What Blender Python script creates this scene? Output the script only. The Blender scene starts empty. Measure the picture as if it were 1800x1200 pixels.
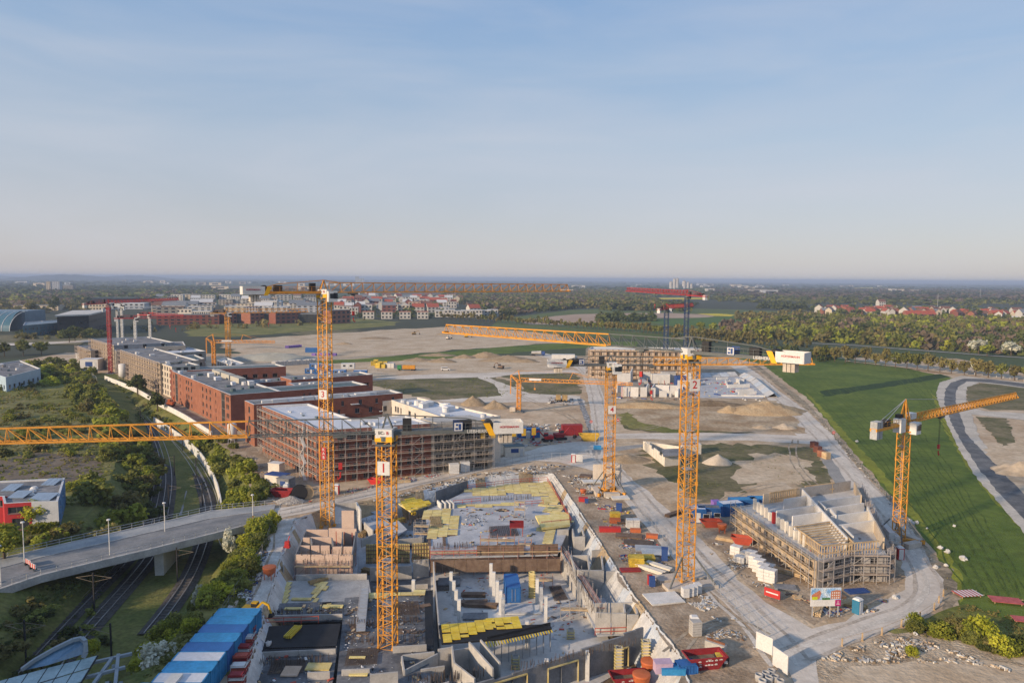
import bpy, bmesh, math, random
import numpy as np
from mathutils import Vector, Matrix, noise
from mathutils.geometry import tessellate_polygon, delaunay_2d_cdt
S = bpy.context.scene
COL = S.collection
R = random.Random(7)
rad = math.radians
# ------------------------------------------------------------------ camera
F, PITCH, ROLL, HC = 1300.0, math.atan(110.5/1300.0), 0.0067, 50.0
_F = Vector((0, math.cos(PITCH), -math.sin(PITCH)))
_U = Vector((0, math.sin(PITCH), math.cos(PITCH)))
_R = Vector((1, 0, 0))
CX = _R*math.cos(ROLL) + _U*math.sin(ROLL)
CY = -_R*math.sin(ROLL) + _U*math.cos(ROLL)
cam = bpy.data.cameras.new('camera')
cam.sensor_width = 36.0
cam.lens = F/1800.0*36.0
cam.clip_start = 0.5
cam.clip_end = 60000
camo = bpy.data.objects.new('camera', cam)
COL.objects.link(camo)
mw = Matrix.Identity(4)
for i in range(3):
    mw[i][0], mw[i][1], mw[i][2] = CX[i], CY[i], -_F[i]
mw[2][3] = HC
camo.matrix_world = mw
S.camera = camo
# ------------------------------------------------------------------ sky, sun, exposure
SUN_EL, SUN_AZ = rad(18.0), math.atan2(-0.60, -0.80)   # low sun, behind and to the left
W = bpy.data.worlds.new('World')
S.world = W
W.use_nodes = True
nt = W.node_tree
nt.nodes.clear()
sky = nt.nodes.new('ShaderNodeTexSky')
sky.sky_type = 'NISHITA'
sky.sun_disc = False
sky.sun_elevation = SUN_EL
sky.sun_rotation = (math.pi/2 - SUN_AZ) % (2*math.pi)
sky.altitude = 60
sky.air_density = 1.0
sky.dust_density = 0.6
sky.ozone_density = 2.5
bg = nt.nodes.new('ShaderNodeBackground')
bg.inputs['Strength'].default_value = 0.083
out = nt.nodes.new('ShaderNodeOutputWorld')
tc = nt.nodes.new('ShaderNodeTexCoord')
# evening haze of the air: the same all round, from a pinkish grey horizon to blue overhead
sx = nt.nodes.new('ShaderNodeSeparateXYZ')
nt.links.new(tc.outputs['Generated'], sx.inputs[0])
hr = nt.nodes.new('ShaderNodeValToRGB')
el = hr.color_ramp.elements
SKY = ((0.0, (0.515, 0.470, 0.487)), (0.035, (0.505, 0.475, 0.500)), (0.085, (0.475, 0.480, 0.530)), (0.17, (0.410, 0.480, 0.580)), (0.27, (0.310, 0.430, 0.605)), (0.36, (0.245, 0.380, 0.605)), (1.0, (0.17, 0.32, 0.60)))
el[0].position, el[0].color = SKY[0][0], (*SKY[0][1], 1)
el[1].position, el[1].color = SKY[-1][0], (*SKY[-1][1], 1)
for p, c in SKY[1:-1]:
    e = el.new(p); e.color = (*c, 1)
nt.links.new(sx.outputs['Z'], hr.inputs[0])
sc_ = nt.nodes.new('ShaderNodeMixRGB'); sc_.blend_type = 'MULTIPLY'; sc_.inputs[0].default_value = 1
sc_.inputs[2].default_value = (8.33, 8.33, 8.33, 1)
nt.links.new(hr.outputs[0], sc_.inputs[1])
hz = nt.nodes.new('ShaderNodeMixRGB'); hz.inputs[0].default_value = 0.78
nt.links.new(sky.outputs[0], hz.inputs[1]); nt.links.new(sc_.outputs[0], hz.inputs[2])
# thin high cloud
mp = nt.nodes.new('ShaderNodeMapping')
mp.inputs['Scale'].default_value = (1.2, 1.6, 6.5)
mp.inputs['Rotation'].default_value = (0.0, 0.14, 0.3)
nz = nt.nodes.new('ShaderNodeTexNoise')
nz.inputs['Scale'].default_value = 2.2
nz.inputs['Detail'].default_value = 7
nz.inputs['Distortion'].default_value = 0.5
rp = nt.nodes.new('ShaderNodeValToRGB')
rp.color_ramp.elements[0].position = 0.36
rp.color_ramp.elements[0].color = (0, 0, 0, 1)
rp.color_ramp.elements[1].position = 0.85
rp.color_ramp.elements[1].color = (0.55, 0.55, 0.55, 1)
mx = nt.nodes.new('ShaderNodeMixRGB')
mx.inputs[2].default_value = (4.6, 4.7, 5.2, 1)
nt.links.new(tc.outputs['Generated'], mp.inputs[0])
nt.links.new(mp.outputs[0], nz.inputs['Vector'])
nt.links.new(nz.outputs[0], rp.inputs[0])
nt.links.new(rp.outputs[0], mx.inputs[0])
nt.links.new(hz.outputs[0], mx.inputs[1])
nt.links.new(mx.outputs[0], bg.inputs['Color'])
nt.links.new(bg.outputs[0], out.inputs['Surface'])
sl = bpy.data.lights.new('sun', 'SUN')
sl.energy = 3.3
sl.angle = rad(2.0)
sl.color = (1.0, 0.775, 0.54)
so = bpy.data.objects.new('sun', sl)
COL.objects.link(so)
SD = Vector((math.cos(SUN_AZ)*math.cos(SUN_EL), math.sin(SUN_AZ)*math.cos(SUN_EL), math.sin(SUN_EL)))
so.rotation_euler = SD.to_track_quat('Z', 'Y').to_euler()
so.location = (-200, -100, 300)
vs = S.view_settings
vs.view_transform = 'Standard'
vs.look = 'None'
vs.exposure = 0.72
vs.gamma = 1
vs.use_curve_mapping = False
S.cycles.max_bounces = 5
S.cycles.diffuse_bounces = 2
S.cycles.glossy_bounces = 2
S.cycles.transmission_bounces = 4
S.cycles.transparent_max_bounces = 8
S.cycles.volume_bounces = 0
S.cycles.use_denoising = True
S.cycles.caustics_reflective = False
S.cycles.caustics_refractive = False

# ------------------------------------------------------------------ helpers: picture to place
def ray(px, py):
    u, v = (px-900)/F, (600-py)/F
    return _F + CX*u + CY*v
def at(px, py, z=0.0):
    d = ray(px, py)
    t = (z-HC)/d.z
    return Vector((d.x*t, d.y*t, z))
def proj(p):
    q = Vector(p) - Vector((0, 0, HC))
    w = q.dot(_F)
    return 900+F*q.dot(CX)/w, 600-F*q.dot(CY)/w
def htop(b, py):
    """height at which the vertical line over point b reaches picture row py"""
    lo, hi = -20.0, 120.0
    for _ in range(40):
        m = (lo+hi)/2
        if proj((b[0], b[1], m))[1] > py: lo = m
        else: hi = m
    return (lo+hi)/2
# ------------------------------------------------------------------ helpers: materials
MATS = {}
def M(name, c, r=0.85, v=0.18, s=0.6, c2=None, bump=0.0, bs=None, metal=0.0, spec=0.25, obj=0.0, detail=6, lo=0.38, hi=0.62, trans=0.0, em=0.0):
    if name in MATS: return MATS[name]
    m = bpy.data.materials.new(name)
    m.use_nodes = True
    n, l = m.node_tree.nodes, m.node_tree.links
    b = n['Principled BSDF']
    b.inputs['Roughness'].default_value = r
    b.inputs['Metallic'].default_value = metal
    b.inputs['Specular IOR Level'].default_value = spec
    if em: 
        b.inputs['Emission Strength'].default_value = em
        b.inputs['Emission Color'].default_value = (*c, 1)
    g = n.new('ShaderNodeNewGeometry')
    t = n.new('ShaderNodeTexNoise')
    t.inputs['Scale'].default_value = s
    t.inputs['Detail'].default_value = detail
    t.inputs['Roughness'].default_value = 0.62
    l.new(g.outputs['Position'], t.inputs['Vector'])
    ra = n.new('ShaderNodeValToRGB')
    ra.color_ramp.elements[0].position = lo
    ra.color_ramp.elements[1].position = hi
    d = c2 if c2 else tuple(min(1, x*(1+v)) for x in c)
    e = c if c2 else tuple(x*(1-v) for x in c)
    ra.color_ramp.elements[0].color = (*e, 1)
    ra.color_ramp.elements[1].color = (*d, 1)
    l.new(t.outputs[0], ra.inputs[0])
    src = ra.outputs[0]
    if v or c2:   # finer grain on top
        t2 = n.new('ShaderNodeTexNoise')
        t2.inputs['Scale'].default_value = s*9
        t2.inputs['Detail'].default_value = 3
        l.new(g.outputs['Position'], t2.inputs['Vector'])
        mr = n.new('ShaderNodeMapRange')
        mr.inputs[1].default_value = 0.3
        mr.inputs[2].default_value = 0.7
        k = max(v, 0.1)*0.9
        mr.inputs[3].default_value = 1-k
        mr.inputs[4].default_value = 1+k
        l.new(t2.outputs[0], mr.inputs[0])
        mu = n.new('ShaderNodeMixRGB')
        mu.blend_type = 'MULTIPLY'
        mu.inputs[0].default_value = 1
        l.new(src, mu.inputs[1])
        l.new(mr.outputs[0], mu.inputs[2])
        src = mu.outputs[0]
    if obj:
        oi = n.new('ShaderNodeObjectInfo')
        hs = n.new('ShaderNodeHueSaturation')
        mr = n.new('ShaderNodeMapRange')
        mr.inputs[3].default_value = 1-obj
        mr.inputs[4].default_value = 1+obj
        l.new(oi.outputs['Random'], mr.inputs[0])
        l.new(mr.outputs[0], hs.inputs['Value'])
        mr2 = n.new('ShaderNodeMapRange')
        mr2.inputs[3].default_value = 0.5-obj*0.05
        mr2.inputs[4].default_value = 0.5+obj*0.02
        l.new(oi.outputs['Random'], mr2.inputs[0])
        l.new(mr2.outputs[0], hs.inputs['Hue'])
        l.new(src, hs.inputs['Color'])
        src = hs.outputs[0]
    l.new(src, b.inputs['Base Color'])
    if bump:
        bt = n.new('ShaderNodeTexNoise')
        bt.inputs['Scale'].default_value = bs or s*6
        bt.inputs['Detail'].default_value = 5
        l.new(g.outputs['Position'], bt.inputs['Vector'])
        bn = n.new('ShaderNodeBump')
        bn.inputs['Strength'].default_value = min(1.0, bump)
        bn.inputs['Distance'].default_value = 0.3
        l.new(bt.outputs[0], bn.inputs['Height'])
        l.new(bn.outputs[0], b.inputs['Normal'])
    MATS[name] = m
    return m
def leafmat(name, c, var=0.3, trans=0.38):
    """foliage: tint per leaf clump and per plant"""
    if name in MATS: return MATS[name]
    m = bpy.data.materials.new(name)
    m.use_nodes = True
    n, l = m.node_tree.nodes, m.node_tree.links
    b = n['Principled BSDF']
    b.inputs['Roughness'].default_value = 0.75
    b.inputs['Specular IOR Level'].default_value = 0.15
    at_ = n.new('ShaderNodeAttribute'); at_.attribute_name = 'tint'
    oi = n.new('ShaderNodeObjectInfo')
    hs = n.new('ShaderNodeHueSaturation')
    hs.inputs['Color'].default_value = (*c, 1)
    mr = n.new('ShaderNodeMapRange')
    mr.inputs[3].default_value = 1-var; mr.inputs[4].default_value = 1+var*1.3
    l.new(at_.outputs['Fac'], mr.inputs[0])
    mo = n.new('ShaderNodeMapRange')
    mo.inputs[3].default_value = 0.75; mo.inputs[4].default_value = 1.3
    l.new(oi.outputs['Random'], mo.inputs[0])
    mm = n.new('ShaderNodeMath'); mm.operation = 'MULTIPLY'
    l.new(mr.outputs[0], mm.inputs[0]); l.new(mo.outputs[0], mm.inputs[1])
    l.new(mm.outputs[0], hs.inputs['Value'])
    mh = n.new('ShaderNodeMapRange')
    mh.inputs[3].default_value = 0.515; mh.inputs[4].default_value = 0.475
    l.new(at_.outputs['Fac'], mh.inputs[0])
    l.new(mh.outputs[0], hs.inputs['Hue'])
    l.new(hs.outputs[0], b.inputs['Base Color'])
    tr = n.new('ShaderNodeBsdfTranslucent')
    l.new(hs.outputs[0], tr.inputs['Color'])
    ms = n.new('ShaderNodeMixShader'); ms.inputs[0].default_value = trans
    l.new(b.outputs[0], ms.inputs[1]); l.new(tr.outputs[0], ms.inputs[2])
    l.new(ms.outputs[0], n['Material Output'].inputs['Surface'])
    MATS[name] = m
    return m
# ------------------------------------------------------------------ helpers: meshes and things
def put(o, parent=None):
    COL.objects.link(o)
    if parent: o.parent = parent
    return o
def tag(o, label=None, cat=None, group=None, kind=None):
    if label: o['label'] = label
    if cat: o['category'] = cat
    if group: o['group'] = group
    if kind: o['kind'] = kind
    return o
def thing(name, label, cat, loc=(0, 0, 0), rz=0.0, group=None):
    o = bpy.data.objects.new(name, None)
    o.empty_display_size = 0.5
    o.location = loc
    o.rotation_euler = (0, 0, rz)
    put(o)
    return tag(o, label, cat, group)
def kids(o): return list(o.children)
def copy_tree(o, parent=None):
    c = o.copy()
    COL.objects.link(c)
    c.parent = parent
    for ch in kids(o): copy_tree(ch, c)
    return c
def dup(root, loc, rz=0.0, label=None, scale=None, group=None):
    c = copy_tree(root)
    c.location = loc
    c.rotation_euler = (0, 0, rz)
    if scale: c.scale = (scale,)*3 if isinstance(scale, (int, float)) else scale
    if label: c['label'] = label
    if group: c['group'] = group
    return c
BOXF = ((0, 3, 2, 1), (4, 5, 6, 7), (0, 1, 5, 4), (1, 2, 6, 5), (2, 3, 7, 6), (3, 0, 4, 7))
class MB:
    def __init__(s): s.v, s.f, s.m = [], [], []
    def add(s, vs, fs, m=0):
        k = len(s.v)
        s.v += [tuple(p) for p in vs]
        for q in fs:
            s.f.append(tuple(i+k for i in q)); s.m.append(m)
    def box(s, x, y, z, sx, sy, sz, rz=0.0, m=0):
        """centre x, y, bottom z, sizes"""
        c, n = math.cos(rz), math.sin(rz)
        pts = []
        for zz in (z, z+sz):
            for a, b in ((-1, -1), (1, -1), (1, 1), (-1, 1)):
                ax, by = a*sx/2, b*sy/2
                pts.append((x+ax*c-by*n, y+ax*n+by*c, zz))
        s.add(pts, BOXF, m)
    def bar(s, p, q, w=0.1, m=0, h=None):
        p, q = Vector(p), Vector(q)
        d = q-p
        if d.length < 1e-6: return
        d.normalize()
        a = d.cross(Vector((0, 0, 1)))
        if a.length < 1e-3: a = Vector((1, 0, 0))
        a.normalize()
        b = a.cross(d)
        a *= w/2; b *= (h or w)/2
        s.add([p-a-b, p+a-b, p+a+b, p-a+b, q-a-b, q+a-b, q+a+b, q-a+b], BOXF, m)
    def cyl(s, p, q, r0, r1=None, n=8, m=0, cap=True):
        p, q = Vector(p), Vector(q)
        r1 = r0 if r1 is None else r1
        d = (q-p).normalized()
        a = d.cross(Vector((0, 0, 1)))
        if a.length < 1e-3: a = Vector((1, 0, 0))
        a.normalize(); b = a.cross(d)
        vs = []
        for c, r in ((p, r0), (q, r1)):
            for i in range(n):
                t = 2*math.pi*i/n
                vs.append(c+a*(r*math.cos(t))+b*(r*math.sin(t)))
        fs = [(i, (i+1) % n, n+(i+1) % n, n+i) for i in range(n)]
        if cap: fs += [tuple(range(n-1, -1, -1)), tuple(range(n, 2*n))]
        s.add(vs, fs, m)
    def lathe(s, prof, n=12, m=0, c=(0, 0, 0)):
        vs, fs = [], []
        for r, z in prof:
            for i in range(n):
                t = 2*math.pi*i/n
                vs.append((c[0]+r*math.cos(t), c[1]+r*math.sin(t), c[2]+z))
        for k in range(len(prof)-1):
            for i in range(n):
                fs.append((k*n+i, k*n+(i+1) % n, (k+1)*n+(i+1) % n, (k+1)*n+i))
        fs.append(tuple(range(n-1, -1, -1)))
        k = (len(prof)-1)*n
        fs.append(tuple(range(k, k+n)))
        s.add(vs, fs, m)
    def prism(s, poly, z0, z1, m=0, mtop=None):
        n = len(poly)
        ar = sum(poly[i][0]*poly[(i+1) % n][1]-poly[(i+1) % n][0]*poly[i][1] for i in range(n))
        if ar < 0: poly = poly[::-1]
        k = len(s.v)
        s.v += [(p[0], p[1], z0) for p in poly]+[(p[0], p[1], z1) for p in poly]
        for i in range(n):
            j = (i+1) % n
            s.f.append((k+i, k+j, k+n+j, k+n+i)); s.m.append(m)
        for t in tessellate_polygon([[Vector((p[0], p[1], 0)) for p in poly]]):
            a, b, c = (poly[i] for i in t)
            if (b[0]-a[0])*(c[1]-a[1])-(c[0]-a[0])*(b[1]-a[1]) < 0: t = t[::-1]
            s.f.append(tuple(k+n+i for i in t)); s.m.append(m if mtop is None else mtop)
            s.f.append(tuple(k+i for i in t[::-1])); s.m.append(m)
    def quad(s, a, b, c, d, m=0): s.add([a, b, c, d], [(0, 1, 2, 3)], m)
    def mesh(s, name, mats, smooth=False):
        me = bpy.data.meshes.new(name)
        me.from_pydata(s.v, [], s.f)
        if not isinstance(mats, (list, tuple)): mats = [mats]
        for m in mats: me.materials.append(m)
        if len(mats) > 1: me.polygons.foreach_set('material_index', s.m)
        if smooth: me.polygons.foreach_set('use_smooth', [True]*len(s.f))
        me.update()
        return me
    def build(s, name, mats, parent=None, smooth=False, loc=None, rz=None):
        o = bpy.data.objects.new(name, s.mesh(name, mats, smooth))
        if loc is not None: o.location = loc
        if rz is not None: o.rotation_euler = (0, 0, rz)
        return put(o, parent)
def inst(name, mesh, parent=None, loc=(0, 0, 0), rz=0.0, scale=None):
    o = bpy.data.objects.new(name, mesh)
    o.location = loc
    o.rotation_euler = (0, 0, rz)
    if scale: o.scale = scale
    return put(o, parent)
def rough(poly, step, amp, closed=True, seed=1.0):
    """subdivide an outline and make it uneven"""
    o = []
    n = len(poly)
    for i in range(n if closed else n-1):
        a, b = Vector(poly[i][:2]), Vector(poly[(i+1) % n][:2])
        k = max(1, int((b-a).length/step))
        nn = Vector((-(b-a).y, (b-a).x)).normalized()
        for j in range(k):
            p = a.lerp(b, j/k)
            d = noise.noise(Vector((p.x*0.9/step, p.y*0.9/step, seed)))*amp*2
            o.append(p+nn*d)
    return o
def sheet(name, pxs, z, mat, step=None, amp=0.0, world=False, kind='structure', label=None):
    pts = [Vector(p[:2]) for p in pxs] if world else [at(p[0], p[1], z).xy for p in pxs]
    if step: pts = rough(pts, step, amp, seed=len(pxs)*1.7)
    mb = MB()
    mb.v = [(p.x, p.y, z) for p in pts]
    for t in tessellate_polygon([[Vector((p.x, p.y, 0)) for p in pts]]):
        a, b, c = (pts[i] for i in t)
        if (b.x-a.x)*(c.y-a.y)-(c.x-a.x)*(b.y-a.y) < 0: t = t[::-1]
        mb.f.append(tuple(t)); mb.m.append(0)
    o = mb.build(name, mat)
    return tag(o, label, None, None, kind)
def inside(p, poly):
    x, y = p[0], p[1]
    c = False
    n = len(poly)
    j = n-1
    for i in range(n):
        xi, yi, xj, yj = poly[i][0], poly[i][1], poly[j][0], poly[j][1]
        if (yi > y) != (yj > y) and x < (xj-xi)*(y-yi)/(yj-yi)+xi: c = not c
        j = i
    return c
ORD = ['first', 'second', 'third', 'fourth', 'fifth', 'sixth', 'seventh', 'eighth', 'ninth', 'tenth', 'eleventh', 'twelfth', 'thirteenth',
       'fourteenth', 'fifteenth', 'sixteenth', 'seventeenth', 'eighteenth', 'nineteenth', 'twentieth']
def nth(i): return ORD[i] if i < 20 else ('twenty-' + ORD[i-20] if i < 29 else 'thirtieth' if i == 29 else 'thirty-'+ORD[i-30] if i < 39 else str(i+1)+'th')
# ------------------------------------------------------------------ materials of the place
SOIL = M('soil', (0.40, 0.285, 0.18), 0.95, 0.18, 0.05, c2=(0.53, 0.425, 0.305), bump=0.5, bs=1.2)
SOILD = M('dark_soil', (0.13, 0.095, 0.06), 0.95, 0.25, 0.12, c2=(0.22, 0.17, 0.115), bump=0.6, bs=1.0)
SAND = M('sand', (0.44, 0.33, 0.215), 0.95, 0.2, 0.08, c2=(0.55, 0.445, 0.32), bump=0.5, bs=1.5)
GRAVEL = M('gravel', (0.51, 0.45, 0.38), 0.95, 0.12, 0.10, c2=(0.64, 0.575, 0.495), bump=0.2, bs=3)
GRAVELD = M('grey_gravel', (0.25, 0.245, 0.235), 0.95, 0.12, 0.2, c2=(0.34, 0.325, 0.30), bump=0.3, bs=3)
ASPH = M('asphalt', (0.075, 0.08, 0.088), 0.85, 0.25, 0.15, c2=(0.17, 0.17, 0.17))
BRIDGE_ASPH = M('bridge_asphalt', (0.17, 0.175, 0.18), 0.85, 0.12, 0.25, c2=(0.24, 0.24, 0.24))
PAVE = M('pale_pavement', (0.26, 0.275, 0.285), 0.85, 0.1, 0.3, c2=(0.36, 0.365, 0.36))
GRASS = M('meadow_grass', (0.120, 0.130, 0.026), 0.95, 0.3, 0.06, c2=(0.215, 0.195, 0.060), bump=0.6, bs=2)
DRYG = M('dry_grass', (0.115, 0.122, 0.030), 0.95, 0.3, 0.09, c2=(0.225, 0.195, 0.080), bump=0.6, bs=2)
CROP = M('young_crop', (0.070, 0.112, 0.012), 0.9, 0.22, 0.05, c2=(0.120, 0.162, 0.022), bump=0.5, bs=3)
CROPL = M('crop_edge', (0.20, 0.215, 0.022), 0.9, 0.2, 0.2, bump=0.4, bs=3)
BALLAST = M('ballast', (0.055, 0.05, 0.047), 0.95, 0.25, 0.8, c2=(0.09, 0.082, 0.075), bump=0.5, bs=8)
TRENCHG = M('bank_grass', (0.095, 0.112, 0.025), 0.95, 0.3, 0.15, c2=(0.17, 0.160, 0.048), bump=0.6, bs=2)
PLOUGH = M('ploughed_field', (0.34, 0.24, 0.17), 0.95, 0.1, 0.01, c2=(0.42, 0.31, 0.23))
RAPE = M('rapeseed', (0.55, 0.44, 0.03), 0.9, 0.15, 0.05)
CONC = M('concrete', (0.34, 0.33, 0.315), 0.9, 0.14, 0.35, c2=(0.46, 0.445, 0.42), bump=0.1)
CONCW = M('pale_concrete', (0.56, 0.55, 0.52), 0.9, 0.1, 0.4, c2=(0.68, 0.66, 0.62))
CONCD = M('dark_concrete', (0.16, 0.165, 0.175), 0.9, 0.18, 0.4, c2=(0.25, 0.25, 0.255))
WHITE = M('white_paint', (0.62, 0.61, 0.59), 0.6, 0.06, 0.5)
STEEL = M('galvanised_steel', (0.42, 0.43, 0.44), 0.5, 0.1, 1.0, metal=0.3)
RUST = M('rusty_steel', (0.16, 0.07, 0.04), 0.85, 0.3, 1.0)
GLASS = M('window_glass', (0.03, 0.035, 0.045), 0.12, 0.3, 0.3, spec=0.6)
WOOD = M('timber', (0.42, 0.29, 0.16), 0.85, 0.25, 1.0, c2=(0.55, 0.42, 0.26))
PLY = M('plywood', (0.50, 0.36, 0.25), 0.8, 0.1, 0.5, c2=(0.60, 0.45, 0.34))
# ------------------------------------------------------------------ ground with the railway cutting and the excavation
def offs(pl, d):
    o = []
    for i, p in enumerate(pl):
        a = Vector(pl[max(0, i-1)][:2]); b = Vector(pl[min(len(pl)-1, i+1)][:2])
        n = Vector((-(b-a).y, (b-a).x)).normalized()
        o.append(Vector(p[:2])+n*d)
    return o
TL = [at(*p) for p in [(-75, 1290, -6), (5, 1215, -6), (160, 1045, -6), (215, 990, -6), (250, 930, -6), (266, 880, -6), (271, 830, -6), (268, 790, -5.4), (260, 755, -4.5), (246, 722, -3.2), (218, 690, -1.8), (186, 664, -0.7)]]
TR = [at(*p) for p in [(150, 1290, -6), (240, 1180, -6), (310, 1100, -6), (362, 1035, -6), (390, 975, -6), (391, 915, -6), (382, 870, -6), (363, 825, -5.6), (337, 793, -5.2), (307, 771, -4.6), (275, 747, -4), (232, 705, -2.2), (198, 669, -0.7)]]
TLo = [Vector((*q, 0)) for q in offs(TL, 9)]
TRo = [Vector((*q, 0)) for q in offs(TR, -6.5)]
tr_bot = TL + TR[::-1]
tr_top = [TLo[0]] + TLo[1:] + [Vector((at(176, 655).x, at(176, 655).y, 0)), Vector((at(200, 656).x, at(200, 656).y, 0))] + TRo[::-1]
PZ = -5.0
PIT_PX = [(395, 1290), (455, 1120), (478, 1040), (500, 960), (520, 915), (565, 897), (640, 882), (735, 865), (860, 838), (940, 829), (972, 834), (1008, 885), (1058, 962), (1108, 1042), (1160, 1110), (1192, 1150), (1240, 1290)]
pit_top = [at(*p) for p in PIT_PX]
_o = offs(pit_top, -3.4)
pit_bot = [Vector((p.x, p.y, PZ)) for p in _o]
def pit_world(): return pit_top, pit_bot
GX0, GX1, GY0, GY1 = -290, 290, 38, 480
pts, zs, edges, loops = [], [], [], []
def addline(pl, closed=True, dens=4.0):
    k0 = len(pts)
    n = len(pl)
    for i in range(n if closed else n-1):
        a, b = pl[i], pl[(i+1) % n]
        m = max(1, int((b-a).length/dens))
        for j in range(m):
            p = a.lerp(b, j/m)
            pts.append(p.xy); zs.append(p.z)
    k1 = len(pts)
    for k in range(k0, k1):
        edges.append((k, k+1 if k+1 < k1 else k0))
addline([Vector((GX0, GY0, 0)), Vector((GX1, GY0, 0)), Vector((GX1, GY1, 0)), Vector((GX0, GY1, 0))], dens=20)
addline(pit_top); addline(pit_bot); addline(tr_top); addline(tr_bot)
GST = 7.0
ny = int((GY1-GY0)/GST); nx = int((GX1-GX0)/GST)
for j in range(1, ny):
    for i in range(1, nx):
        x, y = GX0+i*GST+R.uniform(-1.5, 1.5), GY0+j*GST+R.uniform(-1.5, 1.5)
        p = (x, y)
        if inside(p, pit_top):
            if not inside(p, pit_bot): continue
            z = PZ
        elif inside(p, tr_top):
            continue
        else: z = 0.0
        pts.append(Vector(p)); zs.append(z)
v2, e2, f2, ov, oe, of_ = delaunay_2d_cdt(pts, edges, [], 0, 1e-4)
zmap = [0.0]*len(v2)
for i, src in enumerate(ov):
    if src: zmap[i] = zs[src[0]]
    else: zmap[i] = 0.0
mb = MB()
mb.v = [(p.x, p.y, zmap[i]) for i, p in enumerate(v2)]
for f in f2:
    c = sum((v2[i] for i in f), Vector((0, 0)))/len(f)
    a, b, d = (v2[i] for i in f[:3])
    if (b.x-a.x)*(d.y-a.y)-(d.x-a.x)*(b.y-a.y) < 0: f = f[::-1]
    m = 0
    if inside(c, tr_bot): m = 1
    elif inside(c, tr_top): m = 1
    elif inside(c, pit_top): m = 2
    elif c.x < -66-(c.y-150)*.5 and c.y < 330: m = 1
    mb.f.append(tuple(f)); mb.m.append(m)
FAR = 30000.0
xs = [-FAR, -6000, -1500, GX0, GX1, 1500, 6000, FAR]; ys = [-FAR, -3000, GY0, GY1, 1500, 4000, 9000, FAR]
for i in range(7):
    for j in range(7):
        if xs[i] == GX0 and ys[j] == GY0: continue
        mb.quad((xs[i], ys[j], 0), (xs[i+1], ys[j], 0), (xs[i+1], ys[j+1], 0), (xs[i], ys[j+1], 0), 3)
def farmat():
    m = M('far_country', (0.045, 0.055, 0.03), 0.95, 0.3, 0.002, c2=(0.075, 0.080, 0.045))
    n, l = m.node_tree.nodes, m.node_tree.links
    b = n['Principled BSDF']
    src = b.inputs['Base Color'].links[0].from_socket
    g = [q for q in n if q.type == 'NEW_GEOMETRY'][0]
    vo = n.new('ShaderNodeTexVoronoi'); vo.inputs['Scale'].default_value = 0.0016
    mp_ = n.new('ShaderNodeMapping'); mp_.inputs['Scale'].default_value = (1, 0.55, 1); mp_.inputs['Rotation'].default_value = (0, 0, 0.35)
    l.new(g.outputs['Position'], mp_.inputs[0]); l.new(mp_.outputs[0], vo.inputs['Vector'])
    se = n.new('ShaderNodeSeparateColor'); l.new(vo.outputs['Color'], se.inputs[0])
    ra = n.new('ShaderNodeValToRGB'); ra.color_ramp.interpolation = 'CONSTANT'
    el = ra.color_ramp.elements
    el[0].color = (0.045, 0.052, 0.030, 1); el[1].position = 0.4; el[1].color = (0.055, 0.085, 0.026, 1)
    for p, c in ((0.66, (0.055, 0.075, 0.035, 1)), (0.8, (0.15, 0.115, 0.085, 1)), (0.92, (0.03, 0.04, 0.026, 1))):
        e = el.new(p); e.color = c
    l.new(se.outputs[0], ra.inputs[0])
    mi = n.new('ShaderNodeMixRGB'); mi.inputs[0].default_value = 0.75
    l.new(src, mi.inputs[1]); l.new(ra.outputs[0], mi.inputs[2]); l.new(mi.outputs[0], b.inputs['Base Color'])
    return m
tag(mb.build('ground', [SOIL, TRENCHG, SOILD, farmat()]), kind='structure')
# ---- fields and rough ground as thin sheets
LZ = [0.0]
def nz_(d=0.0015):
    LZ[0] += d
    return LZ[0]
def fld(name, px, mat, step=None, amp=0, dz=0.0015): return sheet(name, px, nz_(dz), mat, step, amp)
sheet('meadow', [at(x, y) for x, y in ((-420, 1120), (-200, 640), (130, 640), (165, 655))]+[Vector((p.x-.4, p.y, 0)) for p in TLo[::-1]][:-1], nz_(), GRASS, world=True)
fld('dry_meadow', [(-160, 690), (60, 700), (150, 735), (195, 760), (205, 800), (180, 835), (60, 842), (-200, 870)], DRYG, 3, 2.5)
fld('bare_patch', [(60, 795), (170, 800), (185, 850), (60, 845), (-50, 850), (-60, 820)], M('bare_brown', (0.12, 0.095, 0.07), 0.95, 0.25, 0.1, c2=(0.19, 0.15, 0.11)), 3, 1.5)
sheet('meadow_edge', [Vector((p.x+.3, p.y, 0)) for p in TRo[:6]]+[at(x, y) for x, y in ((476, 918), (464, 985), (421, 1085), (380, 1150))], nz_(), GRASS, world=True)
GB = M('brownish_grass', (0.090, 0.092, 0.034), 0.95, 0.3, 0.08, c2=(0.20, 0.165, 0.095), bump=0.6, bs=2)
fld('grass_patch', [(640, 672), (720, 660), (800, 660), (870, 663), (905, 672), (915, 690), (880, 700), (760, 702), (700, 690)], GB, 4, 3)
fld('grass_patch', [(880, 660), (960, 655), (1012, 653), (1022, 690), (985, 698), (930, 690), (905, 672)], GB, 4, 2)
fld('grass_patch', [(1085, 722), (1110, 738), (1150, 752), (1240, 757), (1330, 760), (1180, 762), (1110, 756), (1090, 740)], GB, 3, 1.5)
fld('grass_patch', [(1125, 778), (1240, 777), (1330, 778), (1430, 782), (1462, 830), (1480, 888), (1430, 880), (1360, 850), (1320, 870), (1260, 880), (1220, 885), (1180, 845), (1140, 810)], GB, 3, 2.5)
fld('worn_patch', [(1300, 800), (1370, 795), (1425, 800), (1440, 850), (1440, 880), (1400, 870), (1345, 850), (1320, 830)], SAND, 2.5, 2.5)
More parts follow.
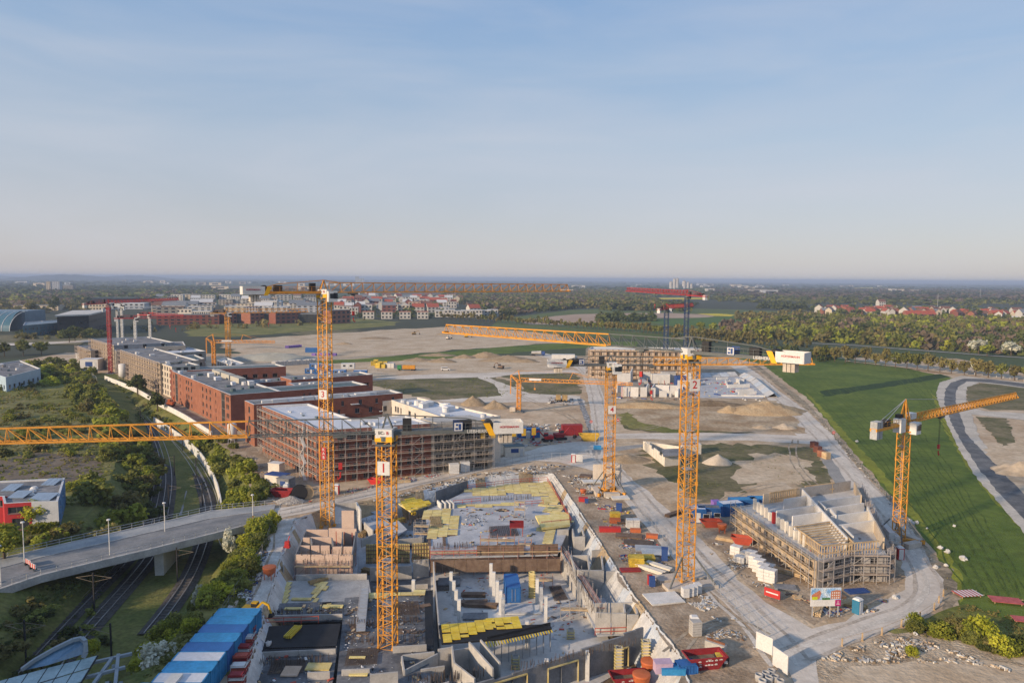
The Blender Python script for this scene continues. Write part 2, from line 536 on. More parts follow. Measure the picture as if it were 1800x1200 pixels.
fld('worn_patch', [(1230, 885), (1290, 870), (1350, 862), (1480, 888), (1490, 900), (1240, 900)], SOIL, 2.5, 2.0)
fld('grass_patch', [(380, 566), (640, 560), (700, 566), (690, 572), (620, 578), (500, 585), (400, 592), (330, 590), (330, 575)], GRASS, 8, 4)
fld('grass_patch', [(510, 585), (560, 580), (640, 580), (600, 586), (530, 590)], GB, 6, 3)
fld('grass_patch', [(630, 603), (700, 600), (770, 602), (700, 612), (650, 612)], GB, 6, 3)
fld('green_strip', [(470, 637), (640, 630), (760, 620), (900, 608), (1010, 602), (1120, 600), (1120, 610), (1000, 612), (880, 622), (760, 632), (640, 636), (560, 640)], CROP, 8, 1.5)
fld('sand_area', [(380, 600), (520, 590), (640, 582), (760, 576), (800, 572), (960, 585), (1010, 600), (880, 610), (760, 618), (640, 627), (480, 634), (430, 630)], SAND, 9, 5)
fld('sand_area', [(640, 640), (760, 632), (900, 625), (1000, 628), (1020, 645), (900, 655), (760, 655), (660, 652)], SAND, 5, 3)
fld('crop_field', [(1240, 618), (1420, 622), (1560, 640), (1690, 668), (1655, 672), (1648, 700), (1668, 745), (1700, 800), (1760, 880), (1810, 935), (1900, 1040), (1900, 1130), (1760, 1095), (1690, 1070), (1655, 985), (1585, 895), (1540, 838), (1480, 770), (1425, 705), (1340, 640)], CROP, 4, 0.8)
fld('crop_margin', [(1415, 690), (1425, 695), (1500, 775), (1560, 838), (1600, 885), (1648, 950), (1690, 1010), (1690, 1060), (1670, 1000), (1590, 895), (1540, 838), (1480, 770)], CROPL, 2, 0.5)
fld('crop_margin', [(1635, 690), (1648, 700), (1668, 745), (1700, 800), (1750, 866), (1800, 925), (1800, 935), (1740, 872), (1690, 805), (1658, 748), (1640, 700)], CROPL, 3, 0.4)
fld('tall_grass', [(1440, 687), (1500, 680), (1580, 668), (1650, 657), (1670, 662), (1600, 674), (1520, 686), (1450, 697)], M('tall_grass', (0.022, 0.05, 0.012), 0.95, 0.3, 0.4), 5, 1)
fld('verge', [(1330, 640), (1415, 705), (1462, 755), (1510, 812), (1560, 868), (1600, 915), (1640, 975), (1672, 1000), (1690, 1050), (1660, 1090), (1655, 1040), (1640, 990), (1600, 925), (1560, 872), (1500, 810), (1440, 738), (1320, 640)], M('stony_verge', (0.15, 0.125, 0.085), 0.95, 0.3, 0.25, c2=(0.40, 0.32, 0.22)), 2, 0.5)
fld('rough_grass', [(1660, 1080), (1700, 1060), (1760, 1085), (1900, 1110), (1950, 1250), (1800, 1150), (1700, 1125), (1600, 1120), (1560, 1110)], GRASS, 3, 0.8)
fld('rubble_ground', [(1440, 1150), (1560, 1112), (1620, 1105), (1700, 1130), (1820, 1175), (1900, 1300), (1430, 1300), (1420, 1200)], M('rubble_soil', (0.30, 0.22, 0.14), 0.95, 0.3, 0.35, c2=(0.52, 0.42, 0.30), bump=1.0, bs=2), 2, 0.8)
fld('sandy_track', [(1500, 1172), (1600, 1160), (1760, 1160), (1900, 1200), (1900, 1300), (1460, 1300), (1440, 1210)], SAND, 3, 0.8)
# dark yard soil round the two building sites
YARD = M('yard_soil', (0.26, 0.19, 0.125), 0.95, 0.25, 0.22, c2=(0.43, 0.34, 0.245), bump=0.5, bs=2)
fld('yard', [(960, 820), (1040, 830), (1085, 870), (1110, 895), (1165, 960), (1230, 1020), (1290, 1075), (1370, 1148), (1330, 1250), (1180, 1250), (1192, 1150), (1108, 1042), (1058, 962), (1008, 885), (972, 834)], YARD, 2.5, 0.6)
fld('yard', [(1222, 930), (1290, 890), (1510, 885), (1530, 905), (1590, 930), (1595, 1015), (1590, 1035), (1550, 1062), (1487, 1092), (1432, 1100), (1350, 1055), (1300, 1015), (1240, 950)], YARD, 2.5, 0.6)
fld('yard', [(470, 880), (400, 790), (340, 745), (250, 690), (300, 690), (420, 770), (560, 860), (600, 862), (760, 835), (870, 800), (900, 800), (760, 842), (560, 890)], YARD, 2.5, 0.6)
fld('yard', [(1070, 700), (1075, 660), (1100, 640), (1320, 645), (1380, 695), (1360, 702)], YARD, 3, 1)
# ---- gravel roads
road = []
road.append(fld('gravel_road', [(1470, 1300), (1400, 1200), (1370, 1146), (1290, 1076), (1230, 1020), (1165, 960), (1110, 895), (1078, 852), (1045, 828), (985, 812), (940, 809), (860, 825), (740, 853), (640, 876), (560, 896), (484, 912), (481, 893), (560, 882), (660, 857), (760, 833), (850, 812), (905, 798), (960, 783), (1010, 776), (1050, 772), (1042, 740), (1032, 690), (1022, 652), (985, 634), (930, 622), (960, 621), (1010, 632), (1042, 650), (1052, 668), (1064, 705), (1070, 740), (1078, 762), (1200, 760), (1330, 762), (1400, 765), (1380, 735), (1340, 690), (1300, 655), (1280, 640), (1300, 636), (1330, 655), (1370, 687), (1418, 722), (1464, 765), (1502, 815), (1542, 860), (1572, 890), (1592, 925), (1614, 957), (1637, 990), (1654, 1017), (1658, 1047), (1639, 1070), (1619, 1082), (1550, 1111), (1480, 1133), (1432, 1153), (1440, 1200), (1530, 1300)], GRAVEL, 3, 0.35))
sheet('yard_island', [(1080, 770), (1200, 772), (1330, 774), (1436, 781), (1468, 835), (1482, 880), (1512, 915), (1540, 950), (1575, 975), (1592, 1012), (1588, 1035), (1548, 1061), (1485, 1091), (1428, 1104), (1350, 1058), (1300, 1018), (1236, 950), (1215, 930), (1130, 857), (1085, 818), (1078, 800)], nz_(), M('island_soil', (0.36, 0.255, 0.155), 0.95, 0.2, 0.12, c2=(0.53, 0.415, 0.285), bump=0.5, bs=1.5), 3, 0.5)
fld('grass_patch', [(1125, 785), (1240, 780), (1330, 780), (1430, 786), (1462, 830), (1470, 878), (1430, 872), (1400, 842), (1350, 840), (1300, 862), (1260, 876), (1225, 885), (1180, 845), (1140, 812)], GB, 2.5, 2.5)
fld('worn_patch', [(1290, 812), (1330, 796), (1400, 798), (1428, 815), (1432, 850), (1400, 845), (1370, 838), (1340, 846), (1300, 850)], SAND, 2.5, 2.5)
fld('worn_patch', [(1355, 845), (1395, 850), (1420, 870), (1380, 875), (1345, 868)], SAND, 2.5, 2.0)
fld('yard', [(1226, 925), (1290, 888), (1400, 880), (1470, 882), (1510, 915), (1540, 950), (1572, 975), (1588, 1012), (1585, 1032), (1548, 1056), (1485, 1086), (1430, 1098), (1350, 1052), (1300, 1012), (1240, 946)], YARD, 2.5, 0.6)
fld('dirt_field', [(1082, 722), (1080, 712), (1110, 702), (1250, 703), (1360, 704), (1400, 735), (1420, 762), (1330, 757), (1200, 756), (1110, 752), (1090, 740)], M('dig_soil', (0.30, 0.205, 0.115), 0.95, 0.3, 0.1, c2=(0.47, 0.37, 0.25), bump=0.5, bs=1), 3, 1.2)
fld('grass_patch', [(1088, 728), (1105, 724), (1125, 742), (1180, 754), (1260, 757), (1180, 760), (1110, 754), (1092, 742)], GRASS, 2.5, 1.0)
fld('side_road', [(1030, 792), (1078, 785), (1135, 780), (1137, 784), (1085, 793), (1040, 801)], GRAVELD, 2, 0.2)
fld('gravel_road', [(640, 667), (700, 660), (800, 656), (900, 654), (1010, 650), (1020, 655), (900, 658), (860, 664), (900, 680), (930, 692), (1020, 696), (1034, 712), (930, 706), (840, 708), (760, 704), (880, 695), (870, 675), (840, 663), (720, 666)], GRAVEL, 4, 0.8)
fld('white_track', [(492, 913), (522, 909), (508, 948), (484, 1015), (452, 1090), (425, 1112), (442, 1040), (468, 972)], M('white_rubble_track', (0.42, 0.385, 0.34), .95, .2, .4, c2=(.62, .585, .53)), 2, .4)
fld('haul_road', [(1482, 882), (1462, 840), (1440, 800), (1425, 783), (1440, 778), (1466, 812), (1490, 850), (1515, 890), (1530, 915), (1512, 915)], GRAVELD, 3, 0.3)
fld('drain_strip', [(1014, 700), (1022, 700), (1040, 742), (1048, 772), (1040, 772), (1028, 740)], M('drain_gravel', (0.10, 0.10, 0.10), 0.95, 0.4, 0.8, c2=(0.4, 0.4, 0.4)), 2, 0.2)
# ---- wheel tracks worn into the roads, bare ground and crop
RUTS = M('wheel_track', (0.37, 0.315, 0.255), 0.95, 0.25, 0.3, c2=(0.53, 0.465, 0.39))
RUTP = M('pale_track', (0.50, 0.45, 0.385), 0.95, 0.2, 0.3, c2=(0.62, 0.565, 0.49))
RUTE = M('earth_track', (0.24, 0.19, 0.135), 0.95, 0.25, 0.3, c2=(0.42, 0.355, 0.27))
RUTC = M('crop_tramline', (0.070, 0.106, 0.014), 0.95, 0.3, 0.4)
def ruts(px, shifts, w, mat, name='wheel_tracks'):
    pl = [at(x, y) for x, y in px]
    for _ in range(2):
        o = [pl[0]]
        for i in range(len(pl)-1): o += [pl[i].lerp(pl[i+1], .25), pl[i].lerp(pl[i+1], .75)]
        pl = o+[pl[-1]]
    fine = []
    for i in range(len(pl)-1):
        k = max(1, int((pl[i+1]-pl[i]).length/2.5))
        fine += [pl[i].lerp(pl[i+1], j/k) for j in range(k)]
    z = nz_(0.0012)
    mb = MB()
    for s in shifts:
        vs = []
        for i, p in enumerate(fine):
            d = fine[min(i+1, len(fine)-1)]-fine[max(0, i-1)]
            n = Vector((-d.y, d.x, 0)).normalized()
            j = noise.noise(Vector((p.x*.12, p.y*.12, s)))*.7
            ww = w*(.55+.7*abs(noise.noise(Vector((p.x*.3, p.y*.3, s*3)))))
            vs += [p+n*(s+j-ww/2), p+n*(s+j+ww/2)]
        mb.add([(v.x, v.y, z) for v in vs], [(2*i+1, 2*i, 2*i+2, 2*i+3) for i in range(len(fine)-1)])
    tag(mb.build(name, mat), kind='structure')
RA = [(1400, 1170), (1330, 1090), (1240, 1005), (1160, 920), (1100, 850), (1055, 805), (1058, 770), (1056, 730), (1046, 690), (1036, 655), (1000, 632)]
RB = [(1390, 1150), (1480, 1118), (1580, 1085), (1630, 1055), (1632, 1020), (1600, 960), (1560, 893), (1500, 830), (1440, 765), (1390, 715), (1330, 665)]
RC = [(490, 902), (560, 888), (650, 866), (760, 842), (860, 818), (960, 796), (1040, 796)]
RD = [(1070, 767), (1200, 766), (1330, 768), (1440, 774)]
ruts(RA, (-2.2, 1.6), .9, RUTS); ruts(RA, (-.3, 3.0), 1.1, RUTP); ruts(RB, (-1.9, 1.9), .9, RUTS); ruts(RB, (.2,), 1.2, RUTP)
ruts(RC, (-1.4, 1.6), .8, RUTS); ruts(RD, (-1.0, .8), .8, RUTS)
for pxs in ([(1470, 880), (1430, 855), (1400, 820), (1390, 790), (1400, 772)], [(1260, 885), (1330, 855), (1400, 850), (1450, 870)], [(1120, 755), (1200, 742), (1300, 738), (1390, 745)], [(1180, 1150), (1230, 1100), (1290, 1090), (1350, 1120)], [(905, 690), (960, 715), (1010, 735), (1035, 770)], [(840, 708), (930, 722), (1020, 720)], [(650, 600), (760, 590), (880, 590), (960, 598)], [(520, 600), (600, 585), (720, 575)], [(480, 925), (470, 970), (440, 1040), (400, 1110)]):
    ruts(pxs, (-1.0, .9), .6, RUTE)
for k in range(9): ruts([(1350+k*22, 640+k*4), (1455+k*26, 716+k*2), (1540+k*22, 800), (1620+k*19, 900), (1720+k*18, 1060)] if k < 6 else [(1440+k*20, 650), (1560+k*14, 730), (1700+k*14, 880)], (-.7, .7), .35, RUTC, 'tramlines')
# ---- the new asphalt road on the right with its sandy shoulders
fld('road_shoulder', [(1652, 672), (1690, 660), (1800, 672), (1900, 690), (1900, 705), (1800, 682), (1720, 672), (1700, 682), (1698, 700), (1700, 715), (1730, 722), (1800, 726), (1900, 735), (1900, 760), (1800, 738), (1708, 728), (1725, 775), (1755, 805), (1800, 795), (1900, 800), (1900, 850), (1800, 845), (1770, 835), (1800, 862), (1900, 955), (1900, 1030), (1800, 935), (1757, 885), (1720, 842), (1690, 797), (1668, 752), (1650, 710), (1646, 690)], M('shoulder_sand', (0.42, 0.38, 0.32), 0.95, 0.15, 0.15, c2=(0.55, 0.50, 0.43)), 3, 0.4)
fld('sand_heap_ground', [(1730, 790), (1800, 770), (1900, 760), (1900, 960), (1800, 868), (1755, 826)], SAND, 3, 0.8)
fld('grass_patch', [(1700, 680), (1720, 673), (1760, 676), (1800, 682), (1900, 700), (1900, 725), (1800, 720), (1740, 720), (1708, 712), (1698, 698)], GB, 3, 0.8)
fld('grass_patch', [(1715, 732), (1770, 735), (1775, 748), (1785, 775), (1762, 785), (1750, 770), (1730, 750)], GB, 2, 0.8)
fld('asphalt_road', [(1662, 683), (1672, 672), (1695, 665), (1740, 666), (1800, 674), (1900, 692), (1900, 698), (1800, 680), (1740, 672), (1700, 670), (1684, 680), (1680, 692), (1680, 705), (1690, 735), (1700, 765), (1728, 793), (1756, 822), (1800, 868), (1900, 968), (1900, 1010), (1800, 912), (1757, 867), (1722, 825), (1692, 780), (1672, 742), (1660, 708)], ASPH, 3, 0.3)
# ---- far fields
def farf(name, px, mat, dz=0.05, step=None, amp=0): return sheet(name, px, nz_(dz), mat, step, amp)
farf('green_field', [(880, 560), (1000, 545), (1120, 540), (1330, 545), (1500, 552), (1330, 565), (1320, 590), (1230, 602), (1000, 590), (860, 575)], M('mid_crop', (0.075, 0.105, 0.022), 0.9, 0.15, 0.01, c2=(0.11, 0.135, 0.036)), 0.02)
farf('ploughed_field', [(920, 567), (960, 557), (1010, 552), (1100, 550), (1180, 550), (1262, 553), (1240, 558), (1120, 560), (1060, 566), (1000, 570), (930, 570)], PLOUGH, 0.02, 30, 6)
farf('green_field', [(1120, 562), (1290, 556), (1320, 562), (1300, 575), (1180, 572)], M('bright_crop', (0.065, 0.125, 0.02), 0.9, 0.1, 0.01), 0.02)
farf('rapeseed_field', [(1225, 551), (1260, 551), (1292, 553), (1285, 556), (1255, 555)], RAPE, 0.03)
farf('rapeseed_field', [(1098, 524), (1180, 523), (1245, 523), (1245, 526), (1160, 526), (1100, 526)], RAPE, 0.03)
farf('rapeseed_field', [(1450, 554), (1510, 556), (1595, 559), (1590, 561), (1500, 559), (1450, 557)], RAPE, 0.03)
farf('rapeseed_field', [(1500, 505.4), (1590, 505.2), (1590, 506.6), (1500, 506.8)], RAPE, 0.03)
farf('farm_track', [(1395, 601), (1500, 606), (1620, 615), (1740, 624), (1900, 634), (1900, 635.2), (1740, 625.3), (1620, 616.2), (1500, 607), (1395, 601.8)], GRAVELD, 0.02)
farf('farm_track', [(1485, 633), (1560, 641), (1660, 653), (1672, 655), (1668, 656), (1560, 642.6), (1485, 634)], SAND, 0.02)
farf('green_field', [(-100, 590), (60, 588), (160, 595), (140, 606), (0, 606), (-100, 608)], GB, 0.02)
farf('path', [(-100, 606), (60, 602), (160, 597), (240, 594), (240, 597), (160, 600.5), (60, 606), (-100, 610)], GRAVEL, 0.02)
# hills on the horizon
mb = MB()
for (px0, px1, D, h) in ((40, 200, 9000, 61), (170, 300, 11000, 58), (-300, 90, 12000, 56)):
    x0, x1 = (px0-900)/F*D, (px1-900)/F*D
    n = 24
    rows = []
    for q in range(5):
        rows.append([(x0+(x1-x0)*i/n, D-700+350*q, max(0.0, h*math.sin(math.pi*i/n)**0.8*math.sin(math.pi*q/4)*(1+0.12*math.sin(i*1.7+q)))-0.2) for i in range(n+1)])
    vs = [p for r_ in rows for p in r_]
    mb.add(vs, [(q*(n+1)+i, q*(n+1)+i+1, (q+1)*(n+1)+i+1, (q+1)*(n+1)+i) for q in range(4) for i in range(n)])
tag(mb.build('hills', M('far_wood', (0.03, 0.038, 0.024), 0.95, 0.3, 0.002)), kind='structure')
# ------------------------------------------------------------------ tower cranes
CY_ = M('crane_yellow', (0.64, 0.285, 0.040), 0.6, 0.16, 0.8)
CYO = M('crane_orange', (0.64, 0.27, 0.05), 0.6, 0.16, 0.8)
CGR = M('crane_grey', (0.115, 0.125, 0.125), 0.6, 0.1, 0.6)
CRED = M('crane_red', (0.34, 0.032, 0.035), 0.55, 0.1, 0.6)
CBLUE = M('crane_blue', (0.03, 0.055, 0.12), 0.55, 0.1, 0.6)
CWHT = M('crane_white', (0.62, 0.62, 0.60), 0.55, 0.08, 0.6)
CDARK = M('crane_dark', (0.03, 0.03, 0.032), 0.7, 0.1, 0.6)
BALL = M('ballast_block', (0.50, 0.44, 0.37), 0.9, 0.12, 0.5)
SIGNY = M('sign_yellow', (0.80, 0.42, 0.02), 0.6, 0.03, 0.5)
SIGNR = M('sign_red', (0.44, 0.035, 0.032), 0.6, 0.03, 0.5)
INK = M('sign_black', (0.03, 0.03, 0.03), 0.6, 0, 0.5)
SIGNB = M('sign_blue', (0.03, 0.07, 0.22), 0.6, 0.03, 0.5)
TXT = {}
def text(s, size, mat, parent, loc, rot, name='lettering', ext=0.01):
    k = (s, size, mat.name)
    if k not in TXT:
        c = bpy.data.curves.new(name, 'FONT')
        c.body = s
        c.size = size
        c.align_x = 'CENTER'; c.align_y = 'CENTER'
        c.extrude = ext
        c.offset = size*0.012
        c.resolution_u = 3
        c.materials.append(mat)
        o = bpy.data.objects.new('tmp', c)
        TXT[k] = bpy.data.meshes.new_from_object(o)
        bpy.data.objects.remove(o)
        bpy.data.curves.remove(c)
    o = bpy.data.objects.new(name, TXT[k])
    o.location = loc
    o.rotation_euler = rot
    return put(o, parent)
def tri_lattice(mb, x0, x1, w, h, bay, cw=0.2, bw=0.11, taper=1.0, z=0.0):
    """a triangular boom along x: two bottom chords, one top chord and bracing"""
    n = max(2, int(abs(x1-x0)/bay))
    def P(i, k):
        t = i/n
        x = x0+(x1-x0)*t
        hh = h*(1-(1-taper)*t)
        return ((x, -w/2, z), (x, w/2, z), (x, 0, z+hh))[k]
    for k in range(3):
        for i in range(n): mb.bar(P(i, k), P(i+1, k), cw)
    for i in range(n+1):
        mb.bar(P(i, 0), P(i, 2), bw); mb.bar(P(i, 1), P(i, 2), bw); mb.bar(P(i, 0), P(i, 1), bw)
        if i < n:
            a, b = (i, i+1) if i % 2 == 0 else (i+1, i)
            mb.bar(P(i, 0), P(i+1, 2), bw); mb.bar(P(i, 1), P(i+1, 2), bw); mb.bar(P(a, 0), P(b, 1), bw*0.8)
def mast_mesh(w, h, sec, cw, bw):
    mb = MB(); lb = MB()
    c = [(-w/2, -w/2), (w/2, -w/2), (w/2, w/2), (-w/2, w/2)]
    for x, y in c: mb.bar((x, y, 0), (x, y, h), cw)
    n = max(1, int(round(h/sec)))
    for i in range(n):
        z0, z1 = h*i/n, h*(i+1)/n
        for k in range(4):
            a, b = c[k], c[(k+1) % 4]
            lb.bar((*a, z0), (*b, z0), bw)
            if (i+k) % 2: a, b = b, a
            zm = (z0+z1)/2
            lb.bar((*a, z0), (*b, zm), bw); lb.bar((*b, zm), (*a, z1), bw)
        if i % 4 == 0:   # collars where mast sections join
            for x, y in c: mb.box(x, y, z0-0.35, cw*1.7, cw*1.7, 0.7)
    return mb, lb
def crane(label, base, ztop, jang, Lj, Lc, jcol=CY_, mcol=CY_, w=2.1, h=2.0, grey=0.0, style='flat', number=None, bay=2.4, cab=CWHT, cwm=None,
          mrot=0.0, cwt=0.175, bwt=0.075, plate=0.62, group=None, slant=0.0, sign='', board=False, hook=0.5, foot=None, extra=None, bank=None, sec=2.1, taper=0.85):
    t = thing('tower_crane', label, 'crane', base, 0, group)
    H = ztop-base[2]
    a, b = mast_mesh(w, H, sec, cwt, bwt)
    ms = a.build('mast', mcol, t, rz=mrot)
    b.build('bracing', mcol, ms)
    lad = MB()
    for s in (-0.22, 0.22): lad.bar((s, w*0.1, 0), (s, w*0.1, H), 0.06)
    z = 0.3
    while z < H-0.3:
        lad.bar((-0.22, w*0.1, z), (0.22, w*0.1, z), 0.05); z += 0.6
    k = 6.0
    while k < H-3:
        lad.box(0, 0.1*w, k, w*0.75, w*0.75, 0.06); k += 6.3
    lad.build('ladder', STEEL, ms)
    # slewing part
    sl_ = MB()
    sl_.cyl((0, 0, H-0.1), (0, 0, H+0.55), w*0.62, w*0.62, 14)
    sl_.box(0, 0, H-0.75, w*1.25, w*1.25, 0.25)
    sl_.build('slewing_ring', CGR if style == 'flat' else mcol, t)
    zj = H+0.9
    jroot = w*0.5
    def at_jib(name, mb, mats, parent=None):
        o = mb.build(name, mats, parent or t, loc=(0, 0, zj) if parent is None else None)
        if parent is None: o.rotation_euler = (0, -slant, jang)
        return o
    mb = MB()
    if grey:
        tri_lattice(mb, jroot, jroot+grey, w*0.66, h*1.02, bay, cwt*0.9, bwt)
        at_jib('jib_root', mb, CGR)
        mb = MB()
    tri_lattice(mb, jroot+grey, Lj, w*0.62, h, bay, cwt*1.2, bwt*1.15, taper)
    mb.box(Lj+0.3, 0, -0.1, 0.5, w*0.7, 0.4)
    jb = at_jib('jib', mb, jcol)
    # trolley, rope and hook block
    xt = Lj*hook
    mb = MB(); mb.box(xt, 0, -0.45, 1.8, w*0.7, 0.3); mb.box(xt, 0, -0.75, 0.7, 0.6, 0.3)
    tro = at_jib('trolley', mb, CGR)
    drop = 4.0 if hook < 0.2 else 6.0
    mb = MB()
    for s in (-0.25, 0.25): mb.bar((xt+s, 0, -0.7), (xt+s*0.6, 0, -drop), 0.045)
    mb.build('rope', CDARK, tro)
    mb = MB(); mb.box(xt, 0, -drop-0.9, 0.5, 0.35, 0.9); mb.cyl((xt, 0, -drop-2.0), (xt, 0, -drop-1.3), 0.1, 0.12, 6); mb.bar((xt, 0, -drop-2.0), (xt+0.35, 0, -drop-2.3), 0.14); mb.bar((xt+0.35, 0, -drop-2.3), (xt+0.4, 0, -drop-1.9), 0.1)
    mb.build('hook_block', SIGNR, tro)
    # counter-jib
    cm = CGR if style == 'flat' and grey else jcol
    mb = MB()
    for s in (-1, 1):
        mb.bar((-0.4, s*w*0.34, 0), (-Lc, s*w*0.34, 0), 0.24, h=0.5)
        mb.bar((-1, s*w*0.36, 1.15), (-Lc*0.85, s*w*0.36, 1.15), 0.05); mb.bar((-1, s*w*0.36, 0.65), (-Lc*0.85, s*w*0.36, 0.65), 0.04)
        x = 1.2
        while x < Lc*0.85:
            mb.bar((-x, s*w*0.36, 0.2), (-x, s*w*0.36, 1.2), 0.05); x += 1.6
    mb.box(-Lc/2, 0, 0.2, Lc, w*0.6, 0.08)
    cj = at_jib('counter_jib', mb, cm)
    if style == 'flat':
        mb = MB()   # low apex frame and stays
        mb.bar((0.6, 0, 0.2), (-0.1, 0, h+0.55), 0.24); mb.bar((-1.0, -0.6, 0.2), (-0.1, 0, h+0.55), 0.18); mb.bar((-1.0, 0.6, 0.2), (-0.1, 0, h+0.55), 0.18)
        mb.bar((-0.1, 0, h+0.5), (-Lc*0.62, 0, 1.7), 0.14); mb.bar((-Lc*0.62, 0, 1.7), (-Lc*0.95, 0, 0.4), 0.14); mb.bar((-Lc*0.36, 0, h*0.95), (-Lc*0.36, 0, 0.2), 0.1)
        mb.bar((-0.1, 0, h+0.5), (jroot+2.5, 0, h), 0.16)
        at_jib('apex_frame', mb, cm)
    # winches and cabinets
    mb = MB(); mb.cyl((-Lc*0.80, -0.6, 0.9), (-Lc*0.80, 0.6, 0.9), 0.6, 0.6, 10); at_jib('winch', mb, CDARK)
    mb = MB(); mb.box(-Lc*0.62, 0, 0.25, 1.6, 1.0, 1.2); at_jib('switch_cabinet', mb, CDARK)
    mb = MB(); mb.box(-Lc*0.16, 0.2, 0.3, 1.2, 0.9, 1.6); at_jib('switch_cabinet', mb, CDARK)
    # counterweight slabs
    n = 3 if style == 'flat' else 2
    for i in range(n):
        mb = MB(); mb.box(-Lc+0.55+i*0.62, 0, -1.75, 0.52, w*0.75, 2.3)
        if style != 'flat': mb = MB(); mb.box(-Lc+0.5+i*1.15, 0, -1.7, 0.9, w*0.8, 3.2)
        at_jib('counterweight', mb, cwm or BALL)
    if board:   # advertising board round the end of the counter-jib
        y = w*0.62
        for s in (-1, 1):
            mb = MB()
            mb.box(-Lc+0.9, s*y, -0.35, 4.2, 0.08, 1.6)
            bo = at_jib('board', mb, WHITE)
            mb = MB()
            vs = [(-Lc+2.7, s*(y+0.05), -0.55), (-Lc+3.5, s*(y+0.05), -0.55), (-Lc+4.4, s*(y+0.05), 1.2), (-Lc+3.5, s*(y+0.05), 1.2)]
            mb.add(vs+[(p[0], p[1]-s*0.1, p[2]) for p in vs], BOXF)
            mb.build('stripe', SIGNY, bo)
            txt = text('HÜFFERMANN', 0.42, SIGNR, bo, (-Lc+0.75, s*(y+0.06), 0.6), (math.pi/2, 0, 0 if s < 0 else math.pi))
        mb = MB(); mb.box(-Lc-1.2, 0, -0.35, 0.08, 2*y-0.1, 1.6); at_jib('board', mb, WHITE)
    if board and grey > 10:
        for s in (-1, 1): text('LIEBHERR', .66, WHITE, cj, (-Lc+5.2, s*(w*.34+.14), 0), (math.pi/2, 0, 0 if s < 0 else math.pi))
    if bank:    # sign of the building firm on the rail
        for s in (-1, 1):
            mb = MB(); mb.box(bank, s*w*0.42, 0.1, 1.25, 0.08, 1.25); pl = at_jib('sign_plate', mb, SIGNB)
            mb = MB(); yy = s*(w*0.42+0.05)
            mb.box(bank, yy, 0.16, 1.1, 0.03, 1.12); mb.build('sign_face', WHITE, pl)
            mb = MB(); yy = s*(w*0.42+0.08)
            mb.box(bank-s*0.2, yy, 0.3, 0.34, 0.02, 0.84); mb.box(bank+s*0.2, yy, 0.86, 0.3, 0.02, 0.28); mb.box(bank+s*0.24, yy, 0.3, 0.38, 0.02, 0.3); mb.build('emblem', SIGNB, pl)
    # cab
    mb = MB(); mb.box(1.0, -w*0.95, -1.9, 1.9, 1.4, 2.2)
    cb = at_jib('cab', mb, cab)
    mb = MB(); mb.box(1.55, -w*0.95, -1.25, 0.86, 1.46, 1.2); mb.box(1.0, -w*0.95-0.71, -1.2, 1.3, 0.04, 1.0)
    mb.build('cab_window', GLASS, cb)
    if sign:    # white and yellow name panel round the slewing top, one face per side
        q = w*0.58
        sg = MB(); sg.box(0, 0, H-0.2, 2*q-0.05, 2*q-0.05, 1.75)
        sp = sg.build('name_panel', WHITE, t, rz=mrot)
        st = MB()
        for k in range(4):
            c, s_ = math.cos(k*math.pi/2), math.sin(k*math.pi/2)
            def RQ(x, y, z): return (x*c-y*s_, x*s_+y*c, z)
            f0 = [RQ(-q, -q-0.01, H-0.18), RQ(q, -q-0.01, H-0.18), RQ(q, -q-0.01, H+0.62), RQ(-q, -q-0.01, H+0.3)]
            f1 = [RQ(-q, -q+0.04, H-0.18), RQ(q, -q+0.04, H-0.18), RQ(q, -q+0.04, H+0.62), RQ(-q, -q+0.04, H+0.3)]
            st.add(f0+f1, BOXF)
        st.build('stripe', SIGNY, sp)
        text('EC-', 0.6, INK, sp, (-0.26, -q-0.02, H+1.05), (math.pi/2, 0, 0))
        text('B', 0.6, SIGNR, sp, (0.58, -q-0.02, H+1.05), (math.pi/2, 0, 0))
        if plate:
            pass
    if number:
        zc = number[1]-base[2]
        for dx in number[2:]:
            mb = MB(); mb.box(dx, -w/2-0.16, zc-0.95, 1.75, 0.06, 1.9)
            pl = mb.build('number_plate', WHITE, t, rz=mrot)
            text(number[0], 1.75, SIGNR, pl, (dx, -w/2-0.20, zc), (math.pi/2, 0, 0))
    if foot == 'cross':
        mb = MB()
        for s in (-1, 1):
            mb.bar((-3.2*s, -3.2, 0.5), (3.2*s, 3.2, 0.5), 0.5, h=0.7)
        mb.build('cross_frame', mcol, t, rz=mrot)
        for x, y in ((-2.9, 0), (2.9, 0), (0, -2.9), (0, 2.9)):
            mb = MB(); mb.box(x, y, 0.0, 3.6 if x == 0 else 1.4, 1.4 if x == 0 else 5.6, 0.9); mb.build('ballast_block', BALL, t, rz=mrot)
        for x in (-1, 1):
            for y in (-1, 1):
                mb = MB(); mb.bar((x*3.1, y*3.1, 0.9), (x*w/2, y*w/2, 5.0), 0.2); mb.build('strut', CGR, t, rz=mrot)
    elif foot == 'pad':
        mb = MB(); mb.box(0, 0, -0.6, w*3, w*3, 0.75); mb.build('foundation', CONC, t, rz=mrot)
        for x in (-1, 1):
            for y in (-1, 1):
                mb = MB(); mb.box(x*w/2, y*w/2, 0, 0.55, 0.55, 0.7); mb.build('foot', mcol, t, rz=mrot)
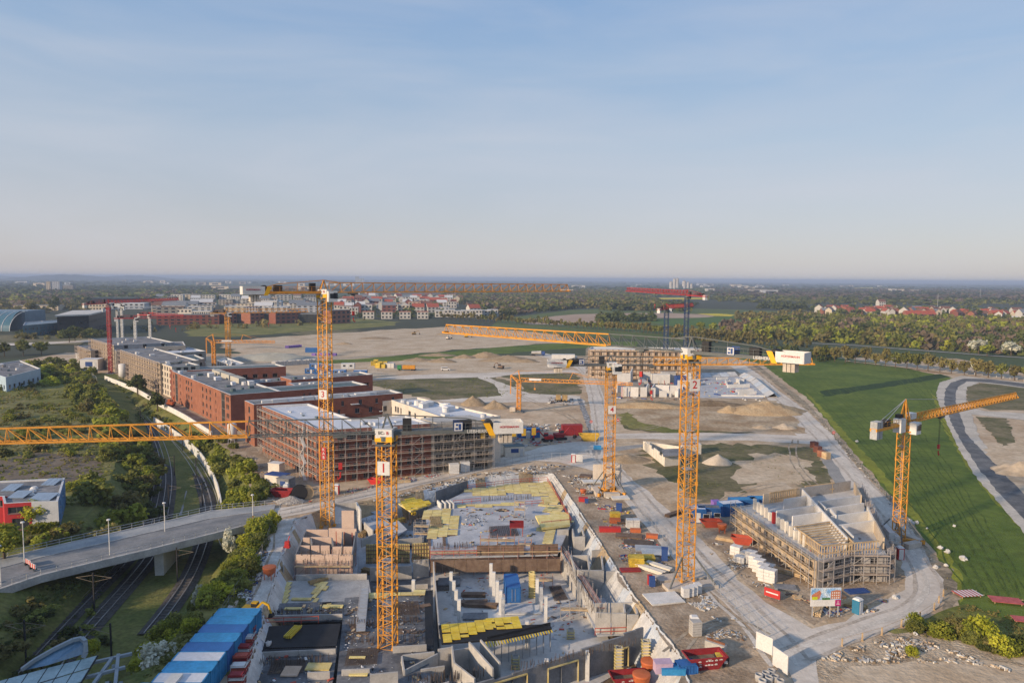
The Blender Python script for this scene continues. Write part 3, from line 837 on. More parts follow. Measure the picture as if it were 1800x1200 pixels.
    if style == 'apex':
        mb = MB()
        Hd = extra or 5.0
        for s in (-1, 1):
            mb.bar((0.8, s*0.7, 0), (0, 0, Hd), 0.2); mb.bar((-0.8, s*0.7, 0), (0, 0, Hd), 0.2)
            for q in range(1, 4):
                zq = Hd*q/4; k = 0.8*(1-q/4)
                mb.bar((k, s*0.7*(1-q/4), zq), (-k, s*0.7*(1-q/4), zq), 0.1)
        at_jib('tower_head', mb, jcol)
        mb = MB()
        for s in (-1, 1):
            mb.bar((0, 0, Hd), (-Lc+1, s*0.6, 0.3), 0.08)
        mb.bar((0, 0, Hd), (Lj*0.62, 0, h), 0.08)
        at_jib('tie_bar', mb, STEEL)
        mb = MB(); mb.box(-w*0.9-0.9, -0.2, -1.4, 1.8, 1.5, 2.6); at_jib('machinery_house', mb, CWHT)
        mb = MB(); mb.box(2.6, 0.1, h*0.4, 2.0, 1.2, 1.1); at_jib('hoist_cabinet', mb, CWHT)
    return t
def ang(dx, dy): return math.atan2(dy, dx)
b1 = at(682, 1135, -1.5)
crane('yellow tower crane marked 1 rising through the dark slab of the excavation', b1, 28.0, ang(-.987, -.16), 62, 17.6, grey=17.0, number=('1', 24.2, 0.0), sign='EC-B', board=True, hook=0.1, mrot=rad(-10), bank=-9.8, foot=None, w=2.1)
b2 = at(1204, 1018, 0.6)
crane('yellow tower crane marked 2 on a concrete ballast base beside the gravel road', b2, 37.5, ang(-43, 39), 58, 17.4, grey=15.0, number=('2', 33.2, 0.2), sign='EC-B', board=True, hook=0.16, mrot=rad(12), bank=-7.2, foot=None, w=2.15)
b3 = at(576, 928, -3.0)
crane('tallest yellow tower crane marked 3 at the left edge of the excavation', b3, 46.0, ang(.85, .53), 62, 15.2, jcol=CYO, grey=0.0, number=('3', 25.8, 0.0), sign='EC-B', board=True, hook=0.1, mrot=rad(-14), foot='pad', w=2.05, extra=None)
b4 = at(1070, 866, 0.1)
pz = 13.4+3.0
mb = MB(); mb.box(0, -1.25, pz-1.3, 1.1, .06, 2.6)
pl = mb.build('name_plate', SIGNR, [o for o in COL.objects if o.get('label', '').startswith('tallest yellow')][0], rz=rad(-14))
for k, c in enumerate('KAB'): text(c, .85, WHITE, pl, (0, -1.30, pz+.82-.82*k), (math.pi/2, 0, 0))
crane('yellow tower crane marked 4 on a cross base beside the road junction', b4, 29.4, ang(1, .08), 48, 13.5, grey=9, number=('4', 20.0, 0.15), sign='EC-B', board=True, hook=0.2, mrot=rad(6), bank=-7, foot='cross', h=1.7, w=2.05)
b6 = at(1579, 952, 0.1)
crane('yellow crane with a pointed head and twin counterweights at the bend of the gravel road', b6, 22.3, ang(43, 32), 53, 11.5, style='apex', mrot=rad(25), foot='cross', w=1.6, h=1.5, bay=1.5, cwt=0.15, bwt=0.08, hook=0.28, cwm=M('grey_ballast', (0.36, 0.37, 0.37), 0.9, 0.15, 0.5), extra=4.6)
b = at(1204, 664, 0)
crane('taller red crane on a blue mast above the white block walls', b, htop(b, 522), ang(-.42, .9), 54, 15, jcol=CRED, mcol=CBLUE, w=2.0, h=2.3, cab=CDARK, cwm=CWHT, cwt=0.24, bwt=0.12, foot='pad', hook=0.5, slant=0.02)
b = at(1169, 662, 0)
crane('shorter red crane on a blue mast above the white block walls', b, htop(b, 546), ang(.5, .86), 45, 13, jcol=CRED, mcol=CBLUE, w=2.0, h=2.3, cab=CWHT, cwm=CWHT, cwt=0.24, bwt=0.12, foot='pad', hook=0.7)
b = at(195, 656, 0)
crane('dark red lattice crane in front of the beige scaffolded row', b, htop(b, 536), ang(.15, .99), 60, 18, jcol=CRED, mcol=CRED, w=1.35, h=1.5, cwm=CWHT, cwt=0.24, bwt=0.12, foot='pad', hook=0.6)
for px, Y, py, dr, L, lab in ((236, 430, 562, (.95, .3), 36, 'white mast crane with red and white jib behind the beige row'), (262, 480, 556, (.9, -.4), 30, 'white mast crane with a dark round cabin behind the flat white roofs'),
                              (205, 540, 545, (.5, .8), 34, 'pale thin crane nearest the dark exhibition hall'), (213, 500, 542, (-.6, .8), 30, 'pale thin crane just right of the red lattice mast')):
    b = Vector(((px-900)/F*Y, Y, 0))
    crane(lab, b, htop(b, py), ang(*dr), L, 11, jcol=CRED if px in (236, 262) else CWHT, mcol=CWHT, w=1.1, h=1.3, cwm=CWHT, cwt=0.22, bwt=0.10, foot='pad', hook=0.6)
Y = 415; b = Vector(((399-900)/F*Y, Y, 0))
crane('yellow crane behind the flat roofs of the brick courtyard block', b, htop(b, 553), ang(.9, .43), 44, 9, w=2.1, h=2.2, cwt=0.24, bwt=0.12, foot='pad', hook=0.5)
# ---- small self-erecting cranes
def selferect(label, base, ztop, jang, L, group=None, cw=0.2):
    t = thing('self_erecting_crane', label, 'crane', base)
    H = ztop-base[2]
    a, b = mast_mesh(1.3, H, 1.5, cw, cw*0.55)
    ms = a.build('mast', CYO, t, rz=jang); b.build('bracing', CYO, ms)
    def J(name, mb, m):
        o = mb.build(name, m, t); o.rotation_euler = (0, 0, jang); return o
    mb = MB(); tri_lattice(mb, 0.6, L, 1.0, 1.3, 1.8, cw*0.8, cw*0.5, 0.6, z=H-0.6); J('jib', mb, CYO)
    mb = MB()
    for s in (-0.45, 0.45):
        mb.bar((0.3, s, H), (-0.2, s, H+3.4), cw*0.8); mb.bar((-0.6, s, H-1), (-3.2, s, H+1.6), cw*0.8); mb.bar((-3.2, s, H+1.6), (-0.2, s, H+3.4), cw*0.5); mb.bar((-3.2, s, H+1.6), (-3.2, s, H-5.5), cw*0.6)
        mb.bar((-3.2, s, H+1.6), (-0.5, s, H+0.2), cw*0.6)
    J('a_frame', mb, CYO)
    mb = MB(); mb.bar((L*0.45, 0, H+0.5), (L*0.48, 0, H+3.2), cw*0.7); mb.bar((L*0.48, 0, H+3.2), (L*0.62, 0, H+1.6), cw*0.5); mb.bar((-0.2, 0, H+3.4), (L*0.48, 0, H+3.2), 0.06); mb.bar((L*0.48, 0, H+3.2), (L*0.9, 0, H+0.5), 0.06)
    J('jib_strut', mb, CYO)
    mb = MB(); mb.box(6.2, -0.55, H-0.1, 4.6, 0.08, 0.8); J('name_board', mb, WHITE)
    mb = MB(); mb.box(-2.2, 0, 0.2, 2.2, 2.6, 1.7); J('ballast', mb, BALL)
    mb = MB(); mb.box(0, 0, 0, 3.8, 3.8, 0.3); mb.box(0, 0, 0.3, 1.7, 1.7, 0.6); J('base_frame', mb, CGR)
    mb = MB(); xt = 6.0; mb.bar((xt, 0, H-0.7), (xt, 0, H-3.0), 0.06); mb.box(xt, 0, H-3.6, 0.6, 0.4, 0.6); J('hook_block', mb, CYO)
b = at(912, 724, 0)
selferect('small orange self-erecting crane standing on bare soil beyond the white roofed block', b, htop(b, 667), ang(1, -.2), 42, cw=0.26)
Y = 345; b = Vector(((373-900)/F*Y, Y, 0))
selferect('small yellow self-erecting crane among the courtyard roofs', b, htop(b, 600), ang(1, .1), 28, cw=0.3)
# ------------------------------------------------------------------ buildings
BRICK = M('red_brick', (0.185, 0.066, 0.044), 0.9, 0.18, 0.5, c2=(0.245, 0.092, 0.060))  # deeper copy, also used on shaded fronts with the shade in its colour
BRICKO = M('orange_brick', (0.235, 0.095, 0.057), 0.9, 0.18, 0.5, c2=(0.31, 0.13, 0.078))  # warmer copy, also used on sun-facing walls with the sunlight in its colour
BRICKD = M('brown_brick', (0.17, 0.062, 0.045), 0.9, 0.12, 0.5, c2=(0.21, 0.08, 0.055))  # darker copy, also used where fronts turn from the sun, shade in its colour
BEIGE = M('beige_render', (0.42, 0.335, 0.245), 0.9, 0.1, 0.3, c2=(0.50, 0.41, 0.31))
BEIGE2 = M('pale_render', (0.52, 0.45, 0.36), 0.9, 0.08, 0.3)
OFFW = M('off_white_render', (0.62, 0.56, 0.48), 0.9, 0.07, 0.3)
ROOFG = M('roof_felt', (0.13, 0.132, 0.14), 0.9, 0.2, 0.25, c2=(0.25, 0.248, 0.25))
ROOFT = M('teal_roof', (0.075, 0.115, 0.125), 0.7, 0.15, 0.2, c2=(0.11, 0.15, 0.16))
ROOFW = M('white_roof', (0.50, 0.53, 0.58), 0.8, 0.1, 0.2, c2=(0.60, 0.62, 0.66))
CAPM = M('parapet_metal', (0.52, 0.53, 0.54), 0.5, 0.06, 0.5)
FRAME = M('window_frame', (0.20, 0.19, 0.18), 0.7, 0.1, 0.5)
DGLASS = M('dark_glazing', (0.035, 0.035, 0.028), 0.2, 0.3, 0.5, spec=0.5)
SCAF = M('scaffold_tube', (0.36, 0.34, 0.33), 0.6, 0.1, 0.6)
SCAFD = M('scaffold_deck', (0.36, 0.30, 0.25), 0.85, 0.15, 0.5)
def facade(mb, p0, p1, z0, z1, wins, depth=0.22, m=0):
    """a wall from p0 to p1 (outside on the right hand) with real openings u0,u1,v0,v1"""
    p0, p1 = Vector((p0[0], p0[1], 0)), Vector((p1[0], p1[1], 0))
    L = (p1-p0).length
    d = (p1-p0)/L
    nrm = Vector((d.y, -d.x, 0))
    def P(u, v, k=0.0): return p0+d*u+Vector((0, 0, v))-nrm*k
    us = sorted({0.0, L} | {round(w[0], 3) for w in wins} | {round(w[1], 3) for w in wins})
    vs = sorted({z0, z1} | {round(w[2], 3) for w in wins} | {round(w[3], 3) for w in wins})
    holes = [(round(a, 3), round(b, 3), round(c, 3), round(e, 3)) for a, b, c, e in wins]
    for j in range(len(vs)-1):
        vm = (vs[j]+vs[j+1])/2
        row = [h for h in holes if h[2] < vm < h[3]]
        start = None
        for i in range(len(us)-1):
            um = (us[i]+us[i+1])/2
            hole = any(h[0] < um < h[1] for h in row)
            if not hole and start is None: start = us[i]
            if start is not None and (hole or i == len(us)-2):
                e = us[i] if hole else us[i+1]
                if e-start > 1e-4: mb.quad(P(start, vs[j]), P(e, vs[j]), P(e, vs[j+1]), P(start, vs[j+1]), m)
                start = None
    for a, b, c, e in holes:
        for q in (((a, c), (b, c)), ((b, c), (b, e)), ((b, e), (a, e)), ((a, e), (a, c))):
            (x0, y0), (x1, y1) = q
            mb.quad(P(x1, y1), P(x0, y0), P(x0, y0, depth), P(x1, y1, depth), m)
WM = {}
def win_mesh(w, h, fr, gl, bars=1, name='window'):
    k = (round(w, 1), round(h, 1), fr.name, gl.name, bars)
    if k not in WM:
        a, b = MB(), MB()
        t = 0.09
        for x in (-w/2+t/2, w/2-t/2): a.box(x, 0, 0, t, 0.1, h)
        a.box(0, 0, 0, w-2*t, 0.1, t); a.box(0, 0, h-t, w-2*t, 0.1, t)
        for i in range(bars): a.box(-w/2+w*(i+1)/(bars+1), 0, t, t*0.8, 0.09, h-2*t)
        a.box(0, -0.2, -0.07, w+0.1, 0.3, 0.06)
        b.quad((-w/2, 0.01, 0), (w/2, 0.01, 0), (w/2, 0.01, h), (-w/2, 0.01, h))
        WM[k] = (a.mesh(name, fr), b.mesh('pane', gl))
    return WM[k]
def windows(parent, p0, p1, wins, fr=None, gl=None, depth=0.2, bars=1, kid=True):
    p0, p1 = Vector((p0[0], p0[1], 0)), Vector((p1[0], p1[1], 0))
    d = (p1-p0).normalized()
    nrm = Vector((d.y, -d.x, 0))
    rz = math.atan2(d.y, d.x)
    for a, b, c, e in wins:
        fm, pm = win_mesh(b-a, e-c, fr or FRAME, gl or GLASS, bars)
        q = p0+d*((a+b)/2)-nrm*depth
        o = inst('window', fm, parent, (q.x, q.y, c), rz)
        if kid: inst('pane', pm, o)
def wgrid(L, rows, n, w, h, m0=1.5, m1=1.5, skip=0.0, jit=0.0, rng=None):
    o = []
    for v in rows:
        for i in range(n):
            if rng and rng.random() < skip: continue
            u = m0+(L-m0-m1)*(i+0.5)/n+(rng.uniform(-jit, jit) if rng else 0)
            o.append((u-w/2, u+w/2, v, v+h))
    return o
def ccw(poly):
    a = sum(poly[i][0]*poly[(i+1) % len(poly)][1]-poly[(i+1) % len(poly)][0]*poly[i][1] for i in range(len(poly)))
    return poly if a > 0 else poly[::-1]
def block(t, poly, z0, z1, wall, roof, wins=None, par=0.5, cap=CAPM, fr=None, gl=None, bars=1, kid=True, wname='wall', walls=None):
    """one volume of a building, corners counter-clockwise; wins = {edge number: openings}"""
    wins = wins or {}
    n = len(poly)
    for i in range(n):
        mb = MB()
        facade(mb, poly[i], poly[(i+1) % n], z0, z1+par, wins.get(i, []))
        mb.build(wname, (walls or {}).get(i, wall), t)
        if i in wins: windows(t, poly[i], poly[(i+1) % n], wins[i], fr, gl, bars=bars, kid=kid)
    mb = MB()
    mb.v = [(p[0], p[1], z1) for p in poly]
    for tr in tessellate_polygon([[Vector((p[0], p[1], 0)) for p in poly]]):
        a, b, c = (poly[k] for k in tr)
        if (b[0]-a[0])*(c[1]-a[1])-(c[0]-a[0])*(b[1]-a[1]) < 0: tr = tr[::-1]
        mb.f.append(tuple(tr)); mb.m.append(0)
    rf = mb.build('roof', roof, t)
    if par:
        mb = MB()
        inn = [Vector(p) for p in inset(poly, 0.4)]
        for i in range(n):
            j = (i+1) % n
            a, b, c, d = poly[i], poly[j], inn[j], inn[i]
            z = z1+par
            o = [(a[0], a[1], z+.06), (b[0], b[1], z+.06), (c[0], c[1], z+.06), (d[0], d[1], z+.06)]
            mb.add([(p[0], p[1], z) for p in (a, b, c, d)]+o, BOXF)
            mb.quad((d[0], d[1], z), (c[0], c[1], z), (c[0], c[1], z1), (d[0], d[1], z1))
        mb.build('parapet', cap, t)
    return rf
def inset(poly, d):
    n = len(poly)
    o = []
    for i in range(n):
        a, b, c = (Vector(poly[k % n][:2]) for k in (i-1, i, i+1))
        n1 = Vector((-(b-a).y, (b-a).x)).normalized(); n2 = Vector((-(c-b).y, (c-b).x)).normalized()
        k = n1+n2
        o.append(b+k*(d/max(0.3, k.dot(n1))))
    return o
def roof_units(t, poly, z, n, rng, mats, big=2.2):
    xs_ = [p[0] for p in poly]; ys_ = [p[1] for p in poly]
    k = 0
    for _ in range(n*12):
        if k >= n: break
        p = (rng.uniform(min(xs_), max(xs_)), rng.uniform(min(ys_), max(ys_)))
        if not inside(p, inset(poly, 1.5)): continue
        mb = MB()
        s = rng.uniform(0.5, 1.0)*big
        if rng.random() < 0.3: mb.cyl((*p, z), (*p, z+s*0.5), s*0.4, s*0.35, 10)
        else:
            mb.box(*p, z, s, s*rng.uniform(0.5, 1.0), s*rng.uniform(0.2, 0.6), BRZ)
        mb.build(rng.choice(['roof_vent', 'roof_unit', 'skylight']), rng.choice(mats), t)
        k += 1
BRZ = math.atan2(-53, 38)
rb = random.Random(11)
def scaffold(label, pts, z0, levels, lift=2.0, bay=2.6, off=0.35, dep=1.0, group=None, tube=None, deckm=None, wide=0.06, brace=True, net=None, rails=True):
    """scaffold along a line of points, the wall lying on the left hand of the line"""
    t = thing('scaffold', label, 'scaffold', (pts[0][0], pts[0][1], z0), 0, group)
    o0 = Vector((pts[0][0], pts[0][1], 0))
    tube = tube or SCAF; deckm = deckm or SCAFD
    H = levels*lift+1.0
    pm = MB(); pm.bar((0, 0, 0), (0, 0, H), wide); pm.box(0, 0, 0, 0.25, 0.25, 0.05)
    pmesh = pm.mesh('standard', tube)
    for k in range(len(pts)-1):
        a, b = Vector((pts[k][0], pts[k][1], 0))-o0, Vector((pts[k+1][0], pts[k+1][1], 0))-o0
        L = (b-a).length
        d = (b-a)/L
        nr = Vector((d.y, -d.x, 0))
        n = max(1, round(L/bay))
        for i in range(n+1):
            for q in (off, off+dep):
                p = a+d*(L*i/n)+nr*q
                inst('standard', pmesh, t, p)
        for lv in range(1, levels+1):
            z = lv*lift
            mb = MB()
            for i in range(n):
                p0, p1 = a+d*(L*i/n+0.04)+nr*(off+dep/2), a+d*(L*(i+1)/n-0.04)+nr*(off+dep/2)
                mb.bar(p0+Vector((0, 0, z)), p1+Vector((0, 0, z)), dep*0.92, h=0.06)
            mb.bar(a+nr*(off+dep+0.03)+Vector((0, 0, z+0.13)), b+nr*(off+dep+0.03)+Vector((0, 0, z+0.13)), 0.04, h=0.15)
            dk = mb.build('deck', deckm, t)
            if rails:
                mb = MB()
                for hh in (0.55, 1.05): mb.bar(a+nr*(off+dep)+Vector((0, 0, z+hh)), b+nr*(off+dep)+Vector((0, 0, z+hh)), 0.04)
                mb.build('guard_rail', tube, t)
        if brace:
            for i in range(0, n, 4):
                mb = MB()
                for lv in range(levels):
                    s = i if lv % 2 == 0 else i+1
                    e = i+1 if lv % 2 == 0 else i
                    if max(s, e) > n: continue
                    mb.bar(a+d*(L*s/n)+nr*(off+dep)+Vector((0, 0, lv*lift)), a+d*(L*e/n)+nr*(off+dep)+Vector((0, 0, (lv+1)*lift)), 0.06)
                mb.build('brace', tube, t)
    return t
# ---- B: red brick courtyard block
hB = 11.4
N, Fb, Eb = at(405, 694, hB+.5), at(302, 652, hB+.5), at(646, 676, hB+.5)
dl = (Fb-N).normalized(); df = (Eb-N).normalized()
t = thing('brick_building', 'four storey red brick courtyard block with dark glazed stair strips', 'building', (N.x, N.y, 0))
def loc(ps): return [(p.x-N.x, p.y-N.y) for p in ps]
Ll, Lf = (Fb-N).length, (Eb-N).length
w_ = 16.0
rows = [1.2, 4.1, 7.0, 9.0]
g0 = [(4.0, 6.2), (Ll*0.70, Ll*0.70+0.6)]
wl = []
u_near = lambda s: Ll-s
for v in (1.0, 3.9, 6.8, 9.3):
    for s in (2.4, 3.9): wl.append((u_near(s)-0.6, u_near(s)+0.6, v, v+1.5))
    for c in (0.30, 0.36, 0.42, 0.62, 0.67, 0.71): wl.append((u_near(Ll*c)-0.7, u_near(Ll*c)+0.7, v, v+1.4))
    for c in (0.215, 0.83): wl.append((u_near(Ll*c)-0.4, u_near(Ll*c)+0.4, v, v+1.3))
    wl.append((u_near(Ll*0.965)-0.6, u_near(Ll*0.965)+0.6, v, v+1.4))
strips = [(u_near(9.6), u_near(6.2)), (u_near(Ll*0.93), u_near(Ll*0.885))]
st_w = [(a, b, 0.6, hB) for a, b in strips]
wl = [w for w in wl if not any(w[1] > a-0.2 and w[0] < b+0.2 for a, b in strips)]
P1 = loc([Fb, N, N+df*w_, Fb+df*w_])
hgt = hB
wing = block(t, P1, 0, hB, BRICKO, ROOFG, {0: wl+st_w}, fr=FRAME, gl=GLASS, kid=False)  # sun-facing wing in the orange copy, sunlight put into its colour
roof_units(t, P1, hB, 14, rb, [WHITE, ROOFT, CAPM, ROOFW], 3.0)
for k in range(3):   # three plant boxes in a row on the roof
    c = Vector(P1[3])-Vector((df.x*3.0, df.y*3.0))-Vector((dl.x, dl.y))*(18+k*11.5)
    mb = MB(); mb.box(c.x, c.y, hB, 10.0, 2.6, 1.8, math.atan2(dl.y, dl.x)); o = mb.build('plant_housing', M('plant_box', (0.42, 0.40, 0.34), 0.8, 0.1, 1.0), t)
mul = MB()
dln = -dl
for a, b in strips:
    p = Fb-N
    for q in range(4):
        u = a+(b-a)*q/3
        x = p+dln*u
        mul.bar((x.x, x.y, 0.6), (x.x, x.y, hB), 0.12)
    for z in (3.4, 6.3, 9.2):
        xa, xb = p+dln*a, p+dln*b
        mul.bar((xa.x, xa.y, z), (xb.x, xb.y, z), 0.12)
mul.build('mullions', FRAME, t)
P2 = loc([N+df*w_, Eb, Eb+dl*12, N+df*w_+dl*12])
wf = [(u-0.35, u+0.35, v, v+4.5) for u in (8, 10, 12.5, 15) for v in (1.0, 6.0)]
block(t, loc([N+df*.02, Eb, Eb+dl*12.5, N+df*.02+dl*12.5])[0:0] or P2, 0, hB-.02, BRICKD, ROOFT, {0: wf+[(u, u+1.2, v, v+1.4) for v in (1, 4, 7) for u in range(24, int(Lf-w_)-3, 5)]}, fr=FRAME, kid=False)  # shade of this front put into the brown copy
mb = MB(); x0 = N-N; mb.v = []
facade(mb, (0.02*df.x-0.03*dl.x, 0.02*df.y-0.03*dl.y), (df.x*w_-0.03*dl.x, df.y*w_-0.03*dl.y), 0, hB+.5, [(4+q*2.2, 4.7+q*2.2, 1, 10) for q in range(4)]); mb.build('wall', BRICKD, t)  # darker skin over the wing front, shade painted as brown brick
mb = MB(); a = dl*5.5; mb.prism([(a.x-dl.x*5.0+0*df.x, a.y-dl.y*5.0), (df.x*w_+a.x-dl.x*5.0, df.y*w_+a.y-dl.y*5.0), (df.x*w_+a.x+dl.x*6, df.y*w_+a.y+dl.y*6), (a.x+dl.x*6, a.y+dl.y*6)], hB+.02, hB+.35); mb.build('roof', ROOFT, t)
Fb2, Eb2 = at(311, 652, hB), at(492, 643, hB)
e2 = (Eb2-Fb2).normalized()
P3 = ccw(loc([Fb+df*1.0+dl*.3, Eb2-dl*7, Eb2+dl*5, Fb+dl*11+df*1.0]))
block(t, P3, 0, hB, BRICKD, ROOFT, {0: [(u, u+2, v, v+1.6) for v in (4.5, 7.5) for u in range(18, int((Vector(P3[1])-Vector(P3[0])).length)-3, 4)]}, kid=False)
for (px, py, dx, wx, wy, h_) in ((450, 672, 0, 30, 10, 8.0), (575, 662, 0, 34, 12, 9.0), (548, 676, 0, 14, 10, 9.5)):
    c = at(px, py, h_)-N
    q = [c-df*wx/2-dl*wy/2, c+df*wx/2-dl*wy/2, c+df*wx/2+dl*wy/2, c-df*wx/2+dl*wy/2]
    pl = [(p.x, p.y) for p in q]
    block(t, pl, 0, h_, BRICKD, ROOFG, {0: [(u, u+2.4, v, v+1.7) for v in (1, 4.5) for u in range(2, int(wx)-3, 4)]}, kid=False, walls={3: BRICKO})  # left ends lighter: sunlight put into the orange copy
    roof_units(t, pl, h_, 7, rb, [WHITE, ROOFT, CAPM], 2.2)
# ---- C: long red brick block
hC = 12.0
N, E_, Lc_ = at(446, 711, hC+.5), at(708, 690.5, hC+.5), at(430, 704, hC+.5)
dl2 = (Lc_-N).normalized(); df2 = (E_-N).normalized()
t = thing('brick_building', 'long bright red brick block between the courtyard block and the scaffolded one', 'building', (N.x, N.y, 0))
Lf = (E_-N).length; Lw = (Lc_-N).length
wf = []
for v in (1.2, 4.2, 7.2, 9.9):
    u = 6.0
    while u < Lf-3:
        ww = rb.choice([0.9, 1.6, 1.6, 1.2]); wf.append((u, u+ww, v, v+1.6)); u += rb.choice([3.4, 4.6, 5.6])
P = loc([Lc_, N, E_, E_+dl2*Lw])
rf = block(t, P, 0, hC, BRICK, ROOFG, {0: [(Lw/2-.8, Lw/2+.8, v, v+1.9) for v in (0.9, 3.7, 6.5, 9.4)], 1: wf}, walls={0: BRICKO})  # orange end and deeper red front carry sun and shade in their colours
for i in range(12):
    c = Vector((df2.x*(6+(Lf-12)*i/12)+dl2.x*Lw*0.5, df2.y*(6+(Lf-12)*i/12)+dl2.y*Lw*0.5))
    mb = MB(); mb.box(c.x, c.y, hC, rb.uniform(1.2, 5), rb.uniform(1, 2), rb.uniform(0.5, 1.2), math.atan2(df2.y, df2.x)); mb.build('roof_unit', rb.choice([WHITE, CAPM, ROOFW]), t)
for i in range(5):   # small balconies
    mb = MB(); u = Lf*(.45+.1*i); c = N-N+df2*u-dl2*0.7
    mb.box(c.x, c.y, 4.2+3*(i % 3), 2.6, 1.3, 0.15, math.atan2(df2.y, df2.x)); mb.build('balcony', CAPM, t)
# ---- D: scaffolded brick block
hD = 12.6
N, Ed, Fd = at(565, 757, hD+.4), at(866, 737, hD+.4), at(460, 714, hD+.4)
dlD = (Fd-N).normalized(); dfD = (Ed-N).normalized()
t = thing('brick_building', 'five storey brick block wrapped in scaffolding at the street corner', 'building', (N.x, N.y, 0))
Ll, Lf = (Fd-N).length, (Ed-N).length
rows5 = [0.5, 3.0, 5.5, 8.0, 10.5]
wl = wgrid(Ll, rows5, 15, 1.2, 1.5, 1.5, 1.5, 0.06, 0.3, rb)
wfr = wgrid(Lf*0.62, rows5, 13, 1.15, 1.5, 1.5, 1, 0.22, 0.5, rb)
OPEN = M('dark_opening', (0.045, 0.04, 0.036), 0.9, 0.2, 0.5)  # matt dark panes, painted shade inside the unglazed holes
WF = M('pale_window_frame', (0.42, 0.36, 0.28), 0.8, 0.1, 0.6)
wd = 13.0
R1 = N+dfD*(Lf*0.62)
P = loc([Fd, N, R1, R1+dlD*wd, N+dlD*wd+dfD*wd, Fd+dfD*wd])
block(t, P, 0, hD, BRICKO, ROOFW, {0: wl, 1: wfr}, fr=FRAME, walls={1: BRICK})  # light of the street side and shade of the front painted as two bricks
GREYB = M('bare_block_wall', (0.27, 0.25, 0.22), 0.9, 0.15, 0.4)
P = loc([R1, Ed, Ed+dlD*wd, R1+dlD*wd])
Lr = Lf*0.38
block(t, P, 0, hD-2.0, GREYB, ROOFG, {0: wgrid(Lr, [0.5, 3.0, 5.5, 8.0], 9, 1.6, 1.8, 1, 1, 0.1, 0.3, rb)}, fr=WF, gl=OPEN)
mb = MB(); a = R1-N; b_ = Ed-N
mb.prism([(a.x+dfD.x*q+dlD.x*s, a.y+dfD.y*q+dlD.y*s) for q, s in ((2, 0.9), (Lr-1, 0.9), (Lr-1, 9), (2, 9))], hD-2.0, hD+0.3); mb.build('roof_storey', CONC, t)
INS = M('yellow_insulation', (0.62, 0.38, 0.04), 0.9, 0.1, 0.8)
for i in range(6):
    u = 14+i*2.9
    c = R1-N+dfD*u-dlD*0.06
    mb = MB(); mb.box(c.x, c.y, 8.0+(i % 2)*0.0, 1.2, 0.08, 2.0, math.atan2(dfD.y, dfD.x)); mb.build('insulation_board', INS, t)
lp = loc([N+dfD*3+dlD*3, R1+dlD*3, R1+dlD*10, N+dfD*11+dlD*10])
roof_units(t, lp, hD, 7, rb, [WHITE, CAPM, ROOFG], 2.0)
lp = loc([N+dfD*2+dlD*14, N+dfD*11+dlD*14, Fd+dfD*11-dlD*2, Fd+dfD*2-dlD*2])
roof_units(t, lp, hD, 7, rb, [WHITE, CAPM, ROOFT], 1.6)
SCR = M('scaffold_reddish', (0.36, 0.29, 0.25), 0.7, 0.1, 0.6)
scaffold('scaffold along the sunlit street side of the corner brick block', [Fd, N-dfD*0.0], 0, 6, 2.05, 2.7, tube=SCAF, deckm=SCAFD)
scaffold('scaffold along the shaded front of the corner brick block', [N, Ed], 0, 6, 2.05, 2.7, tube=SCAF, deckm=SCAFD)
st = thing('stair_tower', 'white scaffold stair tower at the sunlit side of the corner brick block', 'stairs', (N+dlD*7).xy.to_3d())
mb = MB()
for q in range(6):
    z = q*2.05
    a, b_ = (-dfD*2.2-dlD*(0 if q % 2 else 2.4)), (-dfD*2.2-dlD*(2.4 if q % 2 else 0))
    mb.bar(a+Vector((0, 0, z)), b_+Vector((0, 0, z+2.05)), 0.7, h=0.12)
    mb2 = MB(); c = -dfD*2.2-dlD*1.2; 
mb.build('flights', WHITE, st)
for s in (-0.2, 2.6):
    for e in (1.7, 2.7):
        mb = MB(); a = -dfD*e-dlD*s; mb.bar(a, a+Vector((0, 0, 13.5)), 0.1); mb.build('standard', WHITE, st)
# ---- E: white building in the corner
hE = 12.2
cs = [at(688, 703, hE+.5), at(800, 741, hE+.5), at(880, 731, hE+.5), at(734, 698, hE+.5)]
N = cs[0]
t = thing('white_building', 'white flat roofed block with pale parapet behind the scaffolded brick block', 'building', (N.x, N.y, 0))
P = loc(cs)
L0 = (cs[1]-cs[0]).length
block(t, P, 0, hE, OFFW, ROOFW, {0: [(u, u+ww, v, v+1.7) for v in (9.6, 6.6, 3.6) for u, ww in ((2.5, 1.2), (4.2, 1.2), (6.5, .8), (12, 1.6), (16, 1.0), (22, 1.5), (28, 1.5), (34, 1.5)) if u+ww < L0-1], 3: [(u, u+1.3, v, v+1.6) for v in (3.6, 6.6, 9.6) for u in (3, 7, 11)]}, cap=OFFW)
roof_units(t, P, hE, 12, rb, [WHITE, CAPM, ROOFW], 3.2)
lp = loc([cs[0]*.85+cs[3]*.15, cs[0]*.25+cs[3]*.75, (cs[0]*.3+cs[3]*.7)*.75+(cs[1]*.3+cs[2]*.7)*.25, cs[0]*.7+cs[1]*.3])
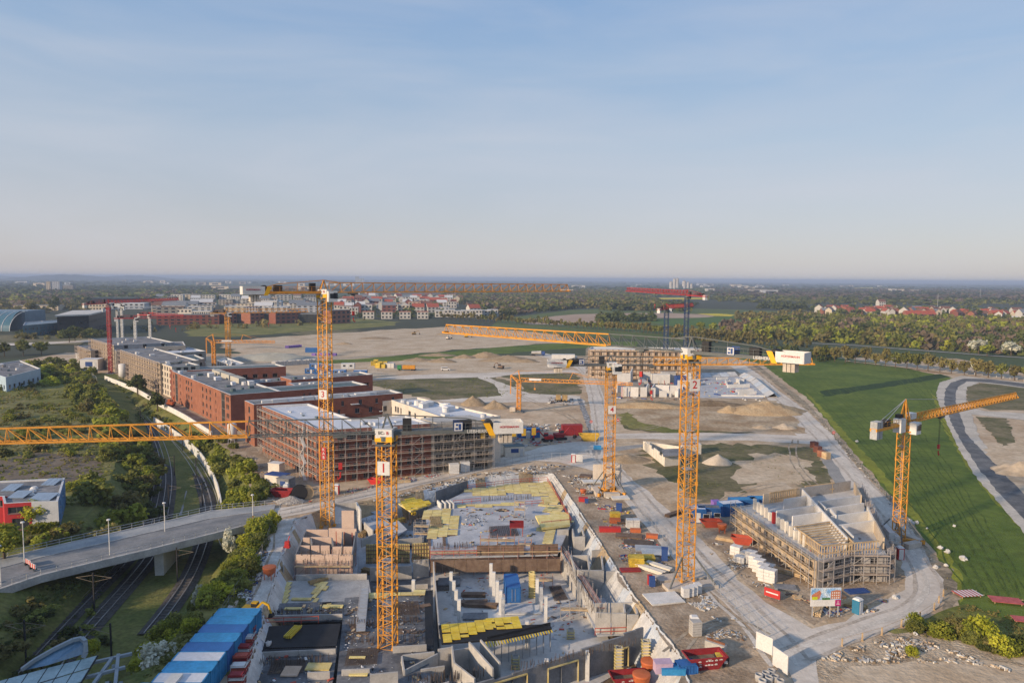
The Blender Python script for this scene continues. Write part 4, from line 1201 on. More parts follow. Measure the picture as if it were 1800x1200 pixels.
# ---- A: beige scaffolded row along the railway
def beige(label, pxs, h, base=None, floors=5, wall=BEIGE, endw=None, wid=14, nw=8, scaf=True, roof=ROOFG, sl=None):
    a, b_ = at(*pxs[0], h+.4), at(*pxs[1], h+.4)
    d = (b_-a).normalized(); nr = Vector((-d.y, d.x, 0))
    t = thing('apartment_block', label, 'building', (b_.x, b_.y, 0))
    q = [a, b_, b_+nr*wid, a+nr*wid]
    L = (b_-a).length
    rows = [0.8+i*(h/floors) for i in range(floors)]
    P = [(p.x-b_.x, p.y-b_.y) for p in q]
    block(t, P, 0, h, wall, roof, {0: wgrid(L, rows, nw, 1.6, 1.6, 1, 1, 0.0, 0.2, rb), 1: wgrid(wid, rows, 3, 1.8, 1.7, 1.2, 1.2)}, gl=GLASS, kid=False, walls={1: endw or wall})
    roof_units(t, P, h, 5, rb, [WHITE, CAPM, ROOFT], 2.5)
    if scaf: scaffold(sl, [a, b_], 0, floors, h/floors, 3.0, tube=SCR, deckm=SCAFD, wide=0.11, brace=False)
beige('beige block at the far end of the scaffolded row', ((136, 608), (159, 616)), 9, floors=4, nw=6, sl='scaffold on the farthest and lowest beige block')
beige('tall beige block right behind the dark red crane mast', ((160, 596), (200, 607)), 13.5, floors=6, nw=9, wid=30, endw=M('grey_render', (0.30, 0.30, 0.30), 0.9, 0.1, 0.5), sl='scaffold on the beige block behind the red mast')
beige('longest beige block of the row beside the white boundary wall', ((211, 615), (281, 638)), 13, floors=6, nw=16, wid=16, sl='longest scaffold of the beige row')
beige('pale finished end block of the row with square dark windows', ((282, 638.5), (302, 645)), 12.6, floors=5, wall=BEIGE2, nw=4, scaf=False, wid=11, endw=BEIGE2)
def flat(label, pxs, h, wall, roof, wins=True, name='flat_roofed_block', units=5, fl=3, kid=False, cat='building', gl=None, walls=None, par=0.5):
    q = ccw([at(x, y, h+par).xy for x, y in pxs])
    o = q[0]
    t = thing(name, label, cat, (o.x, o.y, 0))
    P = [(p.x-o.x, p.y-o.y) for p in q]
    ws = {}
    if wins:
        for i in range(len(P)):
            L = (Vector(P[(i+1) % len(P)])-Vector(P[i])).length
            mid = (q[i]+q[(i+1) % len(P)])/2
            d = q[(i+1) % len(P)]-q[i]
            nr = Vector((d.y, -d.x))
            if nr.dot(-mid) > 0 and L > 5:
                ws[i] = wgrid(L, [0.9+k*(h/fl) for k in range(fl)], max(1, int(L/4.2)), 1.7, min(1.7, h/fl-1.0), 0.8, 0.8, 0.05, 0.2, rb)
    block(t, P, 0, h, wall, roof, ws, kid=kid, gl=gl, par=par, walls=walls)
    if units: roof_units(t, P, h, units, rb, [WHITE, CAPM, ROOFT, ROOFG], 2.4)
    return t
flat('long shed with a white roof behind the beige row', ((236, 614), (332, 610), (362, 617), (246, 624)), 10, GREYB, ROOFW, units=4)
flat('grey flat roofed block below the white crane masts', ((250, 602), (322, 600), (326, 607), (256, 610)), 12, BEIGE, ROOFG, units=8)
flat('dark roofed block far back in the beige row', ((184, 605), (238, 602), (252, 612), (205, 617)), 11, GREYB, ROOFG, units=5)
flat('low white block with open top beside the yellow self-erecting crane', ((320, 632), (352, 628), (362, 636), (330, 641)), 8, BEIGE2, CONCD, units=3)
flat('white walled shell under the yellow crane', ((381, 633), (398, 628), (430, 638), (412, 644)), 8, OFFW, CONCW, units=7)
flat('teal roofed wing between the courtyard blocks', ((262, 632), (342, 623), (360, 630), (290, 641)), 11, GREYB, ROOFT, units=6)
# ---- F: four storey shell in the middle distance
a, b_ = at(1034, 664), at(1222, 666)
t = thing('apartment_shell', 'pale four storey shell with rows of dark window holes behind the white walls', 'building', (a.x, a.y, 0))
L = (b_-a).length
q = [(0, 0), (L, (b_-a).y), (L+3, (b_-a).y+15), (3, 15)]
BW = M('shell_render', (0.50, 0.40, 0.31), 0.9, 0.1, 0.4, c2=(0.58, 0.48, 0.39))
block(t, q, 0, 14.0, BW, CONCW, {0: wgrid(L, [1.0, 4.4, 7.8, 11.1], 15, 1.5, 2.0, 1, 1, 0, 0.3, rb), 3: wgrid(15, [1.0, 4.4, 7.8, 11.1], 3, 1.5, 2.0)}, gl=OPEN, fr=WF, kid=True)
scaffold('scaffold across the pale four storey shell', [a, b_], 0, 6, 2.3, 3.0, tube=M('scaffold_brown', (0.40, 0.27, 0.17), 0.8, 0.1, 0.5), deckm=WOOD, wide=0.12, brace=False)
scaffold('scaffold at the left end of the pale four storey shell', [a+Vector((3, 15, 0)), a], 0, 6, 2.3, 3.0, wide=0.12, brace=False)
# ---- K: red and blue house, L: warehouse, exhibition halls
hK = 5.4
RED = M('red_panel', (0.42, 0.035, 0.04), 0.7, 0.06, 0.5); BLU = M('blue_panel', (0.10, 0.22, 0.42), 0.6, 0.08, 0.5); GRW = M('pale_grey_cladding', (0.42, 0.44, 0.47), 0.8, 0.06, 0.6)
cs = [at(7, 885, hK+.3), at(55, 882, hK+.3), at(102, 881, hK+.3), at(114, 840, hK+.3), at(-20, 846, hK+.3), at(-25, 873, hK+.3), at(4, 872, hK+.3)]
o = cs[0]
t = thing('house', 'red fronted flat roofed house with blue side and roof panels', 'house', (o.x, o.y, 0))
P = [(p.x-o.x, p.y-o.y) for p in cs]
block(t, P, 0, hK, RED, ROOFG, {0: [(0.6, 3.6, 3.6, 4.9), (1.2, 4.2, 0.3, 2.6)], 2: [(2.5, 4.0, 1, 2.4), (8, 9.5, 1, 2.4), (12, 13.5, 3.4, 4.6), (4, 5.5, 3.4, 4.6)], 5: [(1, 4, 3.6, 4.9)]}, par=0.3, walls={1: GRW, 2: BLU, 3: GRW}, cap=CAPM)
for px, py, n_ in ((22, 860, 3), (34, 872, 2), (46, 872, 2), (91, 850, 3), (70, 876, 2), (84, 876, 3)):   # tilted roof collectors
    for k in range(n_):
        c = at(px+k*8-8, py, hK)-o
        mb = MB(); mb.add([(c.x-.45, c.y-1.6, hK+.1), (c.x+.45, c.y-1.6, hK+.1), (c.x+.45, c.y+1.6, hK+.7), (c.x-.45, c.y+1.6, hK+.7), (c.x-.45, c.y-1.6, hK+.2), (c.x+.45, c.y-1.6, hK+.2), (c.x+.45, c.y+1.6, hK+.8), (c.x-.45, c.y+1.6, hK+.8)], BOXF)
        mb.build('roof_panel', M('roof_collector', (0.22, 0.29, 0.38), 0.35, 0.1, 0.6, spec=0.6), t)
for px, py in ((60, 858), (57, 863), (54, 869)):
    c = at(px, py, hK)-o
    mb = MB(); mb.cyl((c.x, c.y, hK), (c.x, c.y, hK+.4), .8, .5, 10); mb.build('skylight', WHITE, t)
mb = MB(); c0, c1, c2 = at(66, 866, hK)-o, at(78, 858, hK)-o, at(72, 846, hK)-o
mb.bar(c0+Vector((0, 0, hK+.5-0*hK)) - Vector((0, 0, hK)), c1+Vector((0, 0, .5)), 0.45); mb.bar(c1+Vector((0, 0, .5)), c2+Vector((0, 0, .5)), 0.45); mb.build('duct', CAPM, t)
flat('pale blue warehouse with a grey roof at the left edge', ((-45, 645), (35, 633), (71, 647.5), (10, 663)), 5.8, M('pale_blue_cladding', (0.36, 0.47, 0.56), 0.7, 0.06, 0.4), ROOFG, units=10, fl=1, name='warehouse')
t = flat('dark glass exhibition hall under a broad pale roof', ((100, 556), (156, 554), (186, 546), (130, 547)), 15, M('dark_cladding', (0.035, 0.04, 0.045), 0.4, 0.2, 0.1), M('pale_hall_roof', (0.55, 0.53, 0.49), 0.8, 0.08, 0.1), units=3, fl=2, name='exhibition_hall')
q = [at(x, y, 17.0) for x, y in ((96, 554.5), (157, 552.5), (192, 544.5), (128, 545.8))]
o = t.location
mb = MB(); mb.prism([(p.x-o.x, p.y-o.y) for p in q], 16.0, 17.2); mb.build('roof_canopy', M('pale_hall_roof', (0.5, 0.5, 0.5)), t)
c = at(154, 577); mb = MB(); mb.box(c.x-o.x, c.y-o.y, 0, 4, 4, 15.9); mb.build('pillar', CONC, t)
for i in range(9):
    c = at(114+i*3.3, 578); mb = MB(); mb.box(c.x-o.x, c.y-o.y, 1, 0.9, 0.15, 6.5); mb.build('banner', [WHITE, RED, WHITE, SIGNB, WHITE, RED][i % 6], t)
GB_ = M('blue_glass', (0.055, 0.13, 0.17), 0.25, 0.15, 0.1, spec=0.6)
flat('blue glazed low link of the exhibition grounds', ((44, 566), (112, 561), (112, 566), (40, 572)), 9, GB_, M('blue_grey_roof', (0.16, 0.22, 0.27), 0.6, 0.1, 0.2), units=2, fl=2, name='exhibition_hall')
t = thing('exhibition_hall', 'curved teal glass hall at the left picture edge', 'building', (at(0, 582).x, at(0, 582).y, 0))
mb = MB(); n = 10; W2 = 9; D2 = 26
for i in range(n):
    a0, a1 = math.pi/2*i/n, math.pi/2*(i+1)/n
    for s0, s1 in ((-60, W2),):
        mb.quad((s0, -D2*0.0+D2*(1-math.cos(a0)), 17*math.sin(a0)), (s1+6*math.cos(a0)-6, D2*(1-math.cos(a0)), 17*math.sin(a0)), (s1+6*math.cos(a1)-6, D2*(1-math.cos(a1)), 17*math.sin(a1)), (s0, D2*(1-math.cos(a1)), 17*math.sin(a1)))
mb.build('glass_shell', GB_, t)
mb = MB(); mb.box(-27, D2+15, 0, 66, 30, 17); mb.build('hall_body', M('blue_grey_roof', (0.16, 0.22, 0.27)), t)
for i in range(10):
    mb = MB(); x = -58+i*7.4
    for k in range(n):
        a0, a1 = math.pi/2*k/n, math.pi/2*(k+1)/n
        mb.bar((x, D2*(1-math.cos(a0))-.1, 17*math.sin(a0)), (x, D2*(1-math.cos(a1))-.1, 17*math.sin(a1)), 0.4)
    mb.build('rib', CAPM, t)
# ---- H: small white shell in the middle
cs = [at(1131, 790), at(1168, 820), at(1196, 817), at(1180, 800), at(1160, 786)]
o = cs[0]
t = thing('block_shell', 'small roofless shell of pale blocks in the grass beside crane 2', 'building', (o.x, o.y, 0))
def wallpart(t, a, b, z0, h, th, mat, name='wall', org=None):
    org = org or t.location
    a, b = Vector((a.x-org.x, a.y-org.y, 0)), Vector((b.x-org.x, b.y-org.y, 0))
    d = (b-a).normalized(); n = Vector((-d.y, d.x, 0))*th
    mb = MB()
    mb.add([(p.x, p.y, z) for z in (z0, z0+h) for p in (a, b, b+n, a+n)], BOXF)
    return mb.build(name, mat, t)
PB = M('pale_block', (0.62, 0.56, 0.47), 0.9, 0.08, 0.6, c2=(0.72, 0.67, 0.58))
for i in range(8):
    a = cs[0].lerp(cs[1], i/8); b_ = cs[0].lerp(cs[1], (i+1)/8-.01)
    wallpart(t, a, b_, 0, 2.9 if i % 3 else 2.2, 0.3, PB, 'block_wall')
wallpart(t, cs[1], cs[2], 0, 2.9, .3, PB, 'block_wall'); wallpart(t, cs[2], at(1196, 800), 0, 2.9, .3, PB, 'block_wall'); wallpart(t, at(1196, 800), at(1131, 790), 0, 2.6, .3, PB, 'block_wall')
mb = MB(); q = [at(x, y, 2.9)-o for x, y in ((1163, 790), (1194, 789), (1196, 801), (1166, 803))]; mb.prism([(p.x, p.y) for p in q], 2.9, 3.1); mb.build('roof_slab', ROOFG, t)
flat('plain white cabin behind the mast of crane 2', ((1197, 778), (1226, 776), (1233, 781), (1200, 783)), 2.8, PB, ROOFG, wins=False, units=0, par=0.1)

# ---- unseen slab added beyond the left picture edge to shade the near cutting
t = thing('office_building', 'unseen grey slab added left of the railway to shade the near cutting', 'building', (-148, 0, 0))
block(t, [(0, 0), (24, 0), (24, 56), (0, 56)], 0, 36, GREYB, ROOFG, {1: wgrid(56, [1+3.6*k for k in range(9)], 13, 2.6, 1.9), 0: wgrid(24, [1+3.6*k for k in range(9)], 5, 2.6, 1.9)}, kid=False)
# ------------------------------------------------------------------ the excavation and the building rising in it
FY = M('formwork_yellow', (0.60, 0.48, 0.17), 0.8, 0.12, 0.8, c2=(0.70, 0.59, 0.28), obj=0.14)
FYB = M('bright_formwork', (0.62, 0.45, 0.035), 0.7, 0.1, 0.8, c2=(0.70, 0.54, 0.09), obj=0.10)
PINK = M('pink_formwork_wall', (0.54, 0.40, 0.32), 0.85, 0.08, 0.7, c2=(0.61, 0.47, 0.38))
BROWN = M('brown_formwork', (0.13, 0.085, 0.06), 0.85, 0.15, 0.8, c2=(0.20, 0.14, 0.10))
SLAB = M('blue_grey_slab', (0.33, 0.345, 0.37), 0.85, 0.12, 0.3, c2=(0.47, 0.48, 0.50))
SLABF = M('floor_slab', (0.44, 0.43, 0.41), 0.9, 0.1, 0.2, c2=(0.56, 0.54, 0.51))
SLABD = M('wet_dark_slab', (0.075, 0.08, 0.09), 0.8, 0.25, 0.25, c2=(0.17, 0.175, 0.185))  # darker mottled slab tone
BITU = M('black_membrane', (0.018, 0.019, 0.022), 0.7, 0.2, 0.3)
PANEL = M('concrete_panel', (0.36, 0.345, 0.32), 0.9, 0.1, 0.5, c2=(0.47, 0.45, 0.42))
PANELD = M('grey_concrete_panel', (0.155, 0.16, 0.17), 0.85, 0.15, 0.4, c2=(0.22, 0.225, 0.235))
PLASTIC = M('plastic_sheeting', (0.44, 0.43, 0.41), 0.45, 0.14, 0.4, c2=(0.60, 0.585, 0.55), bump=0.6, bs=1.5, spec=0.4)
RAILR = M('red_rail', (0.42, 0.09, 0.06), 0.7, 0.15, 0.8)
JOIST = M('timber_joist', (0.36, 0.25, 0.12), 0.85, 0.2, 1.0)
REBAR = M('rebar', (0.10, 0.075, 0.06), 0.8, 0.2, 1.0)
ORIG = Vector((-6, 115, 0))
pit = thing('unfinished_building', 'basement level of a large unfinished building of concrete walls and yellow formwork in the excavation', 'building', ORIG)
def loco(o, parent):
    o.parent = parent
    o.location = -Vector(parent.location)
    return o
def slab(name, pxs, z, th, mat, parent=None, world=False):
    mb = MB()
    q = [Vector(p[:2]) for p in pxs] if world else [at(x, y, z) for x, y in pxs]
    mb.prism([(p.x, p.y) for p in q], z-th, z)
    return loco(mb.build(name, mat), parent or pit)
def wall_px(name, a, b, z0, z1, th, mat, parent=None, steps=None, joints=0):
    """upright panel between two points given at its foot"""
    a, b = at(*a, z0) if len(a) == 2 else Vector(a), at(*b, z0) if len(b) == 2 else Vector(b)
    d = b-a; L = d.length; d = d/L
    n = Vector((-d.y, d.x, 0))*th
    k = max(1, joints)
    for i in range(k):
        p, q = a+d*(L*i/k+0.02), a+d*(L*(i+1)/k-0.02)
        zz = z1+(steps[i % len(steps)] if steps else 0)
        mb = MB(); mb.add([(v.x, v.y, z) for z in (z0, zz) for v in (p, q, q+n, p+n)], BOXF)
        loco(mb.build(name, mat), parent or pit)
def panels(pxpoly, z, mat, rz, sx=2.0, sy=1.0, gap=0.05, skip=0.05, cap=120, name='formwork_panel', parent=None, rng=random.Random(3)):
    poly = [at(x, y, z).xy for x, y in pxpoly]
    xs_ = [p.x for p in poly]; ys_ = [p.y for p in poly]
    cx, cy = sum(xs_)/len(xs_), sum(ys_)/len(ys_)
    m = MB(); m.box(0, 0, 0, sx-gap, sy-gap, 0.12); m.box(0, 0, -0.1, sx*0.95, 0.12, 0.1)
    me = m.mesh(name, mat)
    c, s = math.cos(rz), math.sin(rz)
    Rr = max(max(xs_)-min(xs_), max(ys_)-min(ys_))
    k = 0
    n = int(Rr/min(sx, sy))+2
    for i in range(-n, n):
        for j in range(-n, n):
            u, v = i*sx, j*sy
            p = (cx+u*c-v*s, cy+u*s+v*c)
            if inside(p, poly) and rng.random() > skip and k < cap:
                o = inst(name, me, None, (p[0], p[1], z+rng.uniform(0, 0.05)), rz+rng.uniform(-.015, .015))
                o.parent = parent or pit
                o.location = Vector(o.location)-Vector((parent or pit).location)
                k += 1
    return k
# base slab of the pit
slab('floor_slab', [(757, 1004), (985, 1002), (1062, 1100), (1090, 1180), (1000, 1230), (760, 1230)], PZ+0.12, 0.3, SLABF)
slab('floor_slab', [(500, 1012), (757, 1004), (760, 1230), (420, 1240)], PZ+0.10, 0.3, SLABD)
slab('floor_slab', [(545, 930), (640, 895), (745, 880), (757, 1003), (525, 1010)], PZ+0.11, 0.3, SLAB)
# rear deck
ZD = -1.2
slab('deck_slab', [(747, 897), (822, 862), (900, 852), (962, 848), (1004, 920), (985, 962), (980, 973), (757, 979)], ZD, 0.35, SLAB)
panels([(822, 861), (900, 851), (963, 847), (985, 882), (950, 884), (940, 868), (905, 868), (826, 874)], ZD+.05, FY, rad(4), cap=110)
panels([(948, 884), (985, 882), (1003, 918), (975, 921)], ZD+.05, FY, rad(-16), cap=50)
panels([(748, 898), (797, 892), (803, 925), (805, 945), (775, 945), (755, 948)], ZD+.05, FY, rad(2), skip=0.18, cap=60)
panels([(797, 888), (880, 885), (905, 884), (905, 888), (800, 893)], ZD+.05, FY, rad(4), cap=26)
panels([(950, 928), (978, 928), (980, 955), (955, 957)], ZD+.05, FY, rad(-8), cap=30)
slab('raised_deck', [(941, 905), (1000, 903), (1002, 921), (952, 927)], ZD+0.9, 0.5, FY)
slab('raised_deck', [(700, 884), (722, 874), (757, 882), (757, 885), (722, 898)], -0.5, 0.3, FY)
panels([(700, 884), (722, 874), (757, 882), (757, 885), (722, 898)], -0.44, FYB, rad(20), 1.25, .6, cap=80)
wall_px('wall_panel', (720, 913), (757, 902), PZ+.5, -0.85, .3, PANEL)
for p, q in (((752, 925), (752, 958)), ((776, 920), (779, 958)), ((756, 935), (800, 932))):   # brown open strips in the deck
    slab('open_strip', [p, (p[0]+5, p[1]), (q[0]+5, q[1]), q] if p[0] == q[0] or abs(p[0]-q[0]) < 5 else [p, q, (q[0], q[1]+8), (p[0], p[1]+8)], ZD+.16, .1, BROWN)
panels([(755, 910), (775, 908), (778, 925), (757, 926)], ZD+.15, JOIST, rad(2), 0.35, 2.4, 0.12, 0.0, 40, name='joist')
# front face of the deck: brown formwork and scaffold
a, b_ = at(757, 1006, PZ), at(985, 1003, PZ)
wall_px('formwork_wall', (757, 1006), (985, 1003), PZ+1.6, ZD+0.1, .25, BROWN, joints=11)
wall_px('wall_panel', (757, 1006.5), (985, 1003.5), PZ, PZ+1.6, .3, PANEL, joints=5)
wall_px('formwork_wall', tuple(at(838, 976, ZD)), tuple(at(921, 975, ZD)), ZD, ZD+1.9, .2, BROWN, joints=4)
wall_px('formwork_wall', tuple(at(932, 975, ZD)), tuple(at(981, 973, ZD)), ZD, ZD+1.9, .2, BROWN, joints=3)
SCRED = M('scaffold_red', (0.36, 0.20, 0.16), 0.75, 0.15, 0.8)
scaffold('reddish scaffold in front of the brown formwork wall', [a-Vector((0, .3, 0)), b_-Vector((0, .3, 0))], PZ+.12, 2, 2.1, 2.6, tube=SCRED, deckm=WOOD, wide=0.09)
# columns on the bright floor
cm = MB(); cm.box(0, 0, 0, 0.55, 0.55, 4.2)
cme = cm.mesh('column', CONCW)
for px, py in ((793, 1047), (798, 1064), (802, 1081), (807, 1099), (863, 1031), (868, 1047), (874, 1064), (880, 1082), (884, 1097), (944, 1060), (951, 1076), (959, 1093), (727, 1062), (1032, 1196), (960, 1212), (926, 1140)):
    p = at(px, py, PZ)-ORIG
    inst('column', cme, pit, (p.x, p.y, PZ+.1), rad(-4))
# right hand chain of walls with scaffold, concrete boxes behind
a, b_ = at(984, 1004, PZ), at(1046, 1112, PZ)
wall_px('wall_panel', (984, 1004), (1046, 1112), PZ, PZ+4.0, .28, PANEL, joints=9, steps=(0, -.15, 0.1))
scaffold('silvery scaffold along the inner wall right of the bright basement floor', [a, b_] if False else [b_, a][::-1], PZ+.12, 2, 1.9, 2.4, tube=SCAF, deckm=SCRED, wide=0.08, off=-1.6)
for p, q in (((1013, 1049), (1035, 1050)), ((1037, 1050), (1061, 1050)), ((1065, 1052), (1099, 1051)), ((1061, 1050), (1058, 1022)), ((1099, 1051), (1092, 1020)), ((1012, 1049), (1004, 1020)), ((1037, 1050), (1034, 1022)), ((1006, 1022), (1036, 1021)), ((1063, 1024), (1092, 1020)), ((1040, 1012), (1060, 1010)),
             ((979, 972), (999, 972)), ((1010, 986), (1028, 985)), ((1010, 986), (1007, 970)), ((1028, 985), (1024, 968))):
    wall_px('wall_panel', p, q, PZ, PZ+4.9, .25, PANEL)
for p, q in (((1046, 1112), (1073, 1113)), ((1075, 1113), (1100, 1113)), ((1100, 1113), (1097, 1095)), ((1102, 1116), (1122, 1115)), ((1124, 1112), (1156, 1110)), ((1046, 1095), (1072, 1094)), ((1074, 1094), (1120, 1093)), ((1122, 1093), (1150, 1092)), ((1156, 1110), (1150, 1092)), ((1122, 1115), (1117, 1094))):
    wall_px('wall_panel', p, q, PZ+1.4, PZ+4.6, .25, PANEL)
slab('deck_slab', [(1020, 1050), (1090, 1050), (1160, 1110), (1050, 1115)], PZ+1.4, .3, SLAB)
slab('deck_slab', [(985, 962), (1040, 958), (1090, 1010), (1000, 1012)], PZ+.8, .3, SLAB)
# front wall, dark, with door holes
a, b_ = at(1130, 1162, PZ), at(836, 1255, PZ)
d = (b_-a); L = d.length; d /= L
mb = MB()
wn = [(L*.10, L*.19, PZ+.1, PZ+2.9), (L*.42, L*.60, PZ+.1, PZ+3.2), (L*.72, L*.92, PZ+.1, PZ+3.4)]
# piecewise wall, stepped at the top
cuts = [0, .05, .13, .27, .40, .52, .66, .80, .90, 1.0]
tops = [0.1, 0.0, -0.35, -0.5, -0.75, -0.9, -1.05, -1.25, -1.0]
n_ = Vector((-d.y, d.x, 0))
for i in range(len(tops)):
    u0, u1 = L*cuts[i], L*cuts[i+1]
    mb = MB()
    ws = [(max(w[0], u0)-u0, min(w[1], u1)-u0, w[2], w[3]) for w in wn if w[0] < u1-.1 and w[1] > u0+.1]
    p0, p1 = a+d*u1, a+d*u0
    ws = [(u1-u0-w[1], u1-u0-w[0], w[2], w[3]) for w in ws]
    facade(mb, p0, p1, PZ, tops[i], ws, 0.3)
    q0, q1 = a+d*u0, a+d*u1
    inn = Vector((-(q0-q1).normalized().y, (q0-q1).normalized().x, 0))*0.3
    mb.quad((*p0.xy, tops[i]), (*p1.xy, tops[i]), (*(p1+inn).xy, tops[i]), (*(p0+inn).xy, tops[i]))
    mb.quad((*(p1+inn).xy, PZ), (*(p0+inn).xy, PZ), (*(p0+inn).xy, tops[i]), (*(p1+inn).xy, tops[i]))
    for p, q in ((p0, p0+inn), (p1+inn, p1)): mb.quad((*p.xy, PZ), (*p.xy, tops[i]), (*q.xy, tops[i]), (*q.xy, PZ))
    loco(mb.build('front_wall', PANELD), pit)
for w in wn:   # timber round the openings
    for u in (w[0], w[1]):
        p = a+d*u; q = -n_*0.0
        mb = MB(); mb.bar((p.x, p.y-.08, w[2]), (p.x, p.y-.08, w[3]), 0.16); loco(mb.build('opening_frame', FY), pit)
    p, q = a+d*w[0], a+d*w[1]
    mb = MB(); mb.bar((p.x, p.y-.08, w[3]), (q.x, q.y-.08, w[3]), 0.18); loco(mb.build('opening_frame', FY), pit)
# cells left of the front wall
for p, q, h in (((836, 1252), (800, 1222), 4.6), ((800, 1222), (796, 1190), 4.6), ((868, 1236), (826, 1185), 4.8), ((826, 1185), (796, 1190), 4.0), ((880, 1222), (846, 1178), 4.6), ((760, 1260), (836, 1252), 4.0), ((770, 1195), (797, 1190), 4.4), ((712, 1232), (770, 1200), 4.2), ((712, 1232), (708, 1205), 4.3), ((708, 1205), (764, 1198), 4.3), ((735, 1262), (790, 1245), 3.6), ((740, 1225), (782, 1218), 3.8)):
    wall_px('wall_panel', p, q, PZ, PZ+h, .22, PANEL)
# front yellow deck on props, with joists sticking out
ZF = -1.0
slab('deck_slab', [(771, 1098), (880, 1088), (908, 1098), (966, 1096), (970, 1103), (880, 1122), (776, 1130)], ZF, 0.25, BITU)
panels([(771, 1098), (860, 1090), (862, 1104), (830, 1116), (790, 1128), (776, 1130)], ZF+.03, FYB, rad(9), 1.25, .6, skip=0.04, cap=140)
panels([(842, 1090), (906, 1085), (912, 1102), (870, 1106), (862, 1104)], ZF+.03, FYB, rad(9), 1.25, .6, skip=0.1, cap=60)
jm = MB(); jm.box(0, 0, 0, 0.14, 1.7, 0.2); jme = jm.mesh('joist', FYB)
p0, p1 = at(856, 1131, ZF-.3), at(968, 1105, ZF-.3)
for i in range(24):
    p = p0.lerp(p1, i/23)-ORIG
    inst('joist', jme, pit, (p.x, p.y, ZF-.45), rad(12))
mb = MB(); mb.bar(p0+Vector((0, .9, .3)), p1+Vector((0, .9, .3)), .12, h=.6); loco(mb.build('edge_board', BITU), pit)
pm_ = MB(); pm_.cyl((0, 0, 0), (0, 0, 3.6), .06, .06, 6); pme = pm_.mesh('prop', STEEL)
for i in range(10):
    p = p0.lerp(p1, i/9)-ORIG
    for k in (0.3, 2.0): inst('prop', pme, pit, (p.x, p.y+k, PZ+.1))
# pink formwork block left
ZP = -2.7
slab('floor_slab', [(515, 1013), (627, 1013), (632, 960), (536, 962)], ZP-.02, .5, SLAB)
for p, q, h in (((521, 1010), (546, 1010), 3.7), ((547, 1010), (571, 1010), 3.7), ((572, 1010), (595, 1010), 3.75), ((596, 1010), (620, 1010), 3.7), ((527, 993), (545, 993), 3.7), ((547, 993), (562, 993), 3.7), ((564, 993), (580, 993), 3.7), ((585, 995), (602, 995), 3.7), ((604, 995), (620, 995), 3.7), ((533, 984), (545, 984), 4.3), ((546, 983), (583, 983), 4.3),
                ((539, 965), (577, 965), 3.9), ((578, 965), (627, 966), 4.2), ((601, 962), (623, 962), 7.4)):
    wall_px('formwork_wall', p, q, ZP, ZP+h, .22, PINK)
for p, q, h in (((620, 1010), (627, 966), 3.7), ((521, 1010), (539, 965), 3.7), ((546, 983), (548, 993), 4.2), ((583, 983), (585, 995), 4.2), ((602, 995), (604, 966), 3.6)):
    wall_px('formwork_wall', p, q, ZP, ZP+h, .22, PANELD)
for i in range(3):
    p = at(592+i*14, 967+i, ZP)-ORIG
    mb = MB(); mb.bar((p.x, p.y-.3, ZP), (p.x, p.y-.3, ZP+3.9), .12); mb.build('push_pull_prop', RAILR, pit)
for p, q, h, z0, m in (((586, 923), (626, 920), 4.9, -4, PANEL), ((626, 920), (633, 936), 4.9, -4, CONCW), ((586, 923), (585, 932), 4.9, -4, CONCW)):  # paler returns, the sunlit edge of the wall put into their colour
    wall_px('wall_panel', p, q, z0, z0+h, .3, m, joints=2)
# left yellow vertical formwork
for p, q in (((644, 991), (670, 990)), ((671, 990), (696, 990)), ((697, 990), (720, 990)), ((725, 989), (754, 988))):
    a, b_ = at(*p, PZ), at(*q, PZ)
    wall_px('formwork_wall', p, q, PZ, PZ+3.9, .12, FY)
    k = 7
    for i in range(k):   # walers and studs on the open side
        mb = MB(); x = a.lerp(b_, i/(k-1)); mb.bar((x.x, x.y-.1, PZ), (x.x, x.y-.1, PZ+3.9), .1); loco(mb.build('stud', JOIST), pit)
    for i in range(5):
        mb = MB(); z = PZ+.4+i*.78; mb.bar((a.x, a.y-.2, z), (b_.x, b_.y-.2, z), .12); loco(mb.build('waler', BROWN), pit)
for p, q, h in (((650, 1022), (690, 1020), 2.6), ((690, 1020), (724, 1018), 2.6), ((726, 1016), (754, 1014), 3.4), ((655, 1040), (752, 1035), 0.9)):
    wall_px('wall_panel', p, q, PZ, PZ+h, .25, PANEL)
# grey formwork wall and small walls at the back
wall_px('formwork_wall', (766, 893), (822, 872), -3.4, 0.6, .2, PANELD, joints=4)
for px in (768, 776, 784, 790):
    a = at(px, 905, -3.5); wall_px('wall_panel', tuple(a), tuple(a+Vector((1.1, -2.6, 0))), -3.5, 0.0, .25, CONCW)
wall_px('wall_panel', (752, 905), (764, 902), -3.5, -.6, .25, PANEL)
for pxs, z in (([(632, 912), (668, 900), (688, 920), (650, 932)], -2.2), ([(650, 898), (690, 888), (700, 898), (665, 905)], -2.0), ([(640, 893), (678, 883), (688, 888), (648, 898)], -1.8), ([(670, 926), (700, 914), (716, 930), (690, 945)], -2.4), ([(640, 955), (700, 930), (745, 935), (745, 952), (650, 960)], -3.6)):
    slab('deck_slab', pxs, z, .3, SLAB)
